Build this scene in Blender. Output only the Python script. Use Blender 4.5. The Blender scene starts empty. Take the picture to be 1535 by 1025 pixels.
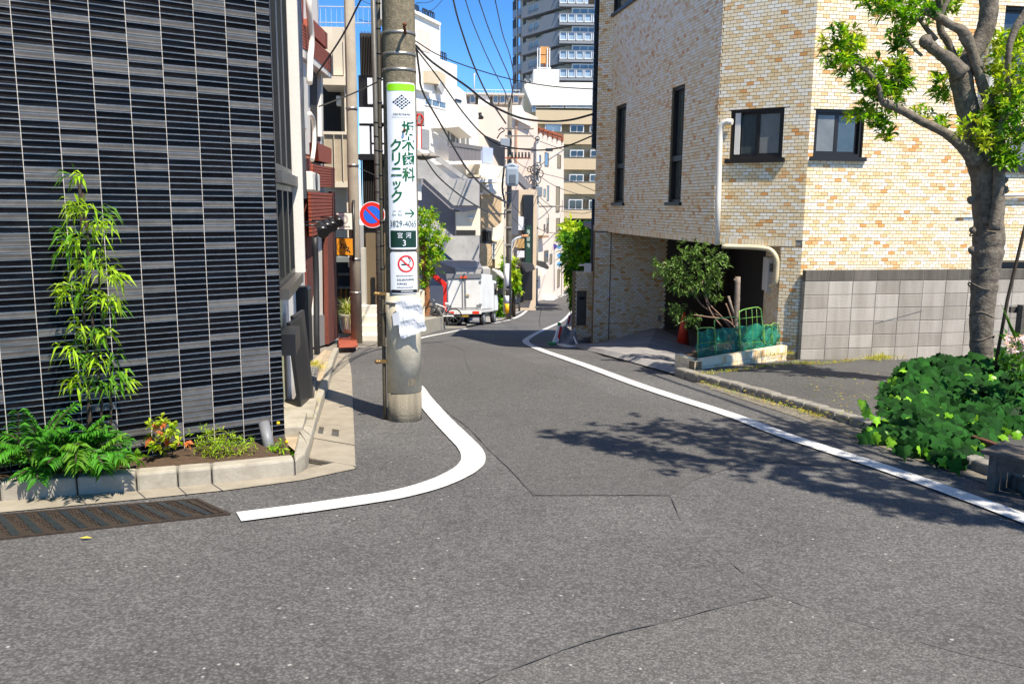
import bpy, bmesh, math, random
import numpy as np
from mathutils import Vector, Matrix
R = math.radians
rnd = random.Random(7)
SC = bpy.context.scene
COL = SC.collection

# ------------------------------------------------------------------ camera, sky, sun, exposure
F = 1257.0                                   # focal length in pixels of the 1535 wide photograph
PITCH, ROLL = R(9.26), R(-0.45)
CAMZ = 1.6
cam_d = bpy.data.cameras.new('camera')
cam_d.sensor_width = 36.0
cam_d.lens = F / 1535.0 * 36.0
cam_d.clip_start, cam_d.clip_end = 0.05, 2000
cam = bpy.data.objects.new('camera', cam_d)
COL.objects.link(cam)
SC.camera = cam
CM = Matrix.Rotation(R(90) - PITCH, 3, 'X') @ Matrix.Rotation(-ROLL, 3, 'Z')
cam.matrix_world = Matrix.Translation((0, 0, CAMZ)) @ CM.to_4x4()

SUN_EL = R(58)
SX, SY = 0.62, -0.785                        # horizontal direction towards the sun
n_ = math.hypot(SX, SY); SX, SY = SX / n_, SY / n_
SUNV = Vector((SX * math.cos(SUN_EL), SY * math.cos(SUN_EL), math.sin(SUN_EL)))
world = bpy.data.worlds.new('World'); SC.world = world; world.use_nodes = True
wn = world.node_tree.nodes; wl = world.node_tree.links
bg = wn['Background']
sky = wn.new('ShaderNodeTexSky'); sky.sky_type = 'NISHITA'; sky.sun_disc = False
sky.sun_elevation = SUN_EL; sky.sun_rotation = math.atan2(SX, SY)
sky.air_density = 0.5; sky.dust_density = 0.0; sky.ozone_density = 1.0; sky.altitude = 2300
hs = wn.new('ShaderNodeHueSaturation'); hs.inputs['Saturation'].default_value = 1.28
wl.new(sky.outputs[0], hs.inputs['Color']); wl.new(hs.outputs[0], bg.inputs[0]); bg.inputs[1].default_value = 0.15
sun_d = bpy.data.lights.new('sun', 'SUN'); sun_d.energy = 4.1; sun_d.angle = R(0.53); sun_d.color = (1.0, 0.92, 0.80)
sun = bpy.data.objects.new('sun', sun_d); COL.objects.link(sun)
sun.rotation_euler = SUNV.to_track_quat('Z', 'Y').to_euler(); sun.location = (10, -5, 40)
SC.view_settings.view_transform = 'Standard'; SC.view_settings.look = 'None'
SC.view_settings.gamma = 1.0; SC.view_settings.use_curve_mapping = False
SC.view_settings.exposure = 1.10

# ------------------------------------------------------------------ measuring helpers
PROF = [(-30, 0.2), (-5, 1.38), (0, 1.60), (6, 1.924), (11.2, 2.20), (13.2, 2.38), (18.4, 3.06), (33, 4.75), (44, 5.95), (70, 7.9), (97, 9.7), (150, 13.2), (400, 22)]
def _pchip(xs, ys):
    n = len(xs); h = [xs[i+1]-xs[i] for i in range(n-1)]; dl = [(ys[i+1]-ys[i])/h[i] for i in range(n-1)]
    d = [dl[0]]
    for i in range(1, n-1):
        w1, w2 = 2*h[i]+h[i-1], h[i]+2*h[i-1]
        d.append(0 if dl[i-1]*dl[i] <= 0 else (w1+w2)/(w1/dl[i-1]+w2/dl[i]))
    return d + [dl[-1]]
_PX = [p[0] for p in PROF]; _PY = [p[1] for p in PROF]; _PD = _pchip(_PX, _PY)
def gz(Y):
    """height of the road at distance Y"""
    if Y <= _PX[0]: return CAMZ - _PY[0]
    if Y >= _PX[-1]: return CAMZ - _PY[-1]
    for i in range(len(_PX)-1):
        if Y <= _PX[i+1]: break
    h = _PX[i+1]-_PX[i]; t = (Y-_PX[i])/h
    v = (2*t**3-3*t*t+1)*_PY[i] + (t**3-2*t*t+t)*h*_PD[i] + (-2*t**3+3*t*t)*_PY[i+1] + (t**3-t*t)*h*_PD[i+1]
    return CAMZ - v
def ray(px, py):
    return CM @ Vector(((px-767.5)/F, -(py-512.5)/F, -1.0))
def V(px, py, Y):
    d = ray(px, py); t = Y / d.y
    return Vector((d.x*t, Y, CAMZ + d.z*t))
def VZ(px, py, z):
    d = ray(px, py); t = (z-CAMZ)/d.z
    return Vector((d.x*t, d.y*t, z))
def G(px, py, dz=0.0):
    d = ray(px, py); lo, hi = 0.5, 390.0
    f = lambda Y: CAMZ + d.z*(Y/d.y) - gz(Y) - dz
    a = lo
    while a < hi:
        b = a*1.03
        if f(b) <= 0: break
        a = b
    for _ in range(40):
        m = (a+b)/2
        if f(m) > 0: a = m
        else: b = m
    t = a/d.y
    return Vector((d.x*t, a, gz(a)+dz))
def proj(p):
    v = CM.transposed() @ (Vector(p) - Vector((0, 0, CAMZ)))
    if v.z >= -0.01: return None
    return (767.5 + F*v.x/-v.z, 512.5 - F*v.y/-v.z, -v.z)
class Wall:
    """vertical plane through (x, y) running a degrees to the right of straight ahead; d is measured towards the camera"""
    def __init__(s, x, y, a):
        s.o = Vector((x, y, 0)); s.u = Vector((math.sin(R(a)), math.cos(R(a)), 0)); n = Vector((-s.u.y, s.u.x, 0))
        s.n = n if n.dot(-s.o) > 0 else -n
    def at(s, px, py, d=0.0):
        r = ray(px, py); o = s.o + s.n*d
        t = (o.dot(s.n))/(r.dot(s.n)); p = r*t
        return ((p-o).dot(s.u), CAMZ + p.z)
    def pt(s, u, z, d=0.0):
        p = s.o + s.u*u + s.n*d; return Vector((p.x, p.y, z))
    def off(s, d):
        w = Wall.__new__(Wall); w.o = s.o + s.n*d; w.u = s.u; w.n = s.n; return w

# ------------------------------------------------------------------ materials
def lin(c):
    if isinstance(c, str): c = [int(c[i:i+2], 16)/255 for i in (0, 2, 4)]
    else: return tuple(c)
    return tuple(x/12.92 if x <= .04045 else ((x+.055)/1.055)**2.4 for x in c)
MATS = {}
def mat(name, col=(.5, .5, .5), rough=.6, metal=0.0, var=0.12, scale=6.0, bump=0.0, bscale=60.0, col2=None, streak=False, coat=0.0, trans=0.0, island=0.0, spec=0.5):
    if name in MATS: return MATS[name]
    m = bpy.data.materials.new(name); m.use_nodes = True; MATS[name] = m
    N = m.node_tree.nodes; L = m.node_tree.links; b = N['Principled BSDF']
    c = lin(col)
    b.inputs['Roughness'].default_value = rough; b.inputs['Metallic'].default_value = metal
    b.inputs['Coat Weight'].default_value = coat; b.inputs['Specular IOR Level'].default_value = spec
    geo = N.new('ShaderNodeNewGeometry')
    mp = N.new('ShaderNodeMapping'); L.new(geo.outputs['Position'], mp.inputs['Vector'])
    if streak: mp.inputs['Scale'].default_value = (1, 1, .12)
    no = N.new('ShaderNodeTexNoise'); no.inputs['Scale'].default_value = scale; no.inputs['Detail'].default_value = 5
    no.inputs['Roughness'].default_value = .65
    L.new(mp.outputs[0], no.inputs['Vector'])
    rp = N.new('ShaderNodeValToRGB'); L.new(no.outputs['Fac'], rp.inputs[0])
    rp.color_ramp.elements[0].position = .3; rp.color_ramp.elements[1].position = .7
    c2 = lin(col2) if col2 is not None else tuple(min(1, x*(1+var)) for x in c)
    c1 = tuple(x*(1-var) for x in c) if col2 is None else c
    rp.color_ramp.elements[0].color = (*c1, 1); rp.color_ramp.elements[1].color = (*c2, 1)
    out = rp.outputs[0]
    if island:
        mx = N.new('ShaderNodeHueSaturation'); L.new(out, mx.inputs['Color'])
        mr = N.new('ShaderNodeMapRange'); L.new(geo.outputs['Random Per Island'], mr.inputs[0])
        oi = N.new('ShaderNodeObjectInfo'); ad = N.new('ShaderNodeMath'); ad.operation = 'ADD'
        L.new(geo.outputs['Random Per Island'], ad.inputs[0]); L.new(oi.outputs['Random'], ad.inputs[1])
        fr = N.new('ShaderNodeMath'); fr.operation = 'FRACT'; L.new(ad.outputs[0], fr.inputs[0]); L.new(fr.outputs[0], mr.inputs[0])
        mr.inputs[3].default_value = 1-island; mr.inputs[4].default_value = 1+island
        L.new(mr.outputs[0], mx.inputs['Value']); out = mx.outputs[0]
    L.new(out, b.inputs['Base Color'])
    if bump:
        n2 = N.new('ShaderNodeTexNoise'); n2.inputs['Scale'].default_value = bscale; n2.inputs['Detail'].default_value = 4
        L.new(geo.outputs['Position'], n2.inputs['Vector'])
        bp = N.new('ShaderNodeBump'); bp.inputs['Strength'].default_value = bump; bp.inputs['Distance'].default_value = .01
        L.new(n2.outputs['Fac'], bp.inputs['Height']); L.new(bp.outputs[0], b.inputs['Normal'])
    if trans:
        t = N.new('ShaderNodeBsdfTranslucent'); mx2 = N.new('ShaderNodeMixShader'); mx2.inputs[0].default_value = trans
        g = N.new('ShaderNodeMixRGB'); g.blend_type = 'MULTIPLY'; g.inputs[0].default_value = 1; g.inputs[2].default_value = (1.6, 1.5, .5, 1)
        L.new(out, g.inputs[1]); L.new(g.outputs[0], t.inputs[0])
        L.new(b.outputs[0], mx2.inputs[1]); L.new(t.outputs[0], mx2.inputs[2])
        L.new(mx2.outputs[0], N['Material Output'].inputs[0])
    return m
def glass(name, col, rough=.08):
    m = mat(name, col, rough, 0.0, .25, 1.3, spec=.8)
    return m

# ------------------------------------------------------------------ mesh builder
class MB:
    def __init__(s): s.v = []; s.f = []; s.m = []; s.sm = []
    def add(s, vs, fs, mi=0, smooth=False):
        b = len(s.v); s.v.extend(vs); s.f.extend([tuple(b+i for i in f) for f in fs]); s.m.extend([mi]*len(fs)); s.sm.extend([smooth]*len(fs)); return s
    def frame(s, o, ax, ay, az, x0, x1, y0, y1, z0, z1, mi=0):
        P = [o+ax*x+ay*y+az*z for z in (z0, z1) for y in (y0, y1) for x in (x0, x1)]
        fs = [(0, 2, 3, 1), (4, 5, 7, 6), (0, 1, 5, 4), (2, 6, 7, 3), (0, 4, 6, 2), (1, 3, 7, 5)]
        if ax.cross(ay).dot(az)*(x1-x0)*(y1-y0)*(z1-z0) < 0: fs = [tuple(reversed(f)) for f in fs]
        return s.add(P, fs, mi)
    def box(s, x0, x1, y0, y1, z0, z1, mi=0):
        return s.frame(Vector((0, 0, 0)), Vector((1, 0, 0)), Vector((0, 1, 0)), Vector((0, 0, 1)), x0, x1, y0, y1, z0, z1, mi)
    def wbox(s, w, u0, u1, z0, z1, d0, d1, mi=0):
        return s.frame(w.o, w.u, w.n, Vector((0, 0, 1)), u0, u1, d0, d1, z0, z1, mi)
    def wpx(s, w, px0, py0, px1, py1, d0, d1, mi=0, d=None):
        """box on wall w whose front face (at d1) covers the pixel corners"""
        dd = d1 if d is None else d
        a = w.at(px0, py0, dd); b = w.at(px1, py1, dd)
        return s.wbox(w, min(a[0], b[0]), max(a[0], b[0]), min(a[1], b[1]), max(a[1], b[1]), d0, d1, mi)
    def prism(s, pts, off, mi=0):
        """polygon pts (Vectors) extruded by the vector off"""
        n = len(pts); q = [p+off for p in pts]
        nrm = Vector((0, 0, 0))
        for i in range(n):
            a, b = pts[i], pts[(i+1) % n]; nrm += a.cross(b)
        fl = nrm.dot(off) > 0
        A = tuple(range(n)); B = tuple(range(n, 2*n))
        fs = [tuple(reversed(A)) if fl else A, B if fl else tuple(reversed(B))]
        for i in range(n):
            j = (i+1) % n
            fs.append((i, j, n+j, n+i) if fl else (j, i, n+i, n+j))
        return s.add(list(pts)+q, fs, mi)
    def tube(s, pts, r, seg=8, mi=0, cap=True):
        pts = [Vector(p) for p in pts]; n = len(pts)
        rs = r if isinstance(r, (list, tuple)) else [r]*n
        base = []; up = None
        for i in range(n):
            t = (pts[min(i+1, n-1)]-pts[max(i-1, 0)])
            if t.length < 1e-9: t = Vector((0, 0, 1))
            t.normalize()
            if up is None:
                up = Vector((0, 0, 1)) if abs(t.z) < .9 else Vector((1, 0, 0))
            a = t.cross(up); 
            if a.length < 1e-6: a = t.cross(Vector((0, 1, 0)))
            a.normalize(); b = a.cross(t); b.normalize(); up = b
            for k in range(seg):
                th = 2*math.pi*k/seg
                base.append(pts[i]+(a*math.cos(th)+b*math.sin(th))*rs[i])
        fs = []
        for i in range(n-1):
            for k in range(seg):
                k2 = (k+1) % seg
                fs.append((i*seg+k, (i+1)*seg+k, (i+1)*seg+k2, i*seg+k2))
        b0 = len(s.v)
        s.add(base, fs, mi, True)
        if cap:
            s.f.append(tuple(b0+k for k in range(seg))); s.m.append(mi); s.sm.append(False)
            s.f.append(tuple(b0+(n-1)*seg+k for k in reversed(range(seg)))); s.m.append(mi); s.sm.append(False)
        return s
    def cyl(s, c, r0, r1, h, seg=20, mi=0):
        c = Vector(c); return s.tube([c, c+Vector((0, 0, h))], [r0, r1], seg, mi)
    def disc(s, c, n, r, th, seg=28, mi=0):
        n = Vector(n).normalized(); c = Vector(c); return s.tube([c, c+n*th], r, seg, mi)
    def blob(s, c, r, sx=1, sy=1, sz=1, seg=10, mi=0, jit=0.0):
        c = Vector(c); vs = []; fs = []; rings = seg//2
        for i in range(rings+1):
            ph = math.pi*i/rings
            for k in range(seg):
                th = 2*math.pi*k/seg; q = r*(1+jit*(rnd.random()-.5))
                vs.append(c+Vector((sx*q*math.sin(ph)*math.cos(th), sy*q*math.sin(ph)*math.sin(th), sz*q*math.cos(ph))))
        for i in range(rings):
            for k in range(seg):
                k2 = (k+1) % seg
                fs.append((i*seg+k, (i+1)*seg+k, (i+1)*seg+k2, i*seg+k2))
        return s.add(vs, fs, mi, True)
    def mesh(s, name, mats, base=Vector((0, 0, 0))):
        me = bpy.data.meshes.new(name)
        me.from_pydata([(v[0]-base[0], v[1]-base[1], v[2]-base[2]) for v in s.v], [], s.f)
        for m in (mats if isinstance(mats, (list, tuple)) else [mats]): me.materials.append(m)
        me.polygons.foreach_set('material_index', s.m); me.polygons.foreach_set('use_smooth', s.sm)
        me.update(); return me
def prop(o, label=None, cat=None, group=None, kind=None):
    if label: o['label'] = label
    if cat: o['category'] = cat
    if group: o['group'] = group
    if kind: o['kind'] = kind
    return o
def thing(name, label, cat, loc, group=None):
    o = bpy.data.objects.new(name, None); COL.objects.link(o); o.location = loc; o.empty_display_size = .1
    return prop(o, label, cat, group)
def wloc(o):
    v = Vector(o.location); p = o.parent
    while p is not None: v += Vector(p.location); p = p.parent
    return v
def part(name, mb, mats, parent, label=None, kind=None, me=None):
    """a mesh in world coordinates hung under parent"""
    base = wloc(parent) if parent else Vector((0, 0, 0))
    o = bpy.data.objects.new(name, me or mb.mesh(name, mats, base)); COL.objects.link(o); o.parent = parent
    return prop(o, label, None, None, kind)
def single(name, mb, mats, label, cat, group=None, kind=None):
    if mb.v:
        xs = [v[0] for v in mb.v]; ys = [v[1] for v in mb.v]; zs = [v[2] for v in mb.v]
        base = Vector(((min(xs)+max(xs))/2, (min(ys)+max(ys))/2, min(zs)))
    else: base = Vector((0, 0, 0))
    o = bpy.data.objects.new(name, mb.mesh(name, mats, base)); COL.objects.link(o); o.location = base
    return prop(o, label, cat, group, kind)
def struct(name, mb, mats, kind='structure', label=None):
    o = bpy.data.objects.new(name, mb.mesh(name, mats)); COL.objects.link(o)
    return prop(o, label, None, None, kind)
def bevel(o, w=.01, seg=2):
    m = o.modifiers.new('bevel', 'BEVEL'); m.width = w; m.segments = seg; m.limit_method = 'ANGLE'; m.angle_limit = R(40); return o
def copy_tree(o, parent=None, loc=None, label=None):
    c = o.copy(); COL.objects.link(c); c.parent = parent
    if loc is not None: c.location = loc
    if label: c['label'] = label
    for ch in list(o.children): copy_tree(ch, c)
    return c
def smooth(pts, n=8):
    P = [Vector(p) for p in pts]; P = [P[0]*2-P[1]]+P+[P[-1]*2-P[-2]]; out = []
    for i in range(1, len(P)-2):
        for k in range(n):
            t = k/n; a, b, c, d = P[i-1], P[i], P[i+1], P[i+2]
            out.append(.5*((2*b)+(c-a)*t+(2*a-5*b+4*c-d)*t*t+(3*b-a-3*c+d)*t**3))
    out.append(P[-2]); return out
def drape(name, pts, dz, m, step=1.0, kind='structure', zf=None, skirt=0.0, parent=None):
    """polygon in plan laid on the road surface"""
    bm = bmesh.new(); vs = [bm.verts.new((p[0], p[1], 0)) for p in pts]; f = bm.faces.new(vs)
    bmesh.ops.triangulate(bm, faces=[f])
    ys = [p[1] for p in pts]; y = math.floor(min(ys))+step
    while y < max(ys):
        bmesh.ops.bisect_plane(bm, geom=bm.verts[:]+bm.edges[:]+bm.faces[:], plane_co=(0, y, 0), plane_no=(0, 1, 0))
        y += step if y < 60 else step*6
    for v in bm.verts: v.co.z = (zf(v.co.x, v.co.y) if zf else gz(v.co.y))+dz
    for fc in bm.faces:
        if fc.normal.z < 0: fc.normal_flip()
    if skirt:
        ed = [e for e in bm.edges if e.is_boundary]
        r = bmesh.ops.extrude_edge_only(bm, edges=ed)
        for v in r['geom']:
            if isinstance(v, bmesh.types.BMVert): v.co.z -= skirt
    bmesh.ops.recalc_face_normals(bm, faces=bm.faces[:])
    me = bpy.data.meshes.new(name); bm.to_mesh(me); bm.free(); me.materials.append(m)
    o = bpy.data.objects.new(name, me); COL.objects.link(o)
    if parent: o.parent = parent
    else: prop(o, kind=kind)
    return o
def ribbon(name, pts, w, dz, m, parent=None, taper=None, rough=0.0):
    P = [Vector((p[0], p[1], 0)) for p in pts]; mb = MB(); vs = []
    for i, p in enumerate(P):
        t = (P[min(i+1, len(P)-1)]-P[max(i-1, 0)]).normalized(); n = Vector((-t.y, t.x, 0))
        ww = w if not callable(w) else w(i/(len(P)-1))
        for s in (-1, 1):
            q = p+n*s*(ww/2+rough*(rnd.random()-.5)); vs.append(Vector((q.x, q.y, gz(q.y)+dz)))
    mb.add(vs, [(2*i, 2*i+1, 2*i+3, 2*i+2) for i in range(len(P)-1)])
    mb.f = [f if (mb.v[f[1]]-mb.v[f[0]]).cross(mb.v[f[2]]-mb.v[f[0]]).z > 0 else tuple(reversed(f)) for f in mb.f]
    o = bpy.data.objects.new(name, mb.mesh(name, m)); COL.objects.link(o)
    if parent: o.parent = parent
    else: prop(o, kind='structure')
    return o
def text_mb(txt, size, o, ax, ay, mi=0, mb=None, align='CENTER', bold=0.0, wrap=None, squash=1.0):
    """flat letters centred on o, in the plane of ax (right) and ay (up)"""
    cu = bpy.data.curves.new('t', 'FONT'); cu.body = txt; cu.size = size; cu.align_x = align; cu.align_y = 'CENTER'; cu.offset = bold
    cu.resolution_u = 3; cu.fill_mode = 'FRONT'
    ob = bpy.data.objects.new('t', cu); COL.objects.link(ob)
    dg = bpy.context.evaluated_depsgraph_get(); me = bpy.data.meshes.new_from_object(ob.evaluated_get(dg))
    mb = mb or MB(); vs = []
    for v in me.vertices:
        x, y = v.co.x*squash, v.co.y
        vs.append(wrap(x, y) if wrap else o+ax*x+ay*y)
    mb.add(vs, [tuple(p.vertices) for p in me.polygons], mi)
    bpy.data.objects.remove(ob); bpy.data.curves.remove(cu); bpy.data.meshes.remove(me)
    return mb
def leaves(mb, C, D, Lg, Wd, mi=0, droop=.25, fold=.25):
    """many folded leaves: centres C, directions D (unit), lengths, widths"""
    for c, d, l, w in zip(C, D, Lg, Wd):
        d = Vector(d).normalized(); s = d.cross(Vector((0, 0, 1)))
        if s.length < .05: s = Vector((1, 0, 0))
        s.normalize(); n = s.cross(d)
        a = rnd.uniform(-.7, .7); s, n = s*math.cos(a)+n*math.sin(a), n*math.cos(a)-s*math.sin(a)
        c = Vector(c); mid = c+d*l*.5; tip = c+d*l-Vector((0, 0, 1))*l*droop
        up = n*w*fold
        mb.add([c, mid+s*w*.5+up, tip, mid-s*w*.5+up, mid], [(0, 4, 1), (1, 4, 2), (0, 3, 4), (4, 3, 2)], mi, False)
def rvec(up=0.0):
    while True:
        v = Vector((rnd.uniform(-1, 1), rnd.uniform(-1, 1), rnd.uniform(-1, 1)))
        if .05 < v.length < 1: break
    v.normalize(); v.z += up; return v.normalized()
UP = Vector((0, 0, 1))
# ------------------------------------------------------------------ asphalt and concrete
def asphalt(name, base, speck, scale=95, fine=.5, patch=.12):
    m = bpy.data.materials.new(name); m.use_nodes = True; N = m.node_tree.nodes; L = m.node_tree.links; b = N['Principled BSDF']
    geo = N.new('ShaderNodeNewGeometry')
    def noise(sc, det=4, rough=.6):
        n = N.new('ShaderNodeTexNoise'); n.inputs['Scale'].default_value = sc; n.inputs['Detail'].default_value = det
        n.inputs['Roughness'].default_value = rough; L.new(geo.outputs['Position'], n.inputs['Vector']); return n
    def vor(sc, feat='F1'):
        v = N.new('ShaderNodeTexVoronoi'); v.feature = feat; v.inputs['Scale'].default_value = sc
        wv = N.new('ShaderNodeVectorMath'); wv.operation = 'ADD'
        w = noise(scale*1.4, 2); sb = N.new('ShaderNodeVectorMath'); sb.operation = 'SCALE'; sb.inputs['Scale'].default_value = .012
        L.new(w.outputs['Color'], sb.inputs[0]); L.new(geo.outputs['Position'], wv.inputs[0]); L.new(sb.outputs[0], wv.inputs[1])
        L.new(wv.outputs[0], v.inputs['Vector']); return v
    v1 = vor(scale); v2 = vor(scale*.43)
    def ramp(src, p0, c0, p1, c1, interp='LINEAR'):
        r = N.new('ShaderNodeValToRGB'); r.color_ramp.interpolation = interp; L.new(src, r.inputs[0])
        r.color_ramp.elements[0].position = p0; r.color_ramp.elements[0].color = (*c0, 1)
        r.color_ramp.elements[1].position = p1; r.color_ramp.elements[1].color = (*c1, 1); return r
    g = lambda x: (x, x, x)
    sep = N.new('ShaderNodeSeparateColor'); L.new(v1.outputs['Color'], sep.inputs[0])
    stone = ramp(sep.outputs[0], 0, g(.68), 1, g(1.32))
    sep2 = N.new('ShaderNodeSeparateColor'); L.new(v2.outputs['Color'], sep2.inputs[0])
    sp = ramp(sep2.outputs[1], .965, g(0), .99, g(1))
    dark = ramp(v1.outputs['Distance'], .25, g(1.0), .62, g(.62))
    big = ramp(noise(.55, 6, .6).outputs['Fac'], .3, g(1-patch), .7, g(1+patch))
    mid = ramp(noise(9, 4, .6).outputs['Fac'], .25, g(.90), .75, g(1.10))
    fin = ramp(noise(scale*2.2, 3, .8).outputs['Fac'], .25, g(1-fine*.5), .75, g(1+fine*.5))
    cur = None
    def mul(a, bq):
        x = N.new('ShaderNodeMixRGB'); x.blend_type = 'MULTIPLY'; x.inputs[0].default_value = 1; L.new(a, x.inputs[1]); L.new(bq, x.inputs[2]); return x.outputs[0]
    c = N.new('ShaderNodeRGB'); c.outputs[0].default_value = (*base, 1)
    cur = mul(c.outputs[0], stone.outputs[0]); cur = mul(cur, dark.outputs[0]); cur = mul(cur, big.outputs[0]); cur = mul(cur, mid.outputs[0]); cur = mul(cur, fin.outputs[0])
    x = N.new('ShaderNodeMixRGB'); x.inputs[2].default_value = (*speck, 1); L.new(cur, x.inputs[1])
    ms = N.new('ShaderNodeMath'); ms.operation = 'MULTIPLY'; L.new(sp.outputs[0], ms.inputs[0])
    near = ramp(v2.outputs['Distance'], .18, g(1), .3, g(0)); L.new(near.outputs[0], ms.inputs[1]); L.new(ms.outputs[0], x.inputs[0])
    L.new(x.outputs[0], b.inputs['Base Color'])
    b.inputs['Roughness'].default_value = .82; b.inputs['Specular IOR Level'].default_value = .35
    bp = N.new('ShaderNodeBump'); bp.inputs['Strength'].default_value = .55; bp.inputs['Distance'].default_value = .004
    ad = N.new('ShaderNodeMath'); ad.operation = 'SUBTRACT'; L.new(noise(scale*1.6, 3).outputs['Fac'], ad.inputs[0]); L.new(v1.outputs['Distance'], ad.inputs[1])
    L.new(ad.outputs[0], bp.inputs['Height']); L.new(bp.outputs[0], b.inputs['Normal'])
    return m
M_road = asphalt('asphalt', (.128, .123, .117), (.36, .34, .31), 72, .5, .19)
M_road2 = asphalt('asphalt_smooth', (.118, .113, .106), (.28, .27, .26), 90, .4, .08)
M_road3 = asphalt('asphalt_light', (.142, .135, .126), (.36, .34, .32), 88, .4, .07)
M_lot = asphalt('asphalt_lot', (.108, .104, .098), (.32, .31, .29), 85, .5, .15)
M_seam = mat('seam_tar', (.075, .072, .068), .9)
M_paint = mat('road_paint', (.66, .65, .62), .6, var=.08, scale=18, bump=.5, bscale=130)
_N = M_paint.node_tree.nodes; _L = M_paint.node_tree.links; _b = _N['Principled BSDF']; _src = _b.inputs['Base Color'].links[0].from_socket
_g = _N.new('ShaderNodeNewGeometry'); _n1 = _N.new('ShaderNodeTexNoise'); _n1.inputs['Scale'].default_value = 110; _n1.inputs['Detail'].default_value = 3; _n2 = _N.new('ShaderNodeTexNoise'); _n2.inputs['Scale'].default_value = 3.5
_L.new(_g.outputs['Position'], _n1.inputs['Vector']); _L.new(_g.outputs['Position'], _n2.inputs['Vector'])
_a = _N.new('ShaderNodeMath'); _a.operation = 'MULTIPLY_ADD'; _L.new(_n2.outputs['Fac'], _a.inputs[0]); _a.inputs[1].default_value = .35; _L.new(_n1.outputs['Fac'], _a.inputs[2])
_r = _N.new('ShaderNodeValToRGB'); _r.color_ramp.elements[0].position = .76; _r.color_ramp.elements[1].position = .86; _L.new(_a.outputs[0], _r.inputs[0])
_m = _N.new('ShaderNodeMixRGB'); _m.inputs[2].default_value = (.16, .15, .14, 1); _L.new(_r.outputs[0], _m.inputs[0]); _L.new(_src, _m.inputs[1]); _L.new(_m.outputs[0], _b.inputs['Base Color'])
M_conc = mat('concrete_kerb', 'aaa392', .85, var=.16, scale=7, bump=.25, bscale=45, col2='8d8575')
M_conc2 = mat('concrete_gutter', '9d9483', .88, var=.2, scale=5, bump=.5, bscale=60, col2='857c6c')
M_concd = mat('concrete_dark', '8c8880', .9, var=.25, scale=4, bump=.5, bscale=40, col2='6f6b64')
M_drive = mat('driveway_concrete', '97938f', .85, var=.15, scale=1.5, bump=.3, bscale=50, col2='7c7977')
M_gut = mat('gutter_old', '7f786a', .9, var=.3, scale=8, bump=.6, bscale=50, col2='5f594e')
M_soil = mat('soil', '5b4632', .95, var=.4, scale=22, bump=1, bscale=70, col2='3c2e20')
M_ground = mat('ground_far', '7d776c', .95, var=.2, scale=.5)

mb = MB(); xs = [-400, -60, -25, -12, -6, 0, 6, 12, 25, 60, 400]; ys = [-30+i for i in range(0, 131)]+[110, 125, 150, 200, 300, 400, 900]
mb.add([Vector((x, y, gz(y)-.035)) for y in ys for x in xs], [(j*11+i, j*11+i+1, j*11+i+12, j*11+i+11) for j in range(len(ys)-1) for i in range(10)])
struct('ground', mb, M_ground)

# ---- line of the road's edges, measured on the ground
LK = [G(*p) for p in [(474, 645), (484, 609), (495, 574), (501, 548), (508, 531)]]          # kerb along the side street, gutter side
GUT = [G(*p) for p in [(533, 703), (531, 660), (529.5, 617), (527, 557), (522, 540), (527, 531), (536, 524.5)]]
RE = [G(*p) for p in [(838, 500), (842, 513), (862, 521), (905, 534), (960, 548), (1040, 574), (1110, 598), (1180, 621), (1266, 651), (1355, 683), (1440, 712), (1535, 745)]]
road = [Vector((-9, -4, 0)), Vector((9, -4, 0)), Vector((9, 2.6, 0))] + [RE[-1]+Vector((1.6, -1.5, 0))] + RE[::-1] + \
       [G(*p) for p in [(858, 478), (862, 460), (872, 443), (868, 436), (858, 432), (838, 433), (800, 446), (770, 464), (750, 482), (700, 491), (672, 492), (640, 499), (600, 516), (575, 520), (536, 521)]] + GUT[::-1] + \
       [G(*p) for p in [(454, 720), (340, 735.5), (229, 747), (116, 758), (0, 769)]] + [Vector((-9, 3.9, 0))]
drape('road', road, 0, M_road)
# repairs in the asphalt: sheets with their own grain, and the tar seams between them
drape('road_patch', [G(*p) for p in [(632, 590), (700, 640), (760, 700), (803, 743), (1005, 743), (1040, 720), (1130, 690), (1240, 700), (1050, 640), (900, 585), (810, 548), (700, 520), (640, 515)]], .004, M_road2, .6)
drape('road_patch', [G(*p) for p in [(1158, 893), (1000, 933), (880, 965), (720, 1022), (700, 1060), (1700, 1060), (1640, 1000), (1420, 975), (1290, 935)]], .004, M_road3, .6)
def seam(px, w=.005):
    ribbon('road_seam', smooth([G(*p)+Vector((rnd.uniform(-.01, .01), rnd.uniform(-.01, .01), 0)) for p in px], 5), w, .0085, M_seam, rough=.006)
seam([(632, 592), (668, 618), (700, 640), (735, 675), (762, 700), (803, 743)])
seam([(803, 743), (870, 743.5), (950, 743), (1005, 743.5)])
seam([(1005, 743.5), (1030, 790), (1075, 825), (1110, 858), (1158, 893)], .004)
seam([(1158, 893), (1090, 910), (1000, 933), (940, 946), (880, 965), (800, 993), (720, 1024)], .007)
seam([(1158, 893), (1230, 918), (1290, 935), (1420, 975), (1535, 1002)], .003)
seam([(640, 600), (560, 612), (530, 618)], .005)
seam([(655, 512), (690, 523), (700, 545), (706, 560)], .012)
seam([(628, 560), (700, 556), (770, 552), (850, 570)], .006)

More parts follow.
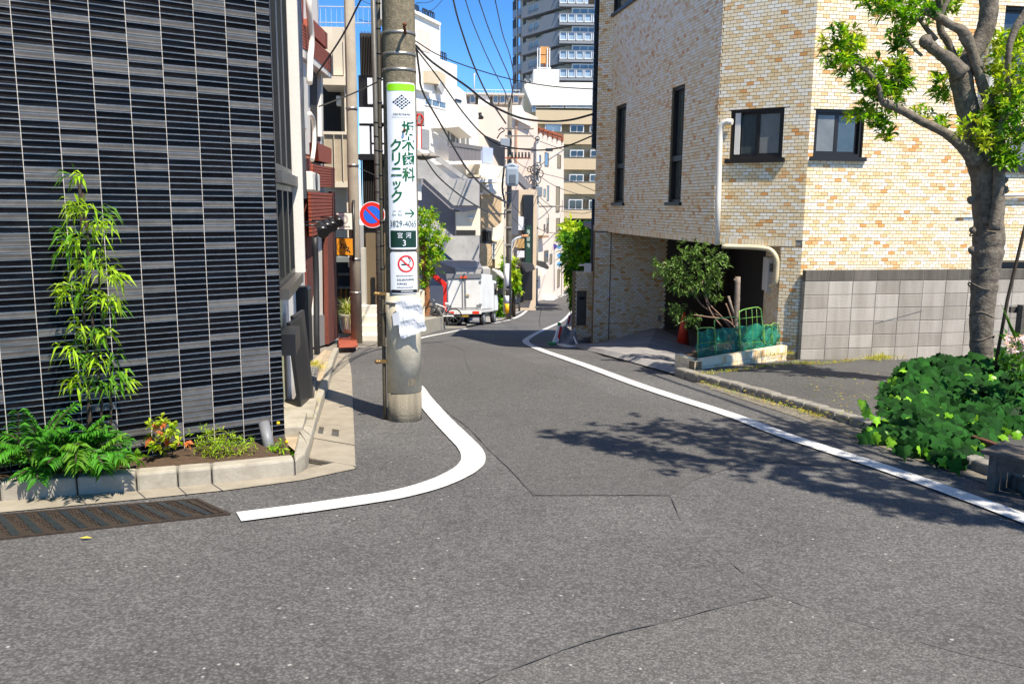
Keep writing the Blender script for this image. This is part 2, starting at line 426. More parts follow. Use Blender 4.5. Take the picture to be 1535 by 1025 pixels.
# ---- painted lines
def line(px, w, n=6): return ribbon('road_marking', smooth([G(*p) for p in px], n), w, .012, M_paint, rough=.003)
line([(358, 776.5), (450, 764.5), (540, 751.5), (600, 741.5), (655, 726), (695, 707), (709, 692), (706, 676), (690, 658), (668, 636), (648, 614), (634, 597), (622, 580)], .19)
line([(858, 465), (833, 486.5), (806, 499), (791, 508), (788.5, 513), (797, 519), (816, 527), (845, 537), (882, 550), (945, 573.5), (1008, 595), (1095, 623), (1180, 655), (1305, 696), (1417, 735), (1535, 779), (1640, 822)], .165)
line([(625, 508.5), (650, 503), (700, 493)], .15)
line([(738, 485), (752, 482)], .16); line([(755, 481.5), (765, 479.5)], .18); line([(769, 478), (780, 473), (789, 466)], .2)
line([(791, 462), (800, 452), (812, 445), (822, 441.5)], .3); line([(824, 441), (838, 437), (851, 432.5)], .34)
mb = MB()
for px, py, rx, ry in [(824, 449.5, .45, 1.3), (828, 447.6, .45, 1.2), (832, 446, .3, 1.6), (836, 444.5, .5, 1.1), (840, 442.8, .35, 1.6), (843, 441.8, .4, 1.2)]:
    c = G(px, py); vs = []
    for k in range(14):
        t = 2*math.pi*k/14; y = c.y+ry*math.sin(t); vs.append(Vector((c.x+rx*math.cos(t), y, gz(y)+.02)))
    mb.add(vs, [tuple(range(14))])
struct('road_marking', mb, M_paint)

# ---- kerbs
def kerb_block(parent, a, b, a2, b2, z0, z1a, z1b, m, bev=.018):
    """block between front edge a-b and back edge a2-b2"""
    mb = MB(); A = [Vector((p.x, p.y, z0)) for p in (a, b, b2, a2)]; T = [Vector((a.x, a.y, z1a)), Vector((b.x, b.y, z1b)), Vector((b2.x, b2.y, z1b)), Vector((a2.x, a2.y, z1a))]
    mb.add(A+T, [(3, 2, 1, 0), (4, 5, 6, 7), (0, 1, 5, 4), (1, 2, 6, 5), (2, 3, 7, 6), (3, 0, 4, 7)])
    bm = None; o = part('kerb_stone', mb, m, parent); 
    o.data.update(); bevel(o, bev, 2); return o
KF = [G(*p) for p in [(-180, 764), (-60, 757.5), (0, 752), (116, 743), (205, 736.5), (267, 731), (318, 726.5), (442, 713.5)]]
kerb = thing('kerb', 'pale concrete kerb stones along the plant bed before the black tiled wall', 'kerb', KF[4])
gap = .007; du = (KF[-1]-KF[0]).normalized(); dn = Vector((-du.y, du.x, 0)); HK = .125
for a, b in zip(KF[:-1], KF[1:]):
    g = (b-a).normalized()*gap*.5
    kerb_block(kerb, a+g, b-g, a+g+dn*.13, b-g+dn*.13, a.z-.1, gz(a.y)+HK, gz(b.y)+HK, M_conc)
mbk = MB()                                                       # mortar under and behind the stones
mbk.prism([Vector((p.x, p.y, gz(p.y)-.1))+dn*.012 for p in (KF[0], KF[-1])]+[Vector((p.x, p.y, gz(p.y)-.1))+dn*.12 for p in (KF[-1], KF[0])], Vector((0, 0, .205)))
part('mortar', mbk, M_concd, kerb)
drape('gutter', [KF[0], KF[2], KF[4], KF[-1], G(461, 703), G(520, 690)]+[G(*p) for p in [(533, 703), (454, 720), (340, 735.5), (229, 747), (116, 758), (0, 769), (-200, 781)]], .006, M_conc2, .5)
mbj = MB()
for px in [((116, 743), (129, 757)), ((267, 731), (280, 743)), ((318, 726.5), (334, 737)), ((205, 736.5), (218, 748))]:
    a, b = G(*px[0]), G(*px[1]); n = (b-a).normalized().cross(UP)*.003
    mbj.add([a-n+UP*.010, a+n+UP*.010, b+n+UP*.010, b-n+UP*.010], [(0, 1, 2, 3)])
struct('gutter_joint', mbj, M_seam)
# kerb up the side street, and the row of gutter slabs beside it
kerb2 = thing('kerb', 'low concrete kerb beside the gutter slabs running up the side street', 'kerb', LK[0])
KL = smooth([G(463, 688)]+LK, 3)
KI = [G(449, 668), G(457, 645), G(472, 609), G(485, 576), G(492, 549), G(500, 531)]
KI = smooth(KI, 3)
ca, cb_, cc_, cd_ = KF[-1]+du*.006, G(463, 688), G(449, 668), KF[-1]+dn*.13+du*.006
mbc = MB(); mbc.prism([Vector((q.x, q.y, gz(q.y)-.1)) for q in (ca, G(458, 703), cb_, cc_, cd_)], UP*.225); bevel(part('kerb_stone', mbc, M_conc, kerb2), .018, 2)
for i in range(0, len(KL)-1):
    a, b, a2, b2 = KL[i], KL[i+1], KI[i], KI[i+1]; g = (b-a).normalized()*.004
    kerb_block(kerb2, a+g, b-g, a2+g, b2-g, a.z-.1, gz(a.y)+.11, gz(b.y)+.11, M_conc, .012)
gut = thing('gutter_cover', 'row of worn concrete gutter slabs with two drain slots beside the pole', 'gutter', G(500, 640))
def along(P, t):
    L_ = [0]
    for a, b in zip(P[:-1], P[1:]): L_.append(L_[-1]+(b-a).length)
    s = t*L_[-1]
    for i in range(len(P)-1):
        if s <= L_[i+1]+1e-9: return P[i].lerp(P[i+1], (s-L_[i])/(L_[i+1]-L_[i]))
    return P[-1]
KO = smooth([G(533, 700), G(531, 650), G(529.5, 617), G(528, 580), G(526, 552), G(520, 534)], 3)
ns = 11
mslot = MB()
for i in range(ns):
    t0, t1 = i/ns, (i+1)/ns
    a, b, c, d = along(KL, t0), along(KL, t1), along(KO, t1), along(KO, t0)
    e = (b-a).normalized()*.005; lo = Vector((0, 0, rnd.uniform(.012, .024)))
    mb = MB(); q = [a+e, d+e, c-e, b-e]; q = [Vector((p.x, p.y, gz(p.y))) for p in q]
    if i == 1:
        # slab with two drain slots: built as strips round the holes
        A, D, Cc, B = [p+lo for p in q]
        def uv(u, v): return (A.lerp(D, u)).lerp(B.lerp(Cc, u), v)
        us = [0, .07, .20, .42, .60, 1]; vv = [0, .30, .72, 1]
        for iu in range(5):
            for iv in range(3):
                if iv == 1 and iu in (1, 3): 
                    mslot.add([uv(us[iu], vv[1])-UP*.03, uv(us[iu+1], vv[1])-UP*.03, uv(us[iu+1], vv[2])-UP*.03, uv(us[iu], vv[2])-UP*.03], [(0, 1, 2, 3)]); continue
                P4 = [uv(us[iu], vv[iv]), uv(us[iu+1], vv[iv]), uv(us[iu+1], vv[iv+1]), uv(us[iu], vv[iv+1])]
                mb.prism([p-UP*.05 for p in P4], UP*.05)
        part('gutter_slab', mb, M_conc2, gut)
        continue
    mb.prism([p-UP*.03 for p in q], UP*.03+lo)
    bevel(part('gutter_slab', mb, M_conc2, gut), .006, 1)
part('drain_slot', mslot, mat('black_void', (.01, .01, .01), .9), gut)
drape('gutter_bed', KL+[KO[i] for i in range(len(KO)-1, -1, -1)], -.004, M_seam, .5)
# paving between kerb and the building
drape('sidewalk', [G(443, 690), G(457, 647), G(472, 611), G(485, 578), G(500, 533), G(487, 531), G(470, 548), G(452, 585), G(440, 612), G(424, 640), G(418, 668)], .075, mat('sand_paving', 'b9a68a', .9, var=.2, scale=9, bump=.5, col2='97866c'), .5, zf=lambda x, y: gz(y))
pav = thing('paving', 'small grey paving bricks before the white wall of the black building', 'paving', G(460, 560, .1))
for r_ in range(9):
    for c_ in range(4):
        def P_(u, v):
            a = G(449, 592, .11).lerp(G(471, 592, .11), u); b = G(462, 549, .11).lerp(G(478, 549, .11), u); return a.lerp(b, v)
        u0, u1, v0, v1 = c_/4+.02, (c_+1)/4-.02, r_/9+.01, (r_+1)/9-.01
        mb = MB(); mb.prism([P_(u0, v0)-UP*.03, P_(u1, v0)-UP*.03, P_(u1, v1)-UP*.03, P_(u0, v1)-UP*.03], UP*(.035+rnd.uniform(0, .004)))
        part('paving_brick', mb, mat('paver_grey', '77746f', .9, var=.25, scale=20), pav)

# ------------------------------------------------------------------ black tiled building
WB = Wall(*[(lambda p: p)(v) for v in (-1.84, 6.6)], 54.0)
WB.u = -WB.u                                                      # u runs to the left, away from the corner
WS = Wall(-1.84, 6.6, -10.0)                                      # its side along the street
M_tdark = mat('tile_black', (.004, .004, .005), .3, var=.5, scale=14, island=.5, spec=.03)
M_tgrey = mat('tile_grey', (.075, .072, .069), .6, var=.25, scale=10, island=.2, spec=.2)
M_tnavy = mat('tile_navy', (.003, .004, .006), .25, var=.4, scale=9, island=.5, spec=.03)
M_grout = mat('grout_pale', 'c4bdb3', .9, var=.15, scale=30)
bb = thing('building', 'building clad in glossy black and grey tiles with pale joints, beside the plant bed', 'building', Vector((-1.84, 6.6, gz(6.6))))
mb = MB(); ZB0, ZB1 = gz(6.0)-.1, CAMZ+2.6
mb.wbox(WB, .004, 4.0, ZB0, ZB1, -3.0, .0052)
part('wall', mb, M_grout, bb)
TW, TH = .227, .0432
def tile_me(name, w, h, m, dp=.0105):
    t = MB(); x0, x1, z0, z1, zm = -w/2, w/2, -h/2, h/2, -h*.08
    P = [(x0, 0, z0), (x1, 0, z0), (x1, dp, z0+.004), (x0, dp, z0+.004), (x1, dp*.62, zm), (x0, dp*.62, zm), (x1, dp*.55, z1), (x0, dp*.55, z1), (x1, 0, z1), (x0, 0, z1)]
    t.add([Vector(p) for p in P], [(0, 1, 2, 3), (3, 2, 4, 5), (5, 4, 6, 7), (7, 6, 8, 9), (1, 8, 6, 4, 2), (0, 3, 5, 7, 9)])
    return t
u_dir, n_dir = WB.u, WB.n
ROT = Matrix((u_dir, n_dir, UP)).transposed()
tiles = []
nrow = int((ZB1-ZB0)/TH); ncol = 17
u_first = .105
rr = random.Random(3)
for c in range(ncol):
    u0 = -0.0 if c == 0 else u_first+(c-1)*TW
    u1 = u_first+c*TW
    last = -9
    for r_ in range(nrow):
        z0 = ZB0+r_*TH
        p = proj(WB.pt((u0+u1)/2, z0+TH/2))
        grey = (rr.random() < .21) or (r_-last == 1 and rr.random() < .08)
        if grey: last = r_
        kind = 'g' if grey else ('n' if rr.random() < .3 else 'd')
        vis = p is not None and -20 < p[0] < 1555 and -8 < p[1] < 700
        # hidden behind the big plants at the foot of the wall: not the ones that show
        tiles.append((-(p[2]) if vis else -999, u0, u1, z0, kind))
tiles.sort(key=lambda t: -t[0])
protos = {}
stuffm = MB()
mis = {'d': 0, 'g': 1, 'n': 2}; mm = [M_tdark, M_tgrey, M_tnavy]
for i, (k, u0, u1, z0, kind) in enumerate(tiles):
    w = u1-u0-.0044; tilt = rr.uniform(-.02, .02)
    c = WB.pt((u0+u1)/2, z0+TH/2, .0005)
    if i < 300:
        key = (kind, round(w, 3))
        if key not in protos:
            t = tile_me('tile', w, TH-.0058, None); t.v = [ROT @ v for v in t.v]; protos[key] = t.mesh('tile', mm[mis[kind]])
        o = bpy.data.objects.new('tile', protos[key]); COL.objects.link(o); o.parent = bb; o.location = c-bb.location
        o.rotation_euler = (0, 0, tilt*.3)
    else:
        t = tile_me('tile', w, TH-.0058, None)
        stuffm.add([ROT @ v + c for v in t.v], t.f, mis[kind])
part('tile_field', stuffm, mm, bb, kind='stuff')
# ---- side of that building: glazed bay, steel panel, white rendered wall
M_frame = mat('window_frame_dark', (.030, .031, .030), .35, .3)
M_glassd = glass('glass_dark', (.05, .065, .06)); M_glassp = mat('glass_pale', '8ea3a0', .12, var=.3, scale=2, spec=.8)
M_steel = mat('steel_panel', '63666b', .28, .75, var=.5, scale=4, streak=False, col2='3a3b40')
M_white = mat('render_white', 'd9d4cb', .85, var=.06, scale=3, bump=.25, bscale=35)
M_blackp = mat('black_paint', (.012, .012, .013), .35)
u_a = WS.at(419, 600)[0]
mb = MB(); mb.wbox(WS, .0, 4.6, gz(8)-.3, CAMZ+4.5, -3.0, -.12)
part('side_wall', mb, M_white, bb)
sash = MB(); gl = MB()
for (xa, xb) in [(400, 406), (411.5, 417), (421.5, 424.5)]: pass
ua = .04; ub = WS.at(433, 200)[0]
def fr(mb_, u0, u1, z0, z1, t=.05, d0=-.1, d1=.0):
    mb_.wbox(WS, u0, u1, z0, z0+t, d0, d1); mb_.wbox(WS, u0, u1, z1-t, z1, d0, d1)
    mb_.wbox(WS, u0, u0+t, z0+t, z1-t, d0, d1); mb_.wbox(WS, u1-t, u1, z0+t, z1-t, d0, d1)
zt = CAMZ+4.4; z_mid = WS.at(425, 277)[1]; z_low = WS.at(425, 427)[1]
w_u = [.03, .55, 1.05, 1.62]
for k in range(3):
    wu = thing('x', '', '', (0, 0, 0)) if False else None
    f = MB(); fr(f, w_u[k]+.004, w_u[k+1]-.004, z_mid+.10, zt, .055); fo = part('window', f, M_frame, bb)
    g_ = MB(); g_.wbox(WS, w_u[k]+.06, w_u[k+1]-.06, z_mid+.155, zt-.055, -.07, -.055); part('pane', g_, M_glassd if k != 1 else M_glassp, fo)
    f = MB(); fr(f, w_u[k]+.004, w_u[k+1]-.004, z_low, z_mid, .05); fo = part('window', f, M_frame, bb)
    g_ = MB(); g_.wbox(WS, w_u[k]+.055, w_u[k+1]-.055, z_low+.05, z_mid-.05, -.07, -.055); part('pane', g_, M_glassp, fo)
    g_ = MB(); g_.wbox(WS, w_u[k]+.055, w_u[k+1]-.055, z_low+.05, z_low+(z_mid-z_low)*.62, -.0535, -.0505); part('blind', g_, M_glassd, fo)
mb = MB(); mb.wbox(WS, .03, 1.66, z_mid+.004, z_mid+.096, -.1, .05); part('transom', mb, mat('bronze', '5b5650', .4, .5), bb)
mb = MB(); mb.wbox(WS, .03, 1.66, z_low-.09, z_low-.004, -.1, .07); part('sill', mb, mat('bronze', '5b5650', .4, .5), bb)
zs = WS.at(441, 297)[1]
mb = MB(); mb.wbox(WS, 1.67, 1.74, z_low, zt, -.11, .09); part('white_trim', mb, M_white, bb)
mb = MB(); mb.wbox(WS, 1.75, 2.62, zs, CAMZ+4.5, -.11, .06)
for k in range(5): mb.wbox(WS, 1.80+k*.165, 1.88+k*.165, zs, CAMZ+4.5, .0605, .075)
part('steel_panel', mb, M_steel, bb)
# base step at the corner
mb = MB(); zb = gz(7.0)
mb.wbox(WS, .02, .55, zb-.1, zb+.17, -.12, .14); mb.wbox(WS, .56, 1.3, zb-.1, zb+.12, -.12, .19)
part('base_step', mb, M_conc, bb)
mb = MB(); mb.wbox(WS, .35, 1.1, zb+.17, CAMZ-.62, -.119, -.09); part('poster', mb, mat('poster_cream', 'd8d2b4', .4, var=.25, scale=4, col2='b6c088'), bb)
# black letter cabinet and leaning black boards
g0 = G(430, 585)
cab = MB(); a = WS.at(418, 537, .1)
cab.wbox(WS, .12, .62, WS.at(420, 576, .08)[1], WS.at(420, 536, .08)[1], -.085, .10); single('mailbox', cab, M_blackp, 'small black box fixed low at the corner of the black tiled building', 'mailbox')
for k, (x0, y0, x1, y1, w_) in enumerate([(429, 484, 447, 617, .035), (435, 474, 451, 612, .03)]):
    mb = MB(); Yb = 7.55+k*.25
    p0 = V(x0, y0, Yb+.05); p1 = V(x1, y1, Yb); d = Vector((0, .42, 0)) if k == 0 else Vector((-.02, .5, 0))
    s_ = Vector((w_, 0, 0)); mb.prism([p0, p0+s_, p1+s_, p1], d)
    single('board', mb, M_blackp, ['long black board leaning outermost against the white side wall', 'black board leaning behind the outer board at the white side wall'][k], 'board')
sg = MB(); q0, q1 = V(439, 430, 9.6), V(464, 545, 9.6)
sg.box(q0.x, q1.x, 9.6, 9.82, q1.z, q0.z); o = single('signboard', sg, M_blackp, 'tall black upright signboard standing before the red brick house', 'signboard'); bevel(o, .03, 3)
mb = MB(); mb.box(q0.x+.03, q0.x+.07, 9.66, 9.7, gz(9.6), q1.z-.001); mb.box(q1.x-.07, q1.x-.03, 9.66, 9.7, gz(9.6), q1.z-.001)
o2 = part('leg', MB().add([v for v in mb.v], mb.f), M_blackp, o)

# ------------------------------------------------------------------ right: kerb, car park, block wall
KRo = [G(*p) for p in [(862, 520), (905, 531), (960, 546), (1010, 560), (1060, 575), (1112, 589), (1180, 609), (1250, 630), (1310, 650), (1390, 680), (1486, 716), (1600, 765)]]
kr = thing('kerb', 'worn mossy concrete kerb of the car park below the ivy', 'kerb', KRo[5])
M_kerbw = mat('kerb_worn', '938e83', .95, var=.3, scale=9, bump=1, bscale=28, col2='6d6960')
KP = smooth(KRo[3:], 3)
for a, b in zip(KP[:-1], KP[1:]):
    t = (b-a).normalized(); n = Vector((-t.y, t.x, 0)); n = n if n.x > 0 else -n; g = t*.004
    kerb_block(kr, a+g, b-g, a+g+n*.14, b-g+n*.14, a.z-.08, gz(a.y)+.085+rnd.uniform(-.008, .008), gz(b.y)+.085+rnd.uniform(-.008, .008), M_kerbw, .022)
drape('gutter', RE[5:]+[p for p in KRo[::-1][1:8]], .005, M_gut, .5)
zt_lot = lambda x, y: gz(y)+.085+max(0, (x-2.5))*.0
lot = [p+Vector((.13, .02, 0)) for p in KRo[3:]]+[Vector((9.5, 4.4, 0)), Vector((14, 12.6, 0)), Vector((4.2, 12.15, 0)), Vector((2.45, 10.8, 0))]
drape('pavement', lot, .07, M_lot, .5, zf=lambda x, y: gz(y))

WR = Wall(4.22, 12.30, 79.7)                                      # right face of the brick building, pillar corner at u = 0
WM = Wall(4.22, 12.30, -55.3)                                     # bevelled middle face, u runs back to the left
cA = WM.pt(WM.at(1071, 300)[0], 0)
WL = Wall(cA.x, cA.y, -10.3)                                      # left face along the street
uA = WM.at(1071, 300)[0]
cB_u = WL.at(914, 250)[0]; cB = WL.pt(cB_u, 0)
WC = Wall(cB.x, cB.y, -55.3)
# block wall in front of the right face
WK = Wall(0, 0, 79.7); WK.o = WR.pt(0, 0, .14).xy.to_3d(); WK.o.z = 0
bw = thing('block_wall', 'grey concrete block wall in weathered courses before the tiled house', 'wall', WK.pt(1, gz(12), 0))
M_blk = [mat('block_%d' % i, c, .92, var=.22, scale=5, bump=.5, bscale=50, col2=c2, streak=True) for i, (c, c2) in enumerate([('b3aca0', '948d81'), ('a9a296', '8a8377'), ('bbb4a8', '9c9589'), ('a39c90', '847d71')])]
M_blkt = mat('block_top', '6f695f', .95, var=.3, scale=8, bump=.5, col2='4f4a42', streak=True)
uK = WK.at(1203, 480)[0]; zK = WK.at(1205, 405)[1]
mb = MB(); mb.wbox(WK, uK+.01, uK+8.0, gz(12.3)-.3, zK-.005, -.10, -.006); part('mortar', mb, M_concd, bw)
zj = zK; hts = [.165]+[.2]*6
for r_, h in enumerate(hts):
    for c_ in range(-1, 20):
        uu0 = uK+(c_)*.383+.06*0; uu1 = uu0+.383
        if c_ == -1: continue
        uu0 = max(uu0, uK)
        mb = MB(); mb.wbox(WK, uu0+.004, uu1-.004, zj-h+.004, zj-.004, -.09, rnd.uniform(-.0015, .0015))
        o = part('block', mb, M_blkt if r_ == 0 else rnd.choice(M_blk), bw); bevel(o, .004, 1)
    zj -= h
mb = MB(); mb.add([WK.pt(*WK.at(*p, .006), .006) for p in [(1312, 484), (1345, 475.5), (1383, 465), (1383, 465.8), (1345, 476.4), (1312, 484.9)]], [(0, 1, 4, 5), (1, 2, 3, 4)])
part('crack', mb, M_concd, bw)
# ------------------------------------------------------------------ brick-tiled building on the right
PAL = [('tile_cream', 'f1dfbb'), ('tile_ivory', 'f3ead6'), ('tile_sand', 'ebcf9e'), ('tile_tan', 'e3c08a'), ('tile_orange', 'e8b67c'), ('tile_rust', 'dfa05c')]
M_tiles = [mat(n, c, .42, var=.07, scale=25, spec=.4) for n, c in PAL]
M_mort = mat('mortar_brown', '7a6a50', .95, var=.15, scale=20)
TWT = [44, 25, 20, 5, 4, 2]
hb = thing('building', 'house clad in cream and orange brick-shaped tiles with an open garage under its corner', 'building', Vector((4.22, 12.3, gz(12.3))))
ZT = CAMZ+5.4
mid_L = lambda u: 0
zJ = WR.at(1260, 320)[1]                                          # control joint; courses are counted from it
zS = WM.at(1130, 368)[1]                                          # underside of the overhanging storey
PW, PH = .1, .05
cand = []
def tile_face(W, u0, u1, z0, z1, holes=(), key='a', seen=True, soldier=None, lim=None, prf=0):
    """running bond of 95 x 45 mm tiles on wall W between u0..u1 and z0..z1, leaving the holes free"""
    r0 = math.floor((z0-zJ)/PH); r1 = math.ceil((z1-zJ)/PH)
    for r_ in range(r0, r1):
        za = zJ+r_*PH+.0035; zb = za+PH-.007
        if za < z0-.001 and zb > z0+.015: za = z0
        if zb > z1: zb = z1
        if zb-za < .012 or za < z0-.001: continue
        if r_ == 0: za += .004
        off = (r_ % 2)*.05
        k0 = math.floor((u0-off)/PW); k1 = math.ceil((u1-off)/PW)
        for k in range(k0, k1):
            a = max(off+k*PW+.0035, u0); b = min(off+(k+1)*PW-.0035, u1)
            if b-a < .02: continue
            if lim and not lim((a+b)/2, (za+zb)/2): continue
            segs = [(a, b, za, zb)]
            for (ha, hb_, hc, hd) in holes:
                ns_ = []
                for (a_, b_, c_, d_) in segs:
                    if b_ <= ha or a_ >= hb_ or d_ <= hc or c_ >= hd: ns_.append((a_, b_, c_, d_)); continue
                    if c_ < hc and d_-hc < hc-c_: ns_.append((a_, b_, c_, hc)); continue
                    if d_ > hd and hd-c_ < d_-hd: ns_.append((a_, b_, hd, d_)); continue
                    if a_ < ha-.015: ns_.append((a_, ha, c_, d_))
                    if b_ > hb_+.015: ns_.append((hb_, b_, c_, d_))
                segs = ns_
            mi = rr.choices(range(6), TWT)[0]
            for sgm in segs: cand.append((W, *sgm, mi, seen))
def soldier(W, u0, u1, z0, h=.1):
    n = int(round((u1-u0)/.05))
    for i in range(n):
        a = u0+(u1-u0)*i/n+.0026; b = u0+(u1-u0)*(i+1)/n-.0026
        cand.append((W, a, b, z0+.003, z0+h-.003, rr.choices(range(6), TWT)[0], True))
def backing(parent, name, W, u0, u1, z0, z1, holes=(), th=.15, m=None, d1=0.0):
    us = sorted(set([u0, u1]+[h[0] for h in holes]+[h[1] for h in holes])); us = [u for u in us if u0 <= u <= u1]
    mb = MB()
    for a, b in zip(us[:-1], us[1:]):
        cuts = sorted([(h[2], h[3]) for h in holes if h[0] < (a+b)/2 < h[1]]); z = z0
        for c, d in cuts:
            if c > z: mb.wbox(W, a, b, z, min(c, z1), -th, d1)
            z = max(z, d)
        if z < z1: mb.wbox(W, a, b, z, z1, -th, d1)
    return part(name, mb, m or M_mort, parent)
def hole(W, px0, py0, px1, py1):
    a = W.at(px0, py0); b = W.at(px1, py1); c = W.at(px0, py1)
    return (min(a[0], b[0]), max(a[0], b[0]), min(a[1], b[1]), max(a[1], b[1]))
hM = hole(WM, 1096, 165, 1172, 237)
hR = hole(WR, 1223, 163, 1292, 236)
hR2 = hole(WR, 1506, 5, 1600, 26); hR2 = (WR.at(1506, 30)[0], WR.at(1506, 30)[0]+1.2, WR.at(1506, 120)[1], WR.at(1506, 8)[1])
hR3 = (WR.at(1512, 240)[0], WR.at(1512, 240)[0]+1.2, WR.at(1530, 253)[1], WR.at(1530, 253)[1]+.62)
hR4 = (WR.at(1497, 398)[0], WR.at(1497, 398)[0]+1.6, WR.at(1515, 404)[1], WR.at(1515, 393)[1])
hL1 = (WL.at(1023, 230)[0], WL.at(1004, 230)[0], WL.at(1014, 303)[1], WL.at(1019, 129)[1])
hL2 = (WL.at(937, 230)[0], WL.at(922, 230)[0], WL.at(929, 304)[1], WL.at(934, 157)[1])
hL1 = (min(hL1[:2]), max(hL1[:2]), hL1[2], hL1[3]); hL2 = (min(hL2[:2]), max(hL2[:2]), hL2[2], hL2[3])
zl3 = WL.at(935, 10)[1]; ul3 = WL.at(918, 15)[0]
hL3 = (WL.at(980, 5)[0], ul3, zl3, zl3+1.2); hL3 = (min(hL3[:2]), max(hL3[:2]), hL3[2], hL3[3])
UR1 = 7.0
tile_face(WR, 0, WR.at(1800, 200)[0], gz(12.3)-.05, ZT, [hR, hR2, hR3, hR4], lim=lambda u, z: not (z < zK-.06 and u > .05))
backing(hb, 'wall', WR, .001, UR1, gz(12)-.3, ZT, [hR, hR2, hR3, hR4], d1=-.008)
tile_face(WM, 0, uA, zS+.1, ZT, [hM]); soldier(WM, 0.1, uA, zS)
backing(hb, 'wall', WM, .001, uA, zS, ZT, [hM], d1=-.008)
tile_face(WL, 0, cB_u, zS+.1, ZT, [hL1, hL2, hL3]); soldier(WL, 0, cB_u, zS)
backing(hb, 'wall', WL, .001, cB_u, zS, ZT, [hL1, hL2, hL3], d1=-.008)
uC = WC.at(893, 250)[0]
tile_face(WC, 0, uC, zS+.02, ZT); backing(hb, 'wall', WC, .001, uC, zS, ZT, d1=-.008)
# underside of the storey and a roof slab
def footprint(z, th, m, name, ins=0.0):
    p = [WR.pt(UR1, 0, -.01), WR.pt(0, 0, -.01), WL.pt(0, 0, -.01), WL.pt(cB_u, 0, -.01), WC.pt(uC, 0, -.01), Vector((2.0, 24, 0)), Vector((11, 24, 0))]
    mb = MB(); mb.prism([Vector((q.x, q.y, z)) for q in p][::-1], Vector((0, 0, th))); return part(name, mb, m, hb)
M_soff = mat('soffit_plaster', '8f8a80', .9, var=.1, scale=3)
footprint(zS+.015, .12, M_soff, 'soffit'); footprint(ZT, .15, M_soff, 'roof')
# garage: pillar return, tiled left wall, grey panel wall, back and side walls darkened in colour for the unlit interior
WP = Wall(4.22, 12.30, -10.3)                                     # inner side of the pillar
WPi = Wall.__new__(Wall); WPi.o = WP.o.copy(); WPi.u = Vector((-math.sin(R(10.3)), math.cos(R(10.3)), 0)); WPi.n = Vector((-WPi.u.y, WPi.u.x, 0)); WPi.n = WPi.n if WPi.n.x < 0 else -WPi.n
WQ = Wall(4.22, 12.30, -10.3)
q_o = WR.pt(-.0, 0, 0)
# the pillar: front is the right face, flank follows the bevel for 0.3 m, then the inner side
PL = .30
tile_face(WM, 0, PL, gz(12.3)-.1, zS-.01); backing(hb, 'pillar', WM, .001, PL, gz(12)-.3, zS, d1=-.008)
pe = WM.pt(PL, 0, 0); WI = Wall(pe.x, pe.y, 8.0)
WI.n = -WI.n if WI.n.x > 0 else WI.n
tile_face(WI, 0.02, 1.4, gz(12.3)-.4, zS-.005, seen=False); backing(hb, 'pillar', WI, 0, 1.4, gz(12)-1.2, zS-.002, d1=-.008); backing(hb, 'side_wall', WI, 1.401, 7.2, gz(12)-1.2, zS-.002, d1=-.02, m=mat('garage_shaded', '2c2822', .9, var=.2, scale=3))  # side wall past the pillar has the interior shade put into its colour
WG = Wall(cB.x+.02, cB.y+.05, 79.7)                                # tiled wall facing us at the far side of the garage
ug = WG.at(998, 430)[0]; zF = -2.75+CAMZ
tile_face(WG, -.30, ug, zF-.7, zS-.003, lim=lambda u, z: True); backing(hb, 'garage_wall', WG, -.30, ug+3.4, zF-1.0, zS+.01, d1=-.008)
mb = MB(); mb.wbox(WG, ug+.002, ug+3.3, WG.at(1020, 407)[1], zS+.012, -.02, .05); part('grey_panel', mb, mat('panel_grey_shaded', '4b4944', .8, var=.08, scale=2), hb)  # grey darkened in its colour to stand for the unlit garage
mb = MB(); mb.wbox(WG, ug+.01, ug+3.3, zF-.3, WG.at(1020, 407)[1]-.002, -.007, .004); part('lower_wall', mb, mat('garage_brown_shaded', '4a3f30', .9, var=.3, scale=10), hb)  # lower back wall, with the shade of the garage in its brown
mb = MB(); mb.wbox(WG, WG.at(914.2, 430)[0]-.008, WG.at(914.2, 430)[0]+.008, zF-.7, zS, 0, .008); part('expansion_joint', mb, M_seam, hb)
mb = MB(); a = WG.at(989, 477, .03); mb.wbox(WG, a[0]-.035, a[0]+.035, a[1]-.06, a[1]+.06, 0, .03); part('socket', mb, M_soff, hb)
# low wall with the intercom, left of the garage
WW = Wall(*(G(862, 515).xy), 79.7)
uw0, uw1 = WW.at(862, 460)[0], WW.at(900, 460)[0]
zW = WW.at(880, 407)[1]
lw = thing('low_wall', 'tiled gate wall with a steel letterbox panel, left of the open garage', 'wall', WW.pt(.3, gz(18.4), 0))
ih = hole(WW, 865, 437, 878.5, 488)
hb_, hb_old = lw, hb
main_cand = cand; cand = []
tile_face(WW, uw0, uw1, gz(19)-.1, zW-.06, [ih]); 
for i in range(int((uw1-uw0)/.05)): cand.append((WW, uw0+i*.05+.002, uw0+i*.05+.048, zW-.057, zW, rr.choices(range(6), TWT)[0], True))
small = MB()
backing(lw, 'wall', WW, uw0, uw1, gz(19)-.4, zW-.002, [ih], th=.30, d1=-.008)
for i, (W_, a, b, c, d, mi, sn) in enumerate(cand): small.wbox(W_, a, b, c, d, -.008, .0, mi)
part('tiles', small, M_tiles, lw, kind='stuff')
mb = MB(); mb.wbox(WW, ih[0], ih[1], ih[2], ih[3], -.06, -.02); lp = part('letterbox', mb, mat('steel_brown', '6b655c', .4, .6, var=.1), lw)
mb = MB(); m_ = (ih[0]+ih[1])/2; zz = WW.at(872, 447)[1]; mb.wbox(WW, m_-.07, m_+.07, zz-.03, zz+.03, -.0195, -.01); part('slot', mb, M_blackp, lp)
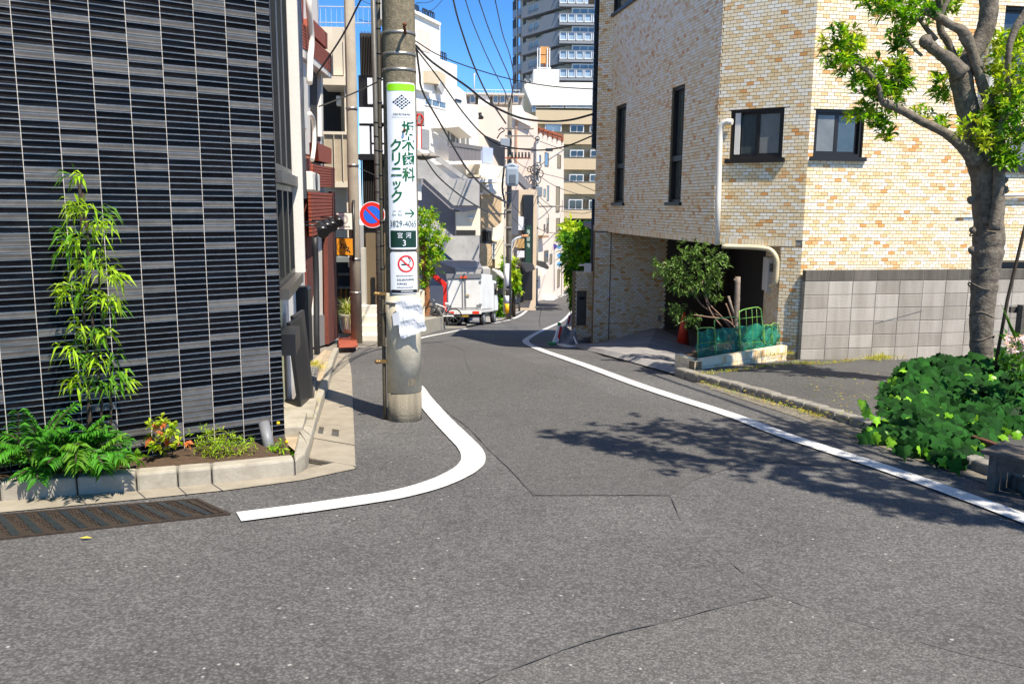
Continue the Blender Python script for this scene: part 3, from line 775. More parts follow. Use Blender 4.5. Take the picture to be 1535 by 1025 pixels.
mb = MB(); mb.wbox(WW, uw0+.05, WW.at(899, 500)[0]+.25, gz(18.4)-.3, WW.at(890, 508)[1], .01, .22); part('base_block', mb, M_concd, lw)
cand = main_cand
# choose the 300 tiles that show largest; each is an object of its own, the rest one field of tiles
sc_ = []
for i, (W_, a, b, c, d, mi, sn) in enumerate(cand):
    ctr = W_.pt((a+b)/2, (c+d)/2); p = proj(ctr)
    ok = sn and p and 0 < p[0] < 1535 and 0 < p[1] < 1025 and not (p[0] > 1355 and p[1] < 330) and not (p[0] > 1440)
    area = (b-a)*(d-c)*abs(W_.n.dot((Vector((0, 0, 0))-ctr).normalized()))/(p[2]**2) if p else 0
    sc_.append((area if ok else 0, i))
sc_.sort(reverse=True); top = set(i for _, i in sc_[:300]); tpro = {}
fld = MB()
for i, (W_, a, b, c, d, mi, sn) in enumerate(cand):
    if i in top:
        key = (id(W_), mi, round(b-a, 3), round(d-c, 3))
        if key not in tpro:
            t = MB(); w2, h2 = (b-a)/2, (d-c)/2; t.frame(Vector((0, 0, 0)), W_.u, W_.n, UP, -w2, w2, -.008, 0, -h2, h2); tpro[key] = t.mesh('brick_tile', M_tiles[mi])
        o = bpy.data.objects.new('brick_tile', tpro[key]); COL.objects.link(o); o.parent = hb; o.location = W_.pt((a+b)/2, (c+d)/2, rr.uniform(-.0005, .001))-hb.location
    else: 
        dj = ((i*7919) % 100)/100*.0014-.0006
        P = [W_.pt(x, z, y) for z in (c, d) for y in (-.008, dj) for x in (a, b)]
        fl = W_.u.cross(W_.n).z < 0
        fs = [(0, 2, 3, 1), (4, 5, 7, 6), (2, 6, 7, 3), (0, 4, 6, 2), (1, 3, 7, 5)]
        fld.add(P, [tuple(reversed(f)) for f in fs] if fl else fs, mi)
part('tile_field', fld, M_tiles, hb, kind='stuff')
# windows
M_curt = mat('curtain_grey', '6f716e', .3, var=.25, scale=3, spec=.9); M_curtd = mat('curtain_dark', '3f4746', .15, var=.3, scale=3, spec=.9)
M_fr2 = mat('frame_bronze', (.022, .019, .017), .4, .3)
def window(W, h, panes, sill=True, depth=.09, parent=None, t=.045, sl=.06):
    u0, u1, z0, z1 = h; f = MB()
    f.wbox(W, u0, u1, z0, z0+t, -depth-.03, -depth+.05); f.wbox(W, u0, u1, z1-t, z1, -depth-.03, -depth+.05)
    f.wbox(W, u0, u0+t, z0+t, z1-t, -depth-.03, -depth+.05); f.wbox(W, u1-t, u1, z0+t, z1-t, -depth-.03, -depth+.05)
    fo = part('window', f, M_fr2, parent or hb)
    lv = MB(); lv.wbox(W, u0-.001, u0+.002, z0, z1, -.15, -.0); 
    for (a, b, m, dd) in panes:
        ua_, ub_ = u0+t+(u1-u0-2*t)*a, u0+t+(u1-u0-2*t)*b
        s = MB(); k = .035
        s.wbox(W, ua_, ub_, z0+t, z0+t+k, -depth-.02+dd, -depth+dd); s.wbox(W, ua_, ub_, z1-t-k, z1-t, -depth-.02+dd, -depth+dd)
        s.wbox(W, ua_, ua_+k, z0+t+k, z1-t-k, -depth-.02+dd, -depth+dd); s.wbox(W, ub_-k, ub_, z0+t+k, z1-t-k, -depth-.02+dd, -depth+dd)
        part('sash', s, M_fr2, fo)
        g_ = MB(); g_.wbox(W, ua_+k, ub_-k, z0+t+k, z1-t-k, -depth-.016+dd, -depth-.008+dd); part('pane', g_, m, fo)
    if sill:
        s = MB(); s.wbox(W, u0-.05, u1+.05, z0-sl, z0-.002, -.08, .05); part('sill', s, M_fr2, fo)
    return fo
window(WM, hM, [(.5, 1, M_curtd, .0), (.0, .5, M_curt, .022)])
mb = MB(); mb.wbox(WM, hM[1]-.14, hM[1]-.06, hM[2]+.07, hM[3]-.05, -.055, -.04); part('louvre_edge', mb, M_white, hb)
window(WR, hR, [(.5, 1, M_curtd, .0), (.0, .5, M_curt, .022)])
window(WR, hR3, [(.5, 1, M_curtd, .0), (.0, .5, M_curt, .022)])
window(WR, hR2, [(0, 1, M_curtd, 0)], depth=.12); 
window(WL, hL1, [(0, 1, M_glassd, .0)]); window(WL, hL2, [(0, 1, M_glassd, .0)]); window(WL, hL3, [(0, .5, M_glassd, .0), (.5, 1, M_glassd, .02)])
for h_, f_ in ((hL1, .36), (hL2, .36)):
    mb = MB(); zz = h_[2]+(h_[3]-h_[2])*f_; mb.wbox(WL, h_[0]+.045, h_[1]-.045, zz, zz+.09, -.08, -.03); part('transom', mb, M_fr2, hb)
mb = MB(); mb.wbox(WR, hR4[0], hR4[1], hR4[2], hR4[3], -.14, -.1); part('vent_opening', mb, M_blackp, hb)
# pipes on the wall
M_pipe = mat('pipe_white', 'ddd8cc', .45, var=.05); M_pipe2 = mat('pipe_cream', 'c9bb98', .5, var=.08)
def onwall(W, pts, d): return [W.pt(*W.at(x, y, d), d) for x, y in pts]
pp = MB(); pp.tube(onwall(WM, [(1098, 183), (1090, 182.5), (1084, 185), (1080.5, 191), (1079, 205), (1078, 240), (1076.5, 300), (1074.5, 367)], .07), .045, 12)
single('drainpipe', pp, M_pipe, 'white pipe bending out of the wall beside the left window of the tiled house', 'pipe')
pp = MB(); yS = 13.2
pp.tube(smooth([V(1082, 369, 12.75), V(1110, 370, 12.7), V(1140, 371.5, 12.6), V(1155, 375, 12.55), V(1163.5, 386, 12.5), V(1165, 400, 12.5), V(1163.5, 419, 12.5), V(1160, 427, 12.55), V(1155, 428, 12.7)], 4), .036, 12)
single('air_conditioner_duct', pp, M_pipe2, 'cream duct running under the garage ceiling down to the air conditioner', 'pipe')
ac = MB(); a, b = V(1151.5, 386, 13.1), V(1171, 437, 13.1); ac.box(a.x, a.x+.62, 13.1, 13.36, b.z, a.z)
aco = single('air_conditioner', ac, mat('ac_white', 'c9c7c0', .5, var=.05), 'pale air conditioner unit hung inside the garage on the pillar', 'air conditioner'); bevel(aco, .015, 2)
g_ = MB(); 
for k in range(7): g_.box(a.x+.03, a.x+.11, 13.085, 13.099, a.z-.10-k*.02, a.z-.09-k*.02)
part('grille', g_, M_frame, aco)
g_ = MB(); g_.tube([Vector((a.x+.02, 13.2, b.z-.02)), Vector((a.x+.4, 13.2, b.z-.18))], .012, 6); g_.tube([Vector((a.x+.02, 13.2, b.z-.02)), Vector((a.x+.45, 13.2, b.z-.02))], .012, 6); part('bracket', g_, M_pipe, aco)
pp = MB(); pp.tube(onwall(WR, [(1490, -90), (1488.5, 0), (1486, 60), (1484, 110), (1481.5, 170), (1478, 280)], .09), .055, 12)
single('downpipe', pp, M_pipe, 'white downpipe on the tiled wall behind the tree', 'pipe')
pp = MB(); pp.tube(onwall(WR, [(1440, 318), (1456, 317), (1475, 317)], .06), .012, 6); pp.tube(onwall(WR, [(1500, 293), (1540, 292), (1600, 291)], .06), .03, 8)
single('wall_pipe', pp, M_pipe, 'thin horizontal pipe along the tiled wall behind the tree trunk', 'pipe')
# dark slatted screen and post beyond the far corner
sb = MB(); a = V(890, 70, 19.3); b = V(899, 305, 19.3)
zt_, zb_ = V(893, 60, 19.3).z, V(893, 222, 19.3).z
sb.box(V(889, 150, 19.3).x, V(900, 150, 19.3).x+.3, 19.33, 19.5, zb_, zt_+1.3)
z = zb_
scr = single('louvre_screen', sb, M_blackp, 'black slatted screen box at the far end of the tiled house', 'screen')
for k in range(26):
    s_ = MB(); s_.box(V(889, 150, 19.3).x-.01, V(900, 150, 19.3).x+.2, 19.29, 19.328, zb_+k*.115+.01, zb_+k*.115+.07); part('slat', s_, M_blackp, scr)
sb = MB(); sb.tube([V(890.5, 299, 19.4), Vector((V(890.5, 299, 19.4).x, 19.4, gz(19.4)))], .05, 8); sb.tube(smooth([V(893, 222, 19.4), V(897, 232, 19.4), V(899, 250, 19.4), V(896, 262, 19.4)], 4), .03, 6)
single('post', sb, M_blackp, 'black steel post standing behind the tiled gate wall', 'post')
lb = MB(); c = V(896.5, 258, 19.0); lb.blob(c, .075, 1, 1, 1.1, 12); lb.box(c.x-.07, c.x+.09, 18.95, 19.1, c.z-.2, c.z-.1); single('globe_lamp', lb, M_pipe, 'small white globe lamp at the far corner of the tiled house', 'lamp')
cm = MB(); c = V(881, 401, 18.8); cm.box(c.x-.07, c.x+.07, 18.7, 18.9, c.z-.1, c.z+.09); cm.tube([c+Vector((-.2, 0, .05)), c+Vector((0, 0, .05))], .025, 8); single('wall_box', cm, M_pipe, 'small white box on top of the tiled gate wall', 'box')

# ------------------------------------------------------------------ driveway, planter, fence hoops, cone
kA = [G(*p) for p in [(857, 519), (880, 525), (905, 531), (935, 539), (960, 546), (985, 553), (1012, 561), (1030, 566)]]
inn = [VZ(905, 516, -3.04+CAMZ), VZ(925, 507.5, -2.96+CAMZ), VZ(945, 500, -2.88+CAMZ), VZ(965, 494, -2.81+CAMZ), VZ(985, 489.5, -2.75+CAMZ), VZ(1012, 503, -2.75+CAMZ), VZ(1042, 519, -2.75+CAMZ), Vector((3.9, 14.6, -2.6+CAMZ))]
mb = MB(); vs = []
for a, b in zip(kA, inn):
    for t in (0, .04, .5, 1): q = a.lerp(b, t); vs.append(Vector((q.x, q.y, (a.z+(.0 if t == 0 else .065*(1-t)))*(1-t)+b.z*t)))
mb.add(vs, [(i*4+k, i*4+k+1, i*4+k+5, i*4+k+4) for i in range(len(kA)-1) for k in range(3)])
struct('driveway', mb, M_drive)
mb = MB(); mb.add([Vector((1.6, 19.2, zF-.28)), Vector((1.9, 18.5, zF-.28)), inn[0]-UP*.02, inn[4]-UP*.015, inn[6]-UP*.015, Vector((4.0, 13.6, zF-.005)), Vector((10, 13.6, zF)), Vector((10, 24, zF)), Vector((3.0, 24, zF))], [(0, 1, 2, 3, 8), (3, 4, 5, 6, 7, 8)])
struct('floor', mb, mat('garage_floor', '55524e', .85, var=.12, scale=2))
mb = MB(); e = (inn[6]-inn[4]).normalized(); mb.prism([inn[4]+UP*.002, inn[6]+UP*.002, inn[6]+e.cross(UP)*-.1+UP*.002, inn[4]+e.cross(UP)*-.1+UP*.002], UP*.006); struct('drain_channel', mb, M_seam)
# brick planter
pl = thing('planter', 'low cream brick-tiled planter at the foot of the garage pillar', 'planter', G(1041, 562))
pA = G(1041, 562); pD = G(1014, 555); pB = Vector((4.0, 12.02, 0))
zt0 = V(1042, 541, pA.y).z
WF = Wall(pA.x, pA.y, math.degrees(math.atan2(pB.x-pA.x, pB.y-pA.y)))
WE = Wall(pA.x, pA.y, math.degrees(math.atan2(pD.x-pA.x, pD.y-pA.y)))
LF, LE = (pB-pA).xy.length, (pD-pA).xy.length*1.0
LE = .55
main_cand = cand; cand = []
zb0 = gz(pA.y)-.1; th_ = .09
for W_, L_ in ((WF, LF), (WE, LE)):
    n = int(L_/.05)
    for i in range(n):
        a = i*L_/n+.0025; b = (i+1)*L_/n-.0025
        cand.append((W_, a, b, zt0-.097, zt0, None))
    k = 0; z = zt0-.103
    while z > zb0:
        n2 = int(L_/.1)+1
        for i in range(n2+1):
            a = max(0, i*.1-(k % 2)*.05+.0025); b = min(L_, i*.1-(k % 2)*.05+.0975)
            if b-a > .01: cand.append((W_, a, b, z-.045, z, None))
        z -= .05; k += 1
mb = MB(); mb.wbox(WF, .004, LF, zb0, zt0-.006, -.1, -.008); mb.wbox(WE, .004, LE, zb0, zt0-.006, -.1, -.008)
rb = WF.pt(LF, 0, -.0); 
part('mortar', mb, M_mort, pl)
cap_ = MB()
for W_, L_ in ((WF, LF), (WE, LE)):
    n = int(L_/.05)
    for i in range(n):
        cap_.wbox(W_, i*L_/n+.0025, (i+1)*L_/n-.0025, zt0-.01, zt0+.002, -.1, -.009, rr.choices(range(4), [80, 6, 12, 2])[0])
part('capping', cap_, M_tiles, pl, kind='stuff')
for (W_, a, b, c, d, _) in cand:
    t = MB(); t.wbox(W_, a, b, c, d, -.008, rr.uniform(-.0005, .001)); part('brick_tile', t, M_tiles[rr.choices(range(6), [78, 5, 12, 3, 2, 0])[0]], pl)
cand = main_cand
q1, q2, q3, q4 = WF.pt(.05, 0, -.09), WF.pt(LF, 0, -.09), WF.pt(LF, 0, -1.0), WE.pt(LE, 0, 0)+Vector((.05, .1, 0))
mb = MB(); mb.prism([Vector((q.x, q.y, zt0-.25)) for q in (q1, q2, q3, q4)], UP*.2); part('soil', mb, M_soil, pl)
# hoops and mesh
WH = WF.off(-.17)
M_hoop = mat('hoop_green', '3f8a4a', .35, var=.15, scale=10, col2='8cb24a')
hoops = [[(1046, 539), (1046, 497), (1047.5, 493), (1051, 491.5), (1066, 491), (1070, 493), (1071.5, 497), (1073, 538)],
         [(1073, 538), (1071, 486), (1072, 481), (1077, 477.5), (1100, 475), (1105, 477), (1107.5, 483), (1111, 536)],
         [(1111, 536), (1108, 472), (1110, 467), (1115, 464), (1134, 460.5), (1139, 463), (1141, 469), (1146.5, 530)],
         [(1147, 528), (1145, 492), (1146.5, 488), (1150, 487), (1155, 488), (1157, 493), (1159, 527)],
         [(1158, 527), (1155, 492), (1156.5, 487), (1161, 484), (1165, 486), (1167.5, 492), (1168, 526)]]
hl = ['leftmost low green garden hoop at the near end of the planter', 'second green garden hoop in the planter, a step higher', 'tallest green garden hoop in the planter, with bare grid above the mesh', 'narrow green garden hoop between the tallest hoop and the last one', 'last green garden hoop, next to the garage pillar']
for i, h in enumerate(hoops):
    mb = MB(); mb.tube(smooth(onwall(WH, h, -.012*i), 3), .008, 6)
    o = single('garden_hoop', mb, M_hoop, hl[i], 'garden hoop', 'green hoops of the planter fence')
    ys = [515] if i not in (1, 2) else [505, 518]
    m2 = MB(); x0, x1 = h[1][0], h[-2][0]
    if i == 2:
        for x in (1118, 1127, 1134): m2.tube(onwall(WH, [(x, 463), (x+3, 531)], -.012*i), .003, 5)
        m2.tube(onwall(WH, [(1108, 478), (1142, 474)], -.012*i), .004, 5)
    m2.tube(onwall(WH, [(x0, 515), (x1+2, 512)], -.012*i), .004, 5)
    part('crossbar', m2, M_hoop, o)
def net_mat():
    m = mat('green_net', '085443', .6, var=.5, scale=24, col2='138a6a')
    N = m.node_tree.nodes; L = m.node_tree.links; geo = N.new('ShaderNodeNewGeometry')
    sp = N.new('ShaderNodeSeparateXYZ'); L.new(geo.outputs['Position'], sp.inputs[0])
    n = N.new('ShaderNodeTexNoise'); n.inputs['Scale'].default_value = 9; L.new(geo.outputs['Position'], n.inputs['Vector'])
    mm_ = N.new('ShaderNodeMath'); mm_.operation = 'MULTIPLY_ADD'; L.new(n.outputs['Fac'], mm_.inputs[0]); mm_.inputs[1].default_value = .12; L.new(sp.outputs[2], mm_.inputs[2])
    s = N.new('ShaderNodeMath'); s.operation = 'MULTIPLY'; s.inputs[1].default_value = 420; L.new(mm_.outputs[0], s.inputs[0])
    si = N.new('ShaderNodeMath'); si.operation = 'SINE'; L.new(s.outputs[0], si.inputs[0])
    g = N.new('ShaderNodeMath'); g.operation = 'GREATER_THAN'; g.inputs[1].default_value = -.82; L.new(si.outputs[0], g.inputs[0])
    tr = N.new('ShaderNodeBsdfTransparent'); mx = N.new('ShaderNodeMixShader'); L.new(g.outputs[0], mx.inputs[0]); L.new(tr.outputs[0], mx.inputs[1]); L.new(N['Principled BSDF'].outputs[0], mx.inputs[2]); L.new(mx.outputs[0], N['Material Output'].inputs[0])
    return m
mb = MB(); top = [(1047, 497), (1060, 494), (1073, 493), (1085, 492), (1100, 491), (1108, 489), (1125, 487), (1141, 485), (1150, 489), (1158, 487), (1167, 490)]
top_ = smooth(onwall(WH, top, -.05), 4); vs = []
for k, p in enumerate(top_):
    for j in range(7):
        z = p.z+(zt0-.06-p.z)*j/6; q = p+WH.n*(.030*math.sin(k*.9+j*1.3)+.022*math.sin(k*2.3-j*.7)); vs.append(Vector((q.x, q.y, z)))
mb.add(vs, [(k*7+j, k*7+j+1, k*7+j+8, k*7+j+7) for k in range(len(top_)-1) for j in range(6)], smooth=True)
single('plastic_netting', mb, net_mat(), 'wrinkled dark green plastic netting stretched over the hoops', 'netting')
# cone inside the garage
cn = MB(); c = V(1024, 499, 16.4); c.z = zF; cn.box(c.x-.19, c.x+.19, 16.2, 16.58, zF, zF+.03)
cone = single('traffic_cone', cn, M_blackp, 'orange traffic cone standing in the shade of the garage behind the shrub', 'traffic cone')
cn = MB(); cn.tube([Vector((c.x, 16.39, zF+.03)), Vector((c.x, 16.39, zF+.7))], [.13, .035], 16); part('cone', cn, mat('cone_orange', 'd23a1c', .5), cone)
# ------------------------------------------------------------------ the near utility pole
M_pole = mat('pole_concrete', '8b8067', .9, var=.28, scale=26, bump=.8, bscale=90, col2='5c5546')
M_poleb = mat('pole_base', '8d8572', .9, var=.3, scale=9, bump=.8, bscale=50, col2='5e574a', streak=True)
M_sheet = mat('pole_sheet', 'cfc6b0', .6, var=.08, scale=6, bump=.2, bscale=30, col2='b0a78f')
M_band = mat('steel_band', 'a9a69f', .35, .8, var=.2)
M_rust = mat('rust', '6d3d22', .8, .2, var=.4, scale=40)
M_cable = mat('cable_black', (.015, .015, .016), .55)
pb = G(604, 633); PX, PYy = pb.x, pb.y+.15
def prad(z):                                                     # radius of the pole at height z
    return .157-.0035*(z-gz(PYy))
pt_ = lambda z: Vector((PX+(z-gz(PYy))*-.003, PYy, z))
pole = thing('utility_pole', 'concrete utility pole by the kerb carrying a tall white clinic sign', 'utility pole', Vector((PX, PYy, gz(PYy))))
zsh0 = V(604, 590, PYy-.15).z; zsh1 = V(604, 440, PYy-.15).z
mb = MB(); zz = [gz(PYy)-.1+i*.5 for i in range(16)]
mb.tube([pt_(z) for z in zz], [prad(z) for z in zz], 40); part('shaft', mb, M_pole, pole)
mb = MB(); mb.tube([pt_(gz(PYy)-.1), pt_(zsh0)], [prad(gz(PYy))+.004, prad(zsh0)+.004], 40); part('base', mb, M_poleb, pole)
mb = MB(); mb.tube([pt_(zsh0), pt_(zsh0+.6), pt_(zsh1)], [prad(zsh0)+.0065, prad(zsh0+.6)+.0065, prad(zsh1)+.0065], 40); shp = part('cover_sheet', mb, M_sheet, pole)
mb = MB()
for _ in range(46):
    a = R(rnd.uniform(-72, -38)); z = zsh0+rnd.uniform(.09, .14)+.0*a; r_ = prad(z)+.0075; w = rnd.uniform(.004, .010); h = rnd.uniform(.01, .05)
    c = pt_(z); f = lambda aa, z_: Vector((c.x+r_*math.cos(aa), c.y+r_*math.sin(aa), z_))
    da = w/r_; mb.add([f(a, z-h), f(a+da, z-h*rnd.uniform(.5, 1)), f(a+da, z+.01), f(a, z+.012)], [(0, 1, 2, 3)])
part('stain', mb, mat('glue_stain', '6a6353', .9, var=.3, scale=80), pole)
for py, m in [(47, M_band), (79, M_band), (103, M_band), (456, M_band), (30-70, M_band)]:
    z = V(604, py, PYy-.15).z; mb = MB(); r_ = prad(z)+.004
    mb.tube([pt_(z-.012), pt_(z+.012)], r_+(.006 if py > 400 else 0), 36, cap=True); part('band', mb, m, pole)
for px, py in [(607, 42), (588, 30-80), (605.5, 197)]:
    c = V(px, py, PYy-.15); e_ = .35 if py > 100 else 1; mb = MB(); mb.tube([c+Vector((0, .05, -.05*e_)), c+Vector((0, -.05*e_, .0)), c+Vector((.01, -.09*e_, .01*e_))], .012*(.6+.4*e_), 8); mb.blob(c+Vector((.01, -.09*e_, .01)), .018*(.55+.45*e_)); part('step_bolt', mb, M_rust, pole)
# conduit strapped to its left side
mb = MB(); cz = [gz(PYy)-.05, zsh0, zsh1, CAMZ+1.2, CAMZ+4]
xo = lambda z: pt_(z)+Vector((-prad(z)-.028, -.03, 0))
mb.tube([xo(z) for z in cz], .018, 10); part('conduit', mb, mat('conduit_brown', '4c4535', .6, var=.2, scale=30), pole)
for py in (441, 543):
    z = V(580, py, PYy-.1).z; mb = MB(); c = xo(z); mb.frame(c, Vector((1, 0, 0)), Vector((0, 1, 0)), UP, -.03, .09, -.035, -.02, -.015, .015); mb.tube([c+Vector((-.02, -.035, 0)), c+Vector((-.06, -.045, .0))], .016, 8); mb.blob(c+Vector((-.06, -.045, 0)), .022)
    part('clamp', mb, mat('brass_old', '8b6f43', .45, .6, var=.3), pole)
mb = MB()
for k in range(24):
    z = CAMZ-1.0+k*.21; c = xo(z); mb.tube([c+UP*-.008, c+UP*.008], .022, 8)
part('tie', mb, M_cable, pole, kind='stuff')
def glyphs(mb, w, x0, x1, y, h, n):
    """small print too fine to read in the photograph: a row of tiny strokes"""
    g = (x1-x0)/n
    for k in range(n):
        a = x0+g*k+g*.12; b = x0+g*(k+1)-g*.12
        for (u0, u1, v0, v1) in rnd.sample([(0, 1, -.5, -.32), (0, 1, .32, .5), (0, 1, -.09, .09), (0, .18, -.5, .5), (.82, 1, -.5, .5), (.41, .59, -.5, .5)], 4):
            mb.add([w(a+(b-a)*u, y+h*v) for u, v in ((u0, v0), (u1, v0), (u1, v1), (u0, v1))], [(0, 1, 2, 3)])
# ---- signs wrapped on the pole
def wrapper(zc, ext, ang0):
    def w(x, y):
        z = zc+y; r_ = prad(z)+ext; a = ang0+x/r_; c = pt_(z); return Vector((c.x+r_*math.cos(a), c.y+r_*math.sin(a), z))
    return w
A0 = R(-90)+math.atan2(PX, PYy)*-1+R(1.5)
A0 = math.atan2(-PYy, -PX)+R(6)
def plate(mb, zc, w, h, ext, th=.004, rad=.02, mi=0, x0=0, seg=18):
    """curved plate with rounded corners"""
    W_ = wrapper(zc, ext, A0); W2 = wrapper(zc, ext-th, A0); cols = []
    for i in range(seg+1):
        x = -w/2+w*i/seg; e = max(0, abs(x)-(w/2-rad)); yy = h/2-(rad-math.sqrt(max(0, rad*rad-e*e)))
        cols.append((x+x0, yy))
    # extra columns near the ends to round the corners
    xs = sorted(set([-w/2+rad*(1-math.cos(R(t))) for t in (0, 15, 30, 50, 70, 90)]+[w/2-rad*(1-math.cos(R(t))) for t in (0, 15, 30, 50, 70, 90)]+[-w/2+rad+(w-2*rad)*i/seg for i in range(seg+1)]))
    cols = []
    for x in xs:
        e = max(0, abs(x)-(w/2-rad)); cols.append((x+x0, h/2-(rad-math.sqrt(max(0, rad*rad-e*e)))))
    vs = []
    for x, yy in cols: vs += [W_(x, -yy), W_(x, yy), W2(x, -yy), W2(x, yy)]
    fs = []
    for i in range(len(cols)-1):
        a, b = i*4, i*4+4; fs += [(a, b, b+1, a+1), (a+3, b+3, b+2, a+2), (a+1, b+1, b+3, a+3), (a+2, b+2, b, a)]
    mb.add(vs, fs, mi); return mb
M_sw = mat('sign_white', 'e9edf0', .3, var=.02); M_sg = mat('sign_green', '0a5a2a', .4, var=.03); M_sl = mat('sign_lime', '8fd610', .35, var=.03)
M_sd = mat('sign_dark_green', '0d3323', .4, var=.05); M_sk = mat('sign_black', (.012, .012, .014), .4); M_sr = mat('sign_red', 'd32a22', .4, var=.03)
z1, z0 = V(602, 123, PYy-.17).z, V(602, 374, PYy-.17).z; zc = (z0+z1)/2; H = z1-z0; sW = .285
ppm = H/251.0                                                    # metres per photograph pixel on this sign
zpx = lambda py: zc+(248.5-py)*ppm
def curved(mb, w, q, n=8):
    vs = []
    for i in range(n+1):
        t = i/n; vs += [w(q[0][0]+(q[1][0]-q[0][0])*t, q[0][1]+(q[1][1]-q[0][1])*t), w(q[3][0]+(q[2][0]-q[3][0])*t, q[3][1]+(q[2][1]-q[3][1])*t)]
    mb.add(vs, [(2*i, 2*i+2, 2*i+3, 2*i+1) for i in range(n)])
sign = thing('clinic_sign', 'tall white sign with green characters and an arrow wrapped round the pole', 'sign', Vector((PX, PYy-.16, z0)))
mb = plate(MB(), zc, sW, H, .012, rad=.03); part('plate', mb, M_sw, sign)
def band(y0, y1, m, nm, ww=sW, ext=.0135, rad=.004, x0=0):
    a, b = zpx(y1), zpx(y0); mb = plate(MB(), (a+b)/2, ww, b-a, ext, .001, rad, x0=x0); return part(nm, mb, m, sign)
band(125, 135.5, M_sl, 'lime_band', sW-.008, rad=.02)
band(345, 371, M_sd, 'district_panel', sW-.03)
X = lambda px: (px-602)*ppm
def T(txt, px, py, size_px, m, nm, ext=.0155, squash=1, bold=.0, sgn=None, zf=None):
    w = wrapper((zf or zpx)(py), ext, A0); x0 = X(px)
    mb = text_mb(txt, size_px*ppm*1.18, None, None, None, wrap=lambda x, y: w(x+x0, y), squash=squash, bold=bold)
    return part(nm, mb, m, sgn or sign)
for i, ch in enumerate('坂木歯科'): T(ch, 612, [192, 215, 238, 261][i], 19, M_sg, 'character', bold=.0026)
for i, ch in enumerate('クリニック'): T(ch, 592, [218, 237.5, 257, 275, 294][i], [18, 19, 17, 15, 18][i], M_sg, 'character', bold=.0028)
T('ここ', 592, 318.5, 8, M_sg, 'lettering', bold=.0002); 
T('3829-4065', 602, 335, 11.5, mat('sign_grey', '2c4b40', .5), 'telephone_number', squash=.78)
mb = MB(); w = wrapper(zpx(318.5), .0145, A0)
for (xa, ya, xb, yb) in [(604, 0, 620, 0), (613, -6, 620.5, .6), (613, 6, 620.5, -.6)]:
    d = Vector((X(xb)-X(xa), (yb-ya)*ppm)); n = Vector((-d.y, d.x)).normalized()*.0058
    curved(mb, w, [(X(xa)-n.x, ya*ppm-n.y), (X(xb)-n.x, yb*ppm-n.y), (X(xb)+n.x, yb*ppm+n.y), (X(xa)+n.x, ya*ppm+n.y)])
part('arrow', mb, M_sg, sign)
T('宮', 596, 353, 8, M_sw, 'character', .0155); T('河', 609.5, 353, 8, M_sw, 'character', .0155); T('3', 602.5, 364.5, 11, M_sw, 'numeral', .0155)
w = wrapper(zpx(170), .0155, A0); mb = MB(); glyphs(mb, w, X(588), X(616), 0, 3.2*ppm, 13); glyphs(mb, w, X(586), X(618), -4.5*ppm, 1.2*ppm, 22); part('small_print', mb, M_sk, sign)
mb = MB(); w = wrapper(zpx(152), .0145, A0)                        # diamond emblem of woven pieces
for i in range(-2, 3):
    for j in range(-2, 3):
        cx, cy = (i+j)*3.1, (i-j)*2.35
        s_ = 1.55 if (i+j) % 2 == 0 else 1.2; rot = (i*3+j*5) % 4*.4
        pts = [(cx+1.5*s_*math.cos(rot+k*math.pi/2+.2), cy+1.05*s_*math.sin(rot+k*math.pi/2+.2)) for k in range(4)]
        mb.add([w(x*ppm, y*ppm) for x, y in pts], [(0, 1, 2, 3)])
part('emblem', mb, M_sk, sign)
# no-smoking notice
y1n, y0n = V(604, 378, PYy-.17).z, V(604, 441, PYy-.17).z
sn = thing('notice', 'white no-smoking notice on the pole just below the clinic sign', 'sign', Vector((PX, PYy-.16, y0n)))
zcn = (y0n+y1n)/2; hn = y1n-y0n; zpn = lambda py: zcn+(409.5-py)*hn/63.0
mb = plate(MB(), zcn, .272, hn, .012, rad=.025); part('plate', mb, M_sw, sn)
mb = plate(MB(), zpn(437), .265, 5*hn/63, .0135, .001, .012); part('black_strip', mb, M_sk, sn)
def ring(mb, w, cx, cy, r0, r1, n=40, a0=0, a1=360, ky=1):
    vs = []
    for k in range(n+1):
        a = R(a0+(a1-a0)*k/n); vs += [w(cx+r0*math.cos(a), cy+r0*math.sin(a)*ky), w(cx+r1*math.cos(a), cy+r1*math.sin(a)*ky)]
    return mb.add(vs, [(2*k, 2*k+1, 2*k+3, 2*k+2) for k in range(n)])
w = wrapper(zpn(395.5), .0148, A0); mb = MB(); ring(mb, w, X(605), 0, .062, .078); ang = R(-42)
curved(mb, w, [(X(605)+math.cos(ang)*a+math.sin(ang)*b, math.sin(ang)*a-math.cos(ang)*b) for a, b in [(-.064, -.007), (.064, -.007), (.064, .007), (-.064, .007)]])
part('prohibition_ring', mb, M_sr, sn)
w = wrapper(zpn(396), .0142, A0); mb = MB(); curved(mb, w, [(X(605)+a, b) for a, b in [(-.045, -.010), (.032, -.010), (.032, .003), (-.045, .003)]])
for q in range(7):
    a = q*.9; mb.add([w(X(605)+.03+x+.008*math.sin(a), .012+q*.008+y) for x, y in [(-.006, 0), (.006, 0), (.008, .006), (-.005, .007)]], [(0, 1, 2, 3)])
part('cigarette', mb, M_sk, sn)
for py, h_, nn, x0_, x1_ in [(413.5, 2.4, 15, 589, 617), (419.5, 3.4, 12, 590, 618), (425.5, 3.2, 8, 590, 606), (431, 2.2, 14, 590, 617)]:
    mb = MB(); glyphs(mb, wrapper(zpn(py), .0146, A0), X(x0_), X(x1_), 0, h_*ppm, nn); part('small_print', mb, M_sk, sn)
mb = MB(); glyphs(mb, wrapper(zpn(437), .0152, A0), X(596), X(616), 0, 2*ppm, 10); part('small_print', mb, M_sw, sn)
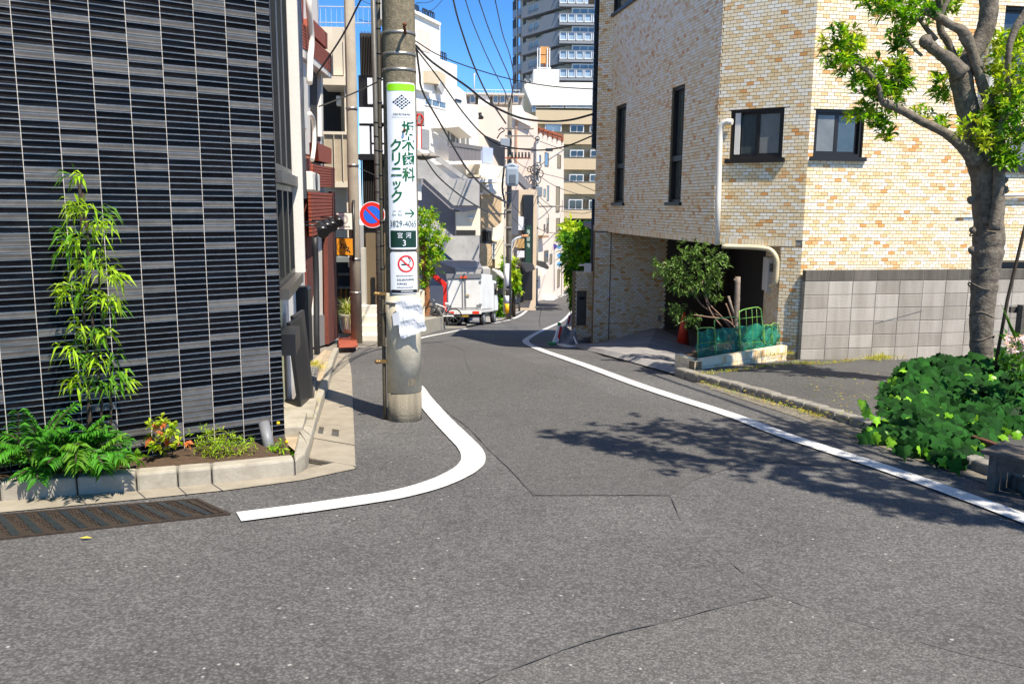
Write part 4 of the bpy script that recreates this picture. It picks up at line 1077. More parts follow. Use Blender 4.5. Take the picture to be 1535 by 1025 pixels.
# crumpled white sheet tied on the pole
mb = MB(); nx, ny = 13, 12; out = [(599, 450), (616, 447), (627, 444), (631, 452), (638, 462), (641, 488), (631, 497), (620, 503), (606, 506), (600, 508), (597, 495), (589, 477), (588, 472), (594, 468)]
quad = [V(592, 452, PYy-.205), V(630, 446, PYy-.20), V(640, 494, PYy-.20), V(600, 509, PYy-.205)]
vs = []
for j in range(ny):
    for i in range(nx):
        u, v = i/(nx-1), j/(ny-1); p = quad[0].lerp(quad[1], u).lerp(quad[3].lerp(quad[2], u), v)
        f = (math.sin(u*9+v*4)*.008+math.sin(v*13-u*5)*.007+math.sin(u*3+v*19)*.004)
        if i in (0, nx-1): p = p+Vector((rnd.uniform(-.010, .010), 0, 0))
        if j in (0, ny-1): p = p+Vector((0, 0, rnd.uniform(-.008, .008)))
        vs.append(p+Vector((0, f+rnd.uniform(-.002, .002), 0)))
mb.add(vs, [(j*nx+i, (j+1)*nx+i, (j+1)*nx+i+1, j*nx+i+1) for j in range(ny-1) for i in range(nx-1)])
M_paper = mat('paper_white', 'd9dbde', .55, var=.03)
pp = single('paper', mb, M_paper, 'crumpled white paper sheet tied round the pole below the no-smoking notice', 'paper')
mb = MB(); q = [V(588, 471, PYy-.2), V(598, 466, PYy-.22), V(600, 486, PYy-.21), V(590, 488, PYy-.2)]
mb.prism(q, Vector((0, -.012, 0))); part('torn_strip', mb, M_paper, pp)
mb = MB(); zt_s = V(604, 456, PYy-.2).z
mb.tube([pt_(zt_s+.02*math.sin(k*.9))+Vector((math.cos(k*math.pi/12), math.sin(k*math.pi/12), 0))*(prad(zt_s)+.016 if True else 0) for k in range(25)], .0035, 6); part('string', mb, M_paper, pp)

# ------------------------------------------------------------------ no-parking sign on its thin steel pole
Yn = 17.6; c = V(558, 322, Yn)
npole = thing('signpost', 'thin dark steel pole just left of the utility pole carrying the round sign', 'pole', Vector((V(569, 515, Yn).x, Yn, gz(Yn))))
mb = MB(); xn = V(569, 515, Yn).x
mb.tube([Vector((xn, Yn+.1, gz(Yn)-.1)), Vector((xn, Yn+.1, CAMZ+.0)), Vector((xn-.05, Yn+.1, CAMZ+9.5))], [.062, .058, .045], 14); part('post', mb, mat('steel_dark', '66645e', .5, .5, var=.2), npole)
for k in range(16):
    z = gz(Yn)+.4+k*.28; mb = MB(); mb.tube([Vector((xn, Yn+.1, z)), Vector((xn, Yn+.1, z+.02))], .067, 12); part('band', mb, M_cable, npole)
nps = thing('no_parking_sign', 'round blue no-parking sign with a red rim and diagonal bar', 'sign', c)
nv = Vector((.0, -1, 0)); M_sbl = mat('sign_blue', '2667d8', .35, var=.02)
r_ = 19.3*Yn/F
mb = MB(); mb.disc(c+Vector((0, .0, 0)), nv, r_, .012, 40); part('rim', mb, M_sw, nps)
mb = MB(); mb.disc(c+nv*.012, nv, r_*.95, .002, 40); part('red_ring', mb, M_sr, nps)
mb = MB(); mb.disc(c+nv*.014, nv, r_*.66, .003, 40); part('blue_field', mb, M_sbl, nps)
a = R(-45); dv = Vector((math.cos(a), 0, math.sin(a))); dn_ = Vector((-dv.z, 0, dv.x)); mb = MB(); mb.frame(c+nv*.014, dv, nv, dn_, -r_*.72, r_*.72, 0, .0045, -r_*.085, r_*.085); part('diagonal_bar', mb, M_sr, nps)
# ------------------------------------------------------------------ iron cover in the road
M_iron = mat('cast_iron', '463b31', .75, .3, var=.3, scale=25, bump=.5, bscale=60, col2='352c24'); M_ironb = mat('iron_worn', '42474c', .45, .6, var=.2, scale=14)
cv = thing('grating', 'long cast iron drain cover with studded stripes in the road at lower left', 'drain cover', G(170, 780))
c1, c2, c3, c4 = G(-175, 787), G(300, 749), G(346, 772), G(-175, 829)
c2 = G(296, 749); 
def Q(u, v, z): p = (c1.lerp(c2, u)).lerp(c4.lerp(c3, u), v); return Vector((p.x, p.y, gz(p.y)+z))
mb = MB()
mb.prism([Q(0, 0, -.02), Q(0, 1, -.02), Q(1, 1, -.02), Q(1, 0, -.02)], UP*.026); part('plate', mb, M_iron, cv)
mb = MB()
for u0, u1, v0, v1 in [(0, 1, 0, .05), (0, 1, .95, 1), (.985, 1, .05, .95), (.955, .97, .08, .92)]:
    mb.prism([Q(u0, v0, .006), Q(u0, v1, .006), Q(u1, v1, .006), Q(u1, v0, .006)], UP*.007)
part('rim', mb, M_iron, cv)
ns_ = 15
for k in range(ns_):
    ua = .005+k*.065; sh = .035
    mb = MB(); mb.prism([Q(ua, .07, .006), Q(ua+sh*.3, .93, .006), Q(ua+.024+sh*.3, .93, .006), Q(ua+.024, .07, .006)], UP*.007); part('worn_strip', mb, M_ironb, cv)
    mb = MB()
    for a_ in range(3):
        for b_ in range(7):
            if rnd.random() < .06: continue
            u = ua+.031+a_*.0095+b_*.04/7; v = .10+b_*.117
            uu = .0062
            mb.prism([Q(u, v, .006), Q(u, v+.07, .006), Q(u+uu, v+.07, .006), Q(u+uu, v, .006)], UP*.006)
    part('stud_row', mb, M_iron, cv)
# ------------------------------------------------------------------ bench at the right edge
M_wood = mat('weathered_wood', '6b6359', .85, var=.35, scale=14, bump=.6, bscale=60, col2='453f38')
bn = thing('bench', 'weathered dark wooden bench at the kerb beside the ivy', 'bench', G(1500, 722))
Wb0 = G(1487, 736); zt_b = V(1478, 672, Wb0.y+.05).z
dirb = (G(1535, 752)-G(1487, 730)); dirb.z = 0; dirb = Vector((.62, -.78, 0)).normalized(); nb = Vector((dirb.y, -dirb.x, 0))*-1
nb = Vector((.78, .62, 0))
o_ = V(1477, 676, Wb0.y); o_.z = zt_b
for k in range(3):
    mb = MB(); mb.frame(o_, dirb, nb, UP, -.03, 1.2, k*.115, k*.115+.107, -.03, 0); bevel(part('plank', mb, M_wood, bn), .005, 1)
for u in (.02, .95):
    mb = MB(); mb.frame(o_, dirb, nb, UP, u, u+.05, .02, .33, gz(Wb0.y)-zt_b-.03, -.031); part('leg', mb, M_wood, bn)
mb = MB(); mb.frame(o_, dirb, nb, UP, .071, .949, .03, .05, -.12, -.035); part('apron', mb, M_wood, bn)
pt2 = MB(); c = o_+dirb*.42+nb*.2; pt2.tube([Vector((c.x, c.y, zt_b+.002)), Vector((c.x, c.y, zt_b+.02))], .09, 20); pt2.tube([Vector((c.x, c.y, zt_b+.02)), Vector((c.x, c.y, zt_b+.14))], [.06, .085], 20)
single('flower_pot', pt2, mat('terracotta_dark', '4a3a34', .7, var=.2), 'small dark flower pot with saucer standing on the wooden bench', 'flower pot')
# grey plastic pipe standing in the plant bed at the corner
c = VZ(404, 668, gz(6.35)+.1); mb = MB(); mb.tube([V(405, 678, 6.25), V(396, 634, 6.38)], .043, 16, cap=True)
single('pipe_stub', mb, mat('pipe_grey', '77787a', .5, var=.1), 'grey plastic pipe stub leaning in the bed at the building corner', 'pipe')
# leaf on the road
mb = MB(); c = G(128, 806, .012); mb.add([c+Vector((-.035, 0, 0)), c+Vector((0, .012, .006)), c+Vector((.04, .0, .002)), c+Vector((0, -.012, .004))], [(0, 3, 2, 1)])
single('fallen_leaf', mb, mat('leaf_yellow', 'c9b53f', .6), 'single yellow fallen leaf on the asphalt below the drain cover', 'leaf')
# ------------------------------------------------------------------ vegetation
def leafmat(n, c, c2, tr=.35, rough=.55, isl=.45): return mat(n, c, rough, var=.2, scale=4, col2=c2, trans=tr, island=isl, spec=.22)
M_lf = leafmat('leaf_tree', '4f8416', '7fae1e', .4); M_lfy = leafmat('leaf_young', '8fb52a', 'b3b83c', .45); M_lfd = leafmat('leaf_dark', '2f5f16', '4c7d1d', .3)
M_bark = mat('bark', '83796a', .95, var=.45, scale=16, bump=1.0, bscale=42, col2='4a4238')
M_ivy = leafmat('leaf_ivy', '10360f', '215214', .10, .85); M_ivyl = leafmat('leaf_ivy_light', '6fa828', '8cc234', .35, .35)
M_bam = leafmat('leaf_bamboo', '82a81c', 'a9c433', .4); M_bamd = leafmat('leaf_bamboo_dark', '4b7d18', '669426', .35)
M_palm = leafmat('leaf_palm', '33721c', '4f8f24', .35, .5)
M_stem = mat('stem_dark', '3b3022', .8, var=.3, scale=20)
def whorl(mb, c, d, n, l, w, mi=0, spread=.95):
    """rosette of leaves at a twig's end"""
    d = Vector(d).normalized(); a = d.cross(Vector((.3, .2, .9))).normalized(); b = d.cross(a)
    C = []; D = []; Ls = []; Ws = []
    for i in range(n):
        th = 2*math.pi*(i+rnd.random()*.6)/n; s = spread*rnd.uniform(.35, 1.25)
        v = (d*(1.15-s*.6)+(a*math.cos(th)+b*math.sin(th))*s).normalized()
        C.append(Vector(c)+d*rnd.uniform(-.3, .3)*l); D.append(v); Ls.append(l*rnd.uniform(.7, 1.2)); Ws.append(w*rnd.uniform(.8, 1.2))
    leaves(mb, C, D, Ls, Ws, mi, .18, .22)
# ---- big pruned tree at the right
YT = 9.3
tree = thing('tree', 'gnarled pruned tree with thick grey trunk and light green leaf clusters, in the ivy bed', 'tree', Vector((V(1480, 560, YT).x, YT, gz(YT))))
def limb(pts, Y, name='limb', seg=14, wob=.06, smooth_n=5):
    """pts: (px, py, half width in px, depth offset)"""
    P = []; Rr = []
    for q in pts:
        y = Y+(q[3] if len(q) > 3 else 0); P.append(V(q[0], q[1], y)); Rr.append(.88*q[2]*y/F)
    S = smooth(P, smooth_n); n = len(P)-1; RR = []
    for i in range(len(S)):
        t = i/(len(S)-1)*n; k = min(int(t), n-1); f = t-k; RR.append((Rr[k]*(1-f)+Rr[k+1]*f)*(1+rnd.uniform(-wob, wob)))
    mb = MB(); mb.tube(S, RR, seg); return part(name, mb, M_bark, tree), S
p0 = gz(YT)
limb([(1476, 640, 25), (1474, 560, 20), (1472, 530, 18.5), (1471, 500, 18.5), (1472, 470, 19.5), (1475, 435, 21), (1477, 410, 22), (1480, 385, 24), (1482, 362, 24.5), (1482, 335, 23), (1481, 300, 24), (1480, 265, 25), (1472, 238, 26), (1462, 205, 20), (1452, 170, 17), (1445, 140, 17), (1440, 112, 18)], YT, 'trunk', 22, .05)
limb([(1490, 345, 9, -.15), (1496, 300, 9, -.12), (1498, 250, 9, -.1), (1500, 222, 9), (1494, 190, 8), (1484, 160, 8), (1470, 120, 8), (1458, 80, 8), (1447, 55, 10), (1440, 45, 8), (1425, 38, 6.5), (1405, 25, 7), (1382, 15, 5)], YT-.12)
limb([(1440, 112, 17), (1452, 90, 15), (1465, 70, 14), (1476, 48, 14), (1482, 20, 14), (1482, -10, 14), (1480, -60, 12), (1476, -160, 10)], YT, 'limb')
limb([(1440, 112, 16), (1425, 92, 12), (1408, 80, 9), (1395, 70, 9), (1386, 62, 10)], YT-.1)
limb([(1465, 245, 13), (1445, 222, 10), (1425, 205, 8), (1405, 193, 7), (1385, 184, 7), (1360, 170, 6.5), (1340, 160, 6.5), (1330, 156, 7), (1322, 152, 5), (1317, 130, 4), (1305, 112, 3.5), (1290, 98, 3), (1280, 92, 4)], YT-.15)
limb([(1460, 215, 7), (1455, 190, 6), (1448, 150, 5), (1436, 100, 5), (1420, 62, 6), (1410, 45, 6), (1408, 0, 6), (1406, -60, 5)], YT+.2)
limb([(1404, 60, 4), (1390, 45, 4), (1378, 30, 3), (1372, 28, 2.5)], YT)
limb([(1408, 30, 4), (1415, 12, 4), (1425, -8, 3.5), (1440, -60, 3)], YT-.05)
limb([(1490, 170, 5), (1484, 150, 4), (1478, 130, 3), (1470, 100, 2.5), (1466, 90, 2)], YT+.1)
limb([(1492, 210, 7), (1505, 175, 5), (1512, 130, 4.5), (1511, 100, 4.5), (1513, 70, 5), (1524, 40, 6), (1540, 15, 6), (1560, -30, 6)], YT-.3)
limb([(1484, 160, 6), (1493, 135, 6), (1498, 126, 5), (1510, 118, 3)], YT-.05)
limb([(1382, 84, 2.5), (1373, 76, 2.5), (1362, 62, 2), (1352, 58, 1.5)], YT-.1)
for (px, py, r_) in [(1456, 300, 6), (1457, 375, 6), (1458, 345, 5), (1506, 285, 6), (1506, 270, 5), (1388, 62, 9), (1446, 52, 7), (1480, 330, 7)]:
    mb = MB(); mb.blob(V(px, py, YT-.14), r_*YT/F, 1, 1, 1, 10, 0, .25); part('burl', mb, M_bark, tree)
for (py, w) in [(350, 24.5), (398, 22.5), (428, 21.5), (470, 19.5), (505, 18.5)]:
    mb = MB(); c = V(1478 if py < 420 else 1472, py, YT); r_ = w*.86*YT/F
    mb.tube([c+Vector((math.cos(t*math.pi/10)*r_*1.0, math.sin(t*math.pi/10)*r_, .03*math.sin(t*.7+py))) for t in range(21)], .008, 6); part('bark_ridge', mb, M_bark, tree)
# leaf clusters: (px, py, spread in px, number of rosettes, depth, young share)
cl = [(1262, 62, 30, 34, 0, .5), (1258, 85, 26, 22, -.1, .3), (1275, 105, 22, 14, 0, .2), (1322, 112, 34, 26, 0, .35), (1335, 128, 30, 22, .1, .3), (1300, 130, 24, 16, 0, .2), (1330, 150, 26, 18, 0, .1), (1290, 170, 20, 14, .1, .3), (1312, 180, 20, 16, 0, .1), (1325, 205, 12, 7, 0, .2),
      (1360, 120, 16, 8, .1, .4), (1345, 100, 18, 10, 0, .5), (1388, 172, 16, 8, 0, .4), (1415, 188, 10, 5, 0, .6),
      (1320, 8, 28, 22, 0, .3), (1350, 12, 30, 26, .1, .3), (1375, 25, 26, 20, 0, .2), (1300, 0, 14, 8, 0, .5), (1395, 0, 30, 22, .2, .4), (1345, 58, 20, 14, 0, .1), (1352, 72, 12, 7, .1, .1), (1425, 5, 22, 12, .3, .6),
      (1408, 128, 20, 12, .3, .4), (1425, 88, 14, 7, .4, .6), (1415, 145, 12, 6, .2, .3),
      (1462, 195, 24, 16, -.3, .75), (1490, 215, 20, 10, -.3, .8), (1515, 90, 30, 24, -.1, .9), (1500, 68, 20, 14, .1, .8), (1525, 130, 30, 30, -.2, .6), (1520, 165, 30, 30, -.3, .4), (1528, 195, 28, 28, -.3, .2), (1500, 150, 22, 14, -.2, .7), (1505, 235, 18, 14, -.3, .1), (1522, 240, 16, 10, -.3, .1), (1535, 60, 22, 18, 0, .8), (1490, 110, 12, 6, 0, .6), (1480, 180, 14, 8, -.2, .7)]
crown = MB(); twig = MB()
for (px, py, sp, n, dy, yg) in cl:
    for _ in range(int(n*1.7)):
        a = rnd.uniform(0, 2*math.pi); r_ = sp*math.sqrt(rnd.random()); yy = YT+dy+rnd.uniform(-1, 1)*sp*YT/F*.8
        c = V(px+r_*math.cos(a), py+r_*math.sin(a)*.8, yy); ctr = V(px, py+6, YT+dy)
        d = (c-ctr); d.z = abs(d.z)*.6+.06; d = d.normalized()+rvec()*.4
        whorl(crown, c, d, rnd.randint(7, 10), rnd.uniform(.075, .12), rnd.uniform(.026, .038), 1 if rnd.random() < yg else (2 if rnd.random() < .25 else 0))
        if rnd.random() < .3: twig.tube([ctr, ctr.lerp(c, .6)+rvec()*.03, c], [.006, .004, .003], 5)
part('crown', crown, [M_lf, M_lfy, M_lfd], tree, kind='stuff'); part('twigs', twig, M_bark, tree, kind='stuff')
# the crown above the frame, which throws the dappled shade on the road
up = MB(); upb = MB()
for (px, py, w, hh) in SHADE if 'SHADE' in globals() else []: pass
targets = [(905, 662, 40, 8), (950, 668, 50, 12), (985, 650, 50, 9), (1030, 640, 60, 9), (1060, 660, 70, 14), (1110, 650, 60, 12), (1020, 690, 60, 12), (1100, 690, 70, 14), (1150, 670, 60, 14), (1180, 700, 70, 14), (1230, 660, 50, 10), (1260, 700, 60, 12), (1240, 730, 50, 10), (1300, 720, 60, 12), (1340, 700, 50, 10), (1330, 755, 50, 9), (1390, 765, 50, 8), (1420, 740, 50, 10), (1290, 650, 40, 9), (1400, 710, 60, 11), (1450, 770, 40, 6), (1200, 640, 50, 8), (1150, 640, 50, 8), (870, 664, 20, 4), (1480, 745, 50, 9)]
for (px, py, wx, wy) in targets:
    g = G(px, py); hh = 4.9+.5*math.sin(px*.7); c = g+SUNV*(hh/SUNV.z)
    sc = g.y/F
    for _ in range(46):
        o_ = Vector((rnd.gauss(0, .5)*wx*sc, rnd.gauss(0, .5)*wy*g.y*g.y/(F*1.6), rnd.gauss(0, .35)))
        whorl(up, c+o_, rvec(.6), 8, .11, .034, 0 if rnd.random() < .6 else 1)
    if px == 1400: upb.tube(smooth([V(1493, -60, YT), Vector((4.2, 8.4, 5.6)), c.lerp(Vector((4.2, 8.4, 5.6)), .4)+UP*.2, c], 4), .03, 6)
part('crown', up, [M_lf, M_lfy], tree, kind='stuff'); part('branch', upb, M_bark, tree, kind='stuff')
# ---- ivy mound with big leaves
IV = [V(1300, 600, 8.6), V(1420, 590, 8.2), V(1500, 600, 7.6)]
ivy = thing('ivy', 'mound of broad glossy dark green ivy spilling over the kerb under the tree', 'ivy', Vector((5.0, 8.3, gz(8.3))))
plb = MB(); a = V(1400, 660, 6.75); b_ = V(1500, 700, 6.3)
W5 = Wall(*(G(1380, 668).xy), math.degrees(math.atan2(.62, -.78)))
pbx = MB(); e0 = G(1405, 675)+Vector((.16, .04, 0)); e1 = G(1500, 705)+Vector((.16, .04, 0)); e2 = (e1-e0).normalized(); e3 = Vector((-e2.y, e2.x, 0)); e3 = e3 if e3.x > 0 else -e3
pbx.prism([Vector((q.x, q.y, gz(e0.y)+.04)) for q in (e0, e1, e1+e3*.05, e0+e3*.05)], UP*.12)
single('planter_box', pbx, mat('timber_brown', '55301f', .8, var=.25, scale=8), 'brown timber edge of the ivy bed behind the kerb', 'planter')
def ivy_leaf(s):
    s *= 1.02
    out = [(0, 0), (.28, -.16), (.5, .05), (.34, .3), (.42, .55), (.15, .62), (0, 1.0), (-.15, .62), (-.42, .55), (-.34, .3), (-.5, .05), (-.28, -.16)]
    vs = [Vector((x*s, (y)*s, -abs(x)*s*.28-.22*s*max(0, y)**2)) for x, y in out]+[Vector((0, .35*s, .0))]
    return vs, [(12, (i) % 12, (i+1) % 12) for i in range(12)]
def outline_ivy(u):
    pass
lv = []
# surface of the mound as a soft dome seen from the camera
for i in range(1900):
    px = rnd.uniform(1296, 1600); 
    top = 622-(px-1286)*1.15 if px < 1360 else (538-(px-1360)*.12)
    top = max(top, 500 if px > 1440 else 520)
    bot = 640+(px-1296)*.36 if px < 1430 else 688-(px-1430)*.55; bot = max(bot, 645)+8
    v = rnd.random()**.9; py = top+(bot-top)*v
    yg_ = G(px, bot+4, .10).y; Y0 = yg_+.1+(9.2-yg_)*(1-v)**1.25
    lv.append((px, py, Y0+rnd.uniform(-.05, .45)*(1 if i % 3 else 2), v))
lv.sort(key=lambda t: t[2]); count = 0
im = [MB() for _ in range(3)]; imes = []
for k, (s_, m_) in enumerate([(.125, M_ivy), (.15, M_ivy), (.085, M_ivyl)]):
    v_, f_ = ivy_leaf(s_); t = MB(); t.add(v_, f_); imes.append((t.mesh('ivy_leaf', m_), v_, f_))
fieldI = MB()
def place_ivy(c, face, s_i, roll, obj):
    me, v_, f_ = imes[s_i]; n = Vector(face).normalized(); down = Vector((0, 0, -1))-n*(-n.z); down = (down+Vector((roll, 0, 0))*.9); down = (down-n*down.dot(n)).normalized(); sd = down.cross(n)
    M = Matrix((sd, down, n)).transposed()
    if obj:
        o = bpy.data.objects.new('ivy_leaf', me); COL.objects.link(o); o.parent = ivy; o.matrix_basis = Matrix.Translation(Vector(c)-ivy.location) @ M.to_4x4()
    else: fieldI.add([M @ q+Vector(c) for q in v_], f_, 0 if s_i < 2 else 1)
for (px, py, Y, v) in lv:
    c = V(px, py, Y); young = (rnd.random() < (.04 if px > 1345 else .35)) or (v > .93 and rnd.random() < .4)
    place_ivy(c, Vector((rnd.gauss(-.15, .55), -1+rnd.gauss(0, .35), .5+(1-v)*.6+rnd.gauss(0, .45))), 2 if young else rnd.choice([0, 0, 1]), rnd.gauss(0, .6), count < 290); count += 1
for (x0, y0, x1, y1) in [(1352, 640, 1338, 665), (1422, 640, 1426, 697), (1385, 650, 1378, 672), (1312, 625, 1290, 600), (1305, 640, 1325, 660)]:
    for k in range(6):
        t = k/5; p = V(x0+(x1-x0)*t+rnd.uniform(-5, 5), y0+(y1-y0)*t, 6.95); place_ivy(p, Vector((rnd.gauss(0, .3), -1, .6)), 2, rnd.gauss(0, .5), False)
part('foliage', fieldI, [M_ivy, M_ivyl], ivy, kind='stuff')
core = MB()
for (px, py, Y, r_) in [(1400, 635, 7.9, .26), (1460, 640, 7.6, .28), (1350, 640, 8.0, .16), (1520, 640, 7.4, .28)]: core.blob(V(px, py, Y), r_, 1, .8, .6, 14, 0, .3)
part('shaded_core', core, mat('foliage_shade', '16300f', .9, var=.4, scale=12), ivy)  # dark filler blobs, shade between the leaves put into their colour
# azalea by the ivy, with a cane and a timber rail
az = thing('flowering_shrub', 'pale pink flowers among green leaves at the right edge, beside the trunk', 'shrub', V(1525, 560, 7.6))
mb = MB()
for _ in range(22):
    c = V(rnd.uniform(1508, 1545), rnd.uniform(498, 530), 7.4+rnd.uniform(-.1, .2))
    for k in range(5):
        a = k*2*math.pi/5; d = Vector((math.cos(a), -.5, math.sin(a))); leaves(mb, [c], [d], [.04], [.03], 0, .0, .1)
part('flower', mb, leafmat('petal_pink', 'e9c4cf', 'f3dde2', .3), az, kind='stuff')
mb = MB()
for _ in range(34): whorl(mb, V(rnd.uniform(1502, 1560), rnd.uniform(500, 570), 7.6+rnd.uniform(-.2, .3)), rvec(.8), 6, .09, .035, 0)
for (x, y) in [(1500, 455), (1505, 470), (1512, 480)]: leaves(mb, [V(x+22, y+50, 7.4)], [V(x, y, 7.4)-V(x+22, y+50, 7.4)], [.36], [.03], 0, .0)
part('foliage', mb, [M_lfd], az, kind='stuff')
mb = MB(); mb.tube([V(1492, 548, 7.9), V(1510, 450, 7.9), V(1534, 350, 7.9), V(1537, 338, 7.9)], .016, 8); single('cane', mb, M_stem, 'dark cane leaning up from the ivy in front of the wall at the right edge', 'cane')
mb = MB(); a = V(1515, 470, 8.6); mb.box(a.x, a.x+1, 8.6, 8.64, V(1515, 469, 8.6).z, V(1515, 460, 8.6).z); q = V(1528, 470, 8.55); mb.box(q.x, q.x+.07, 8.5, 8.598, gz(8.5), V(1528, 458, 8.5).z)
single('wooden_rail', mb, M_wood, 'short dark wooden rail and post at the right edge before the block wall', 'rail')
# ---- tall shrub with drooping lance leaves against the tiled wall
tb = thing('bamboo_shrub', 'tall narrow shrub with drooping yellow-green lance leaves against the black tiled wall', 'shrub', VZ(140, 655, gz(5.6)+.1))
YB = 5.55
mb = MB()
for (pts, r_) in [([(128, 690), (133, 600), (128, 500), (118, 400), (122, 330), (118, 262)], .011), ([(150, 690), (152, 600), (142, 520), (136, 440), (132, 360), (124, 290)], .010), ([(165, 690), (166, 590), (160, 520), (150, 450), (150, 380)], .009), ([(134, 690), (136, 610)], .012)]:
    mb.tube(smooth([V(x, y, YB+.02*k) for k, (x, y) in enumerate(pts)], 4), r_, 7)
part('stems', mb, M_stem, tb)
for (px, py, n, sp) in [(105, 262, 3, 10), (122, 263, 2, 6), (108, 305, 8, 18), (125, 310, 9, 20), (148, 320, 7, 18), (160, 335, 6, 14), (100, 345, 8, 14), (115, 355, 8, 16), (140, 345, 8, 18), (95, 368, 5, 10), (110, 370, 6, 12),
                        (130, 380, 7, 18), (158, 380, 6, 14), (125, 400, 8, 18), (145, 400, 9, 18), (168, 408, 6, 14), (175, 412, 4, 8), (105, 430, 9, 16), (122, 440, 9, 20), (145, 445, 10, 20), (165, 450, 8, 14), (172, 460, 5, 8), (98, 440, 6, 10),
                        (118, 490, 8, 14), (138, 495, 10, 18), (155, 500, 7, 14), (108, 520, 8, 14), (125, 530, 9, 18), (148, 540, 8, 16), (172, 532, 4, 8), (120, 565, 8, 16), (145, 572, 9, 18), (180, 560, 8, 12), (190, 575, 5, 10), (108, 575, 5, 12), (165, 575, 5, 10)]:
    mb = MB(); C = []; D = []; Ls = []; Ws = []
    for _ in range(max(int(n*2.3), 9)):
        c = V(px+rnd.gauss(0, .38)*sp, py+rnd.gauss(0, .36)*sp, YB-.05+rnd.uniform(-.12, .08)); C.append(c)
        D.append(Vector((rnd.gauss((px-130)*.012, .75), rnd.gauss(-.35, .4), rnd.gauss(-.15, .5)))); Ls.append(rnd.uniform(.08, .13)); Ws.append(rnd.uniform(.014, .022))
    yg = rnd.random() < .6
    keep = 1
    leaves(mb, C, D, Ls, Ws, 0, .45, .3); part('leaf_spray', mb, M_bam if yg else M_bamd, tb, kind='stuff')
# ---- palm-like clump, yellow-green shrubs and weeds in the bed
bed = [VZ(-150, 735, gz(5.2)+.1), ]
mb = MB(); bp = [KF[0]+dn*.12, KF[-1]+dn*.12, WB.pt(0, 0, .002), WB.pt(3.9, 0, .002)]
vs = []; nx, ny = 60, 8
for j in range(ny+1):
    for i in range(nx+1):
        u, v = i/nx, j/ny; p = bp[0].lerp(bp[1], u).lerp(bp[3].lerp(bp[2], u), v); e = .03*math.sin(u*40)*math.sin(v*7+u*9)+rnd.uniform(-.008, .008)
        vs.append(Vector((p.x, p.y, gz(p.y)+.085+e*.6)))
mb.add(vs, [(j*(nx+1)+i, j*(nx+1)+i+1, (j+1)*(nx+1)+i+1, (j+1)*(nx+1)+i) for j in range(ny) for i in range(nx)], smooth=True)
struct('soil_bed', mb, M_soil)
palm = thing('palm_clump', 'dense clump of dark green feathery palm fronds in the bed at the left edge', 'plant', V(70, 700, 5.1))
def frond(c, d, L_, nl=13, ll=.105, m=M_palm):
    mb = MB(); pts = []; p = Vector(c); v = Vector(d).normalized()
    for k in range(9): pts.append(p.copy()); p = p+v*L_/8; v = (v+Vector((0, 0, -.16))).normalized()
    mb.tube(pts, [.004]*8+[.002], 5, 1); C = []; D = []; Ls = []; Ws = []
    for k in range(nl):
        t = .2+.8*k/(nl-1); i = min(int(t*8), 7); q = pts[i].lerp(pts[i+1], t*8-i); tn = (pts[i+1]-pts[i]).normalized(); sd = tn.cross(UP)
        sd = sd.normalized() if sd.length > .05 else Vector((1, 0, 0))
        for s in (-1, 1):
            C.append(q); D.append(tn*.75+sd*s+Vector((0, 0, -.1+rnd.uniform(-.15, .15)))); Ls.append(ll*(1-.45*abs(t-.45))*rnd.uniform(.85, 1.1)); Ws.append(.021)
    leaves(mb, C, D, Ls, Ws, 0, .35, .2); return part('frond', mb, [m, M_stem], palm)
for i in range(96):
    px = rnd.uniform(-40, 150); base = V(px, 695+rnd.uniform(-25, 18), 5.22+rnd.uniform(-.05, .25)); 
    d = Vector((rnd.gauss((px-60)*.009, .45), rnd.gauss(-.35, .45), rnd.uniform(.7, 1.5)))
    frond(base, d, rnd.uniform(.22, .36), m=M_palm if rnd.random() < .8 else M_bamd)
def bush(name, label, cat, spots, Y, m, l, w, n, sp, parent=None, stems=True):
    t = parent or thing(name, label, cat, V(spots[0][0], spots[0][1]+20, Y)); mb = MB(); sm = MB()
    for (px, py) in spots:
        for _ in range(n):
            c = V(px+rnd.gauss(0, .5)*sp, py+rnd.gauss(0, .45)*sp, Y+rnd.uniform(-.09, .09)); whorl(mb, c, rvec(.5), rnd.randint(4, 6), l*rnd.uniform(.7, 1.2), w, rnd.randint(0, len(m)-1) if isinstance(m, list) else 0)
        sm.tube([V(px, py, Y), V(spots[0][0]+(px-spots[0][0])*.4, spots[0][1]+45, Y)], .004, 5)
    part('foliage', mb, m, t, kind='stuff'); part('stems', sm, M_stem, t); return t
bush('shrub', 'small bright yellow-green shrub with a few red leaves in the middle of the bed', 'shrub', [(243, 655), (230, 640), (255, 645), (245, 632), (265, 660), (238, 668)], 5.85, [M_lfy, M_lfy, M_lfy, M_lf, leafmat('leaf_red', 'b8553a', 'c98a3a', .3)], .055, .032, 7, 16)
bush('feathery_shrub', 'feathery light green shrub in the bed next to the grey pipe stub', 'shrub', [(325, 665), (310, 650), (340, 655), (355, 668), (372, 672), (330, 680), (308, 672), (350, 685)], 6.0, [M_lfy, M_bam], .045, .007, 22, 17)
bush('broadleaf_weed', 'low weed with broad rounded green leaves at the front of the bed', 'weed', [(205, 690)], 5.55, [M_lf], .10, .05, 2, 6)
bush('weed', 'small weeds with a yellow flower at the corner end of the bed', 'weed', [(418, 672), (425, 665), (410, 676), (430, 680)], 6.15, [M_lf, M_bam], .05, .012, 6, 10)
bush('weed', 'sparse dry weeds in the soil between the palm clump and the tall shrub', 'weed', [(160, 700), (170, 690), (178, 705), (150, 705)], 5.45, [M_bamd, M_bam], .055, .010, 5, 12)
mb = MB()
for p in [(417, 634), (430, 662)]: mb.blob(V(*p, 6.1), .014)
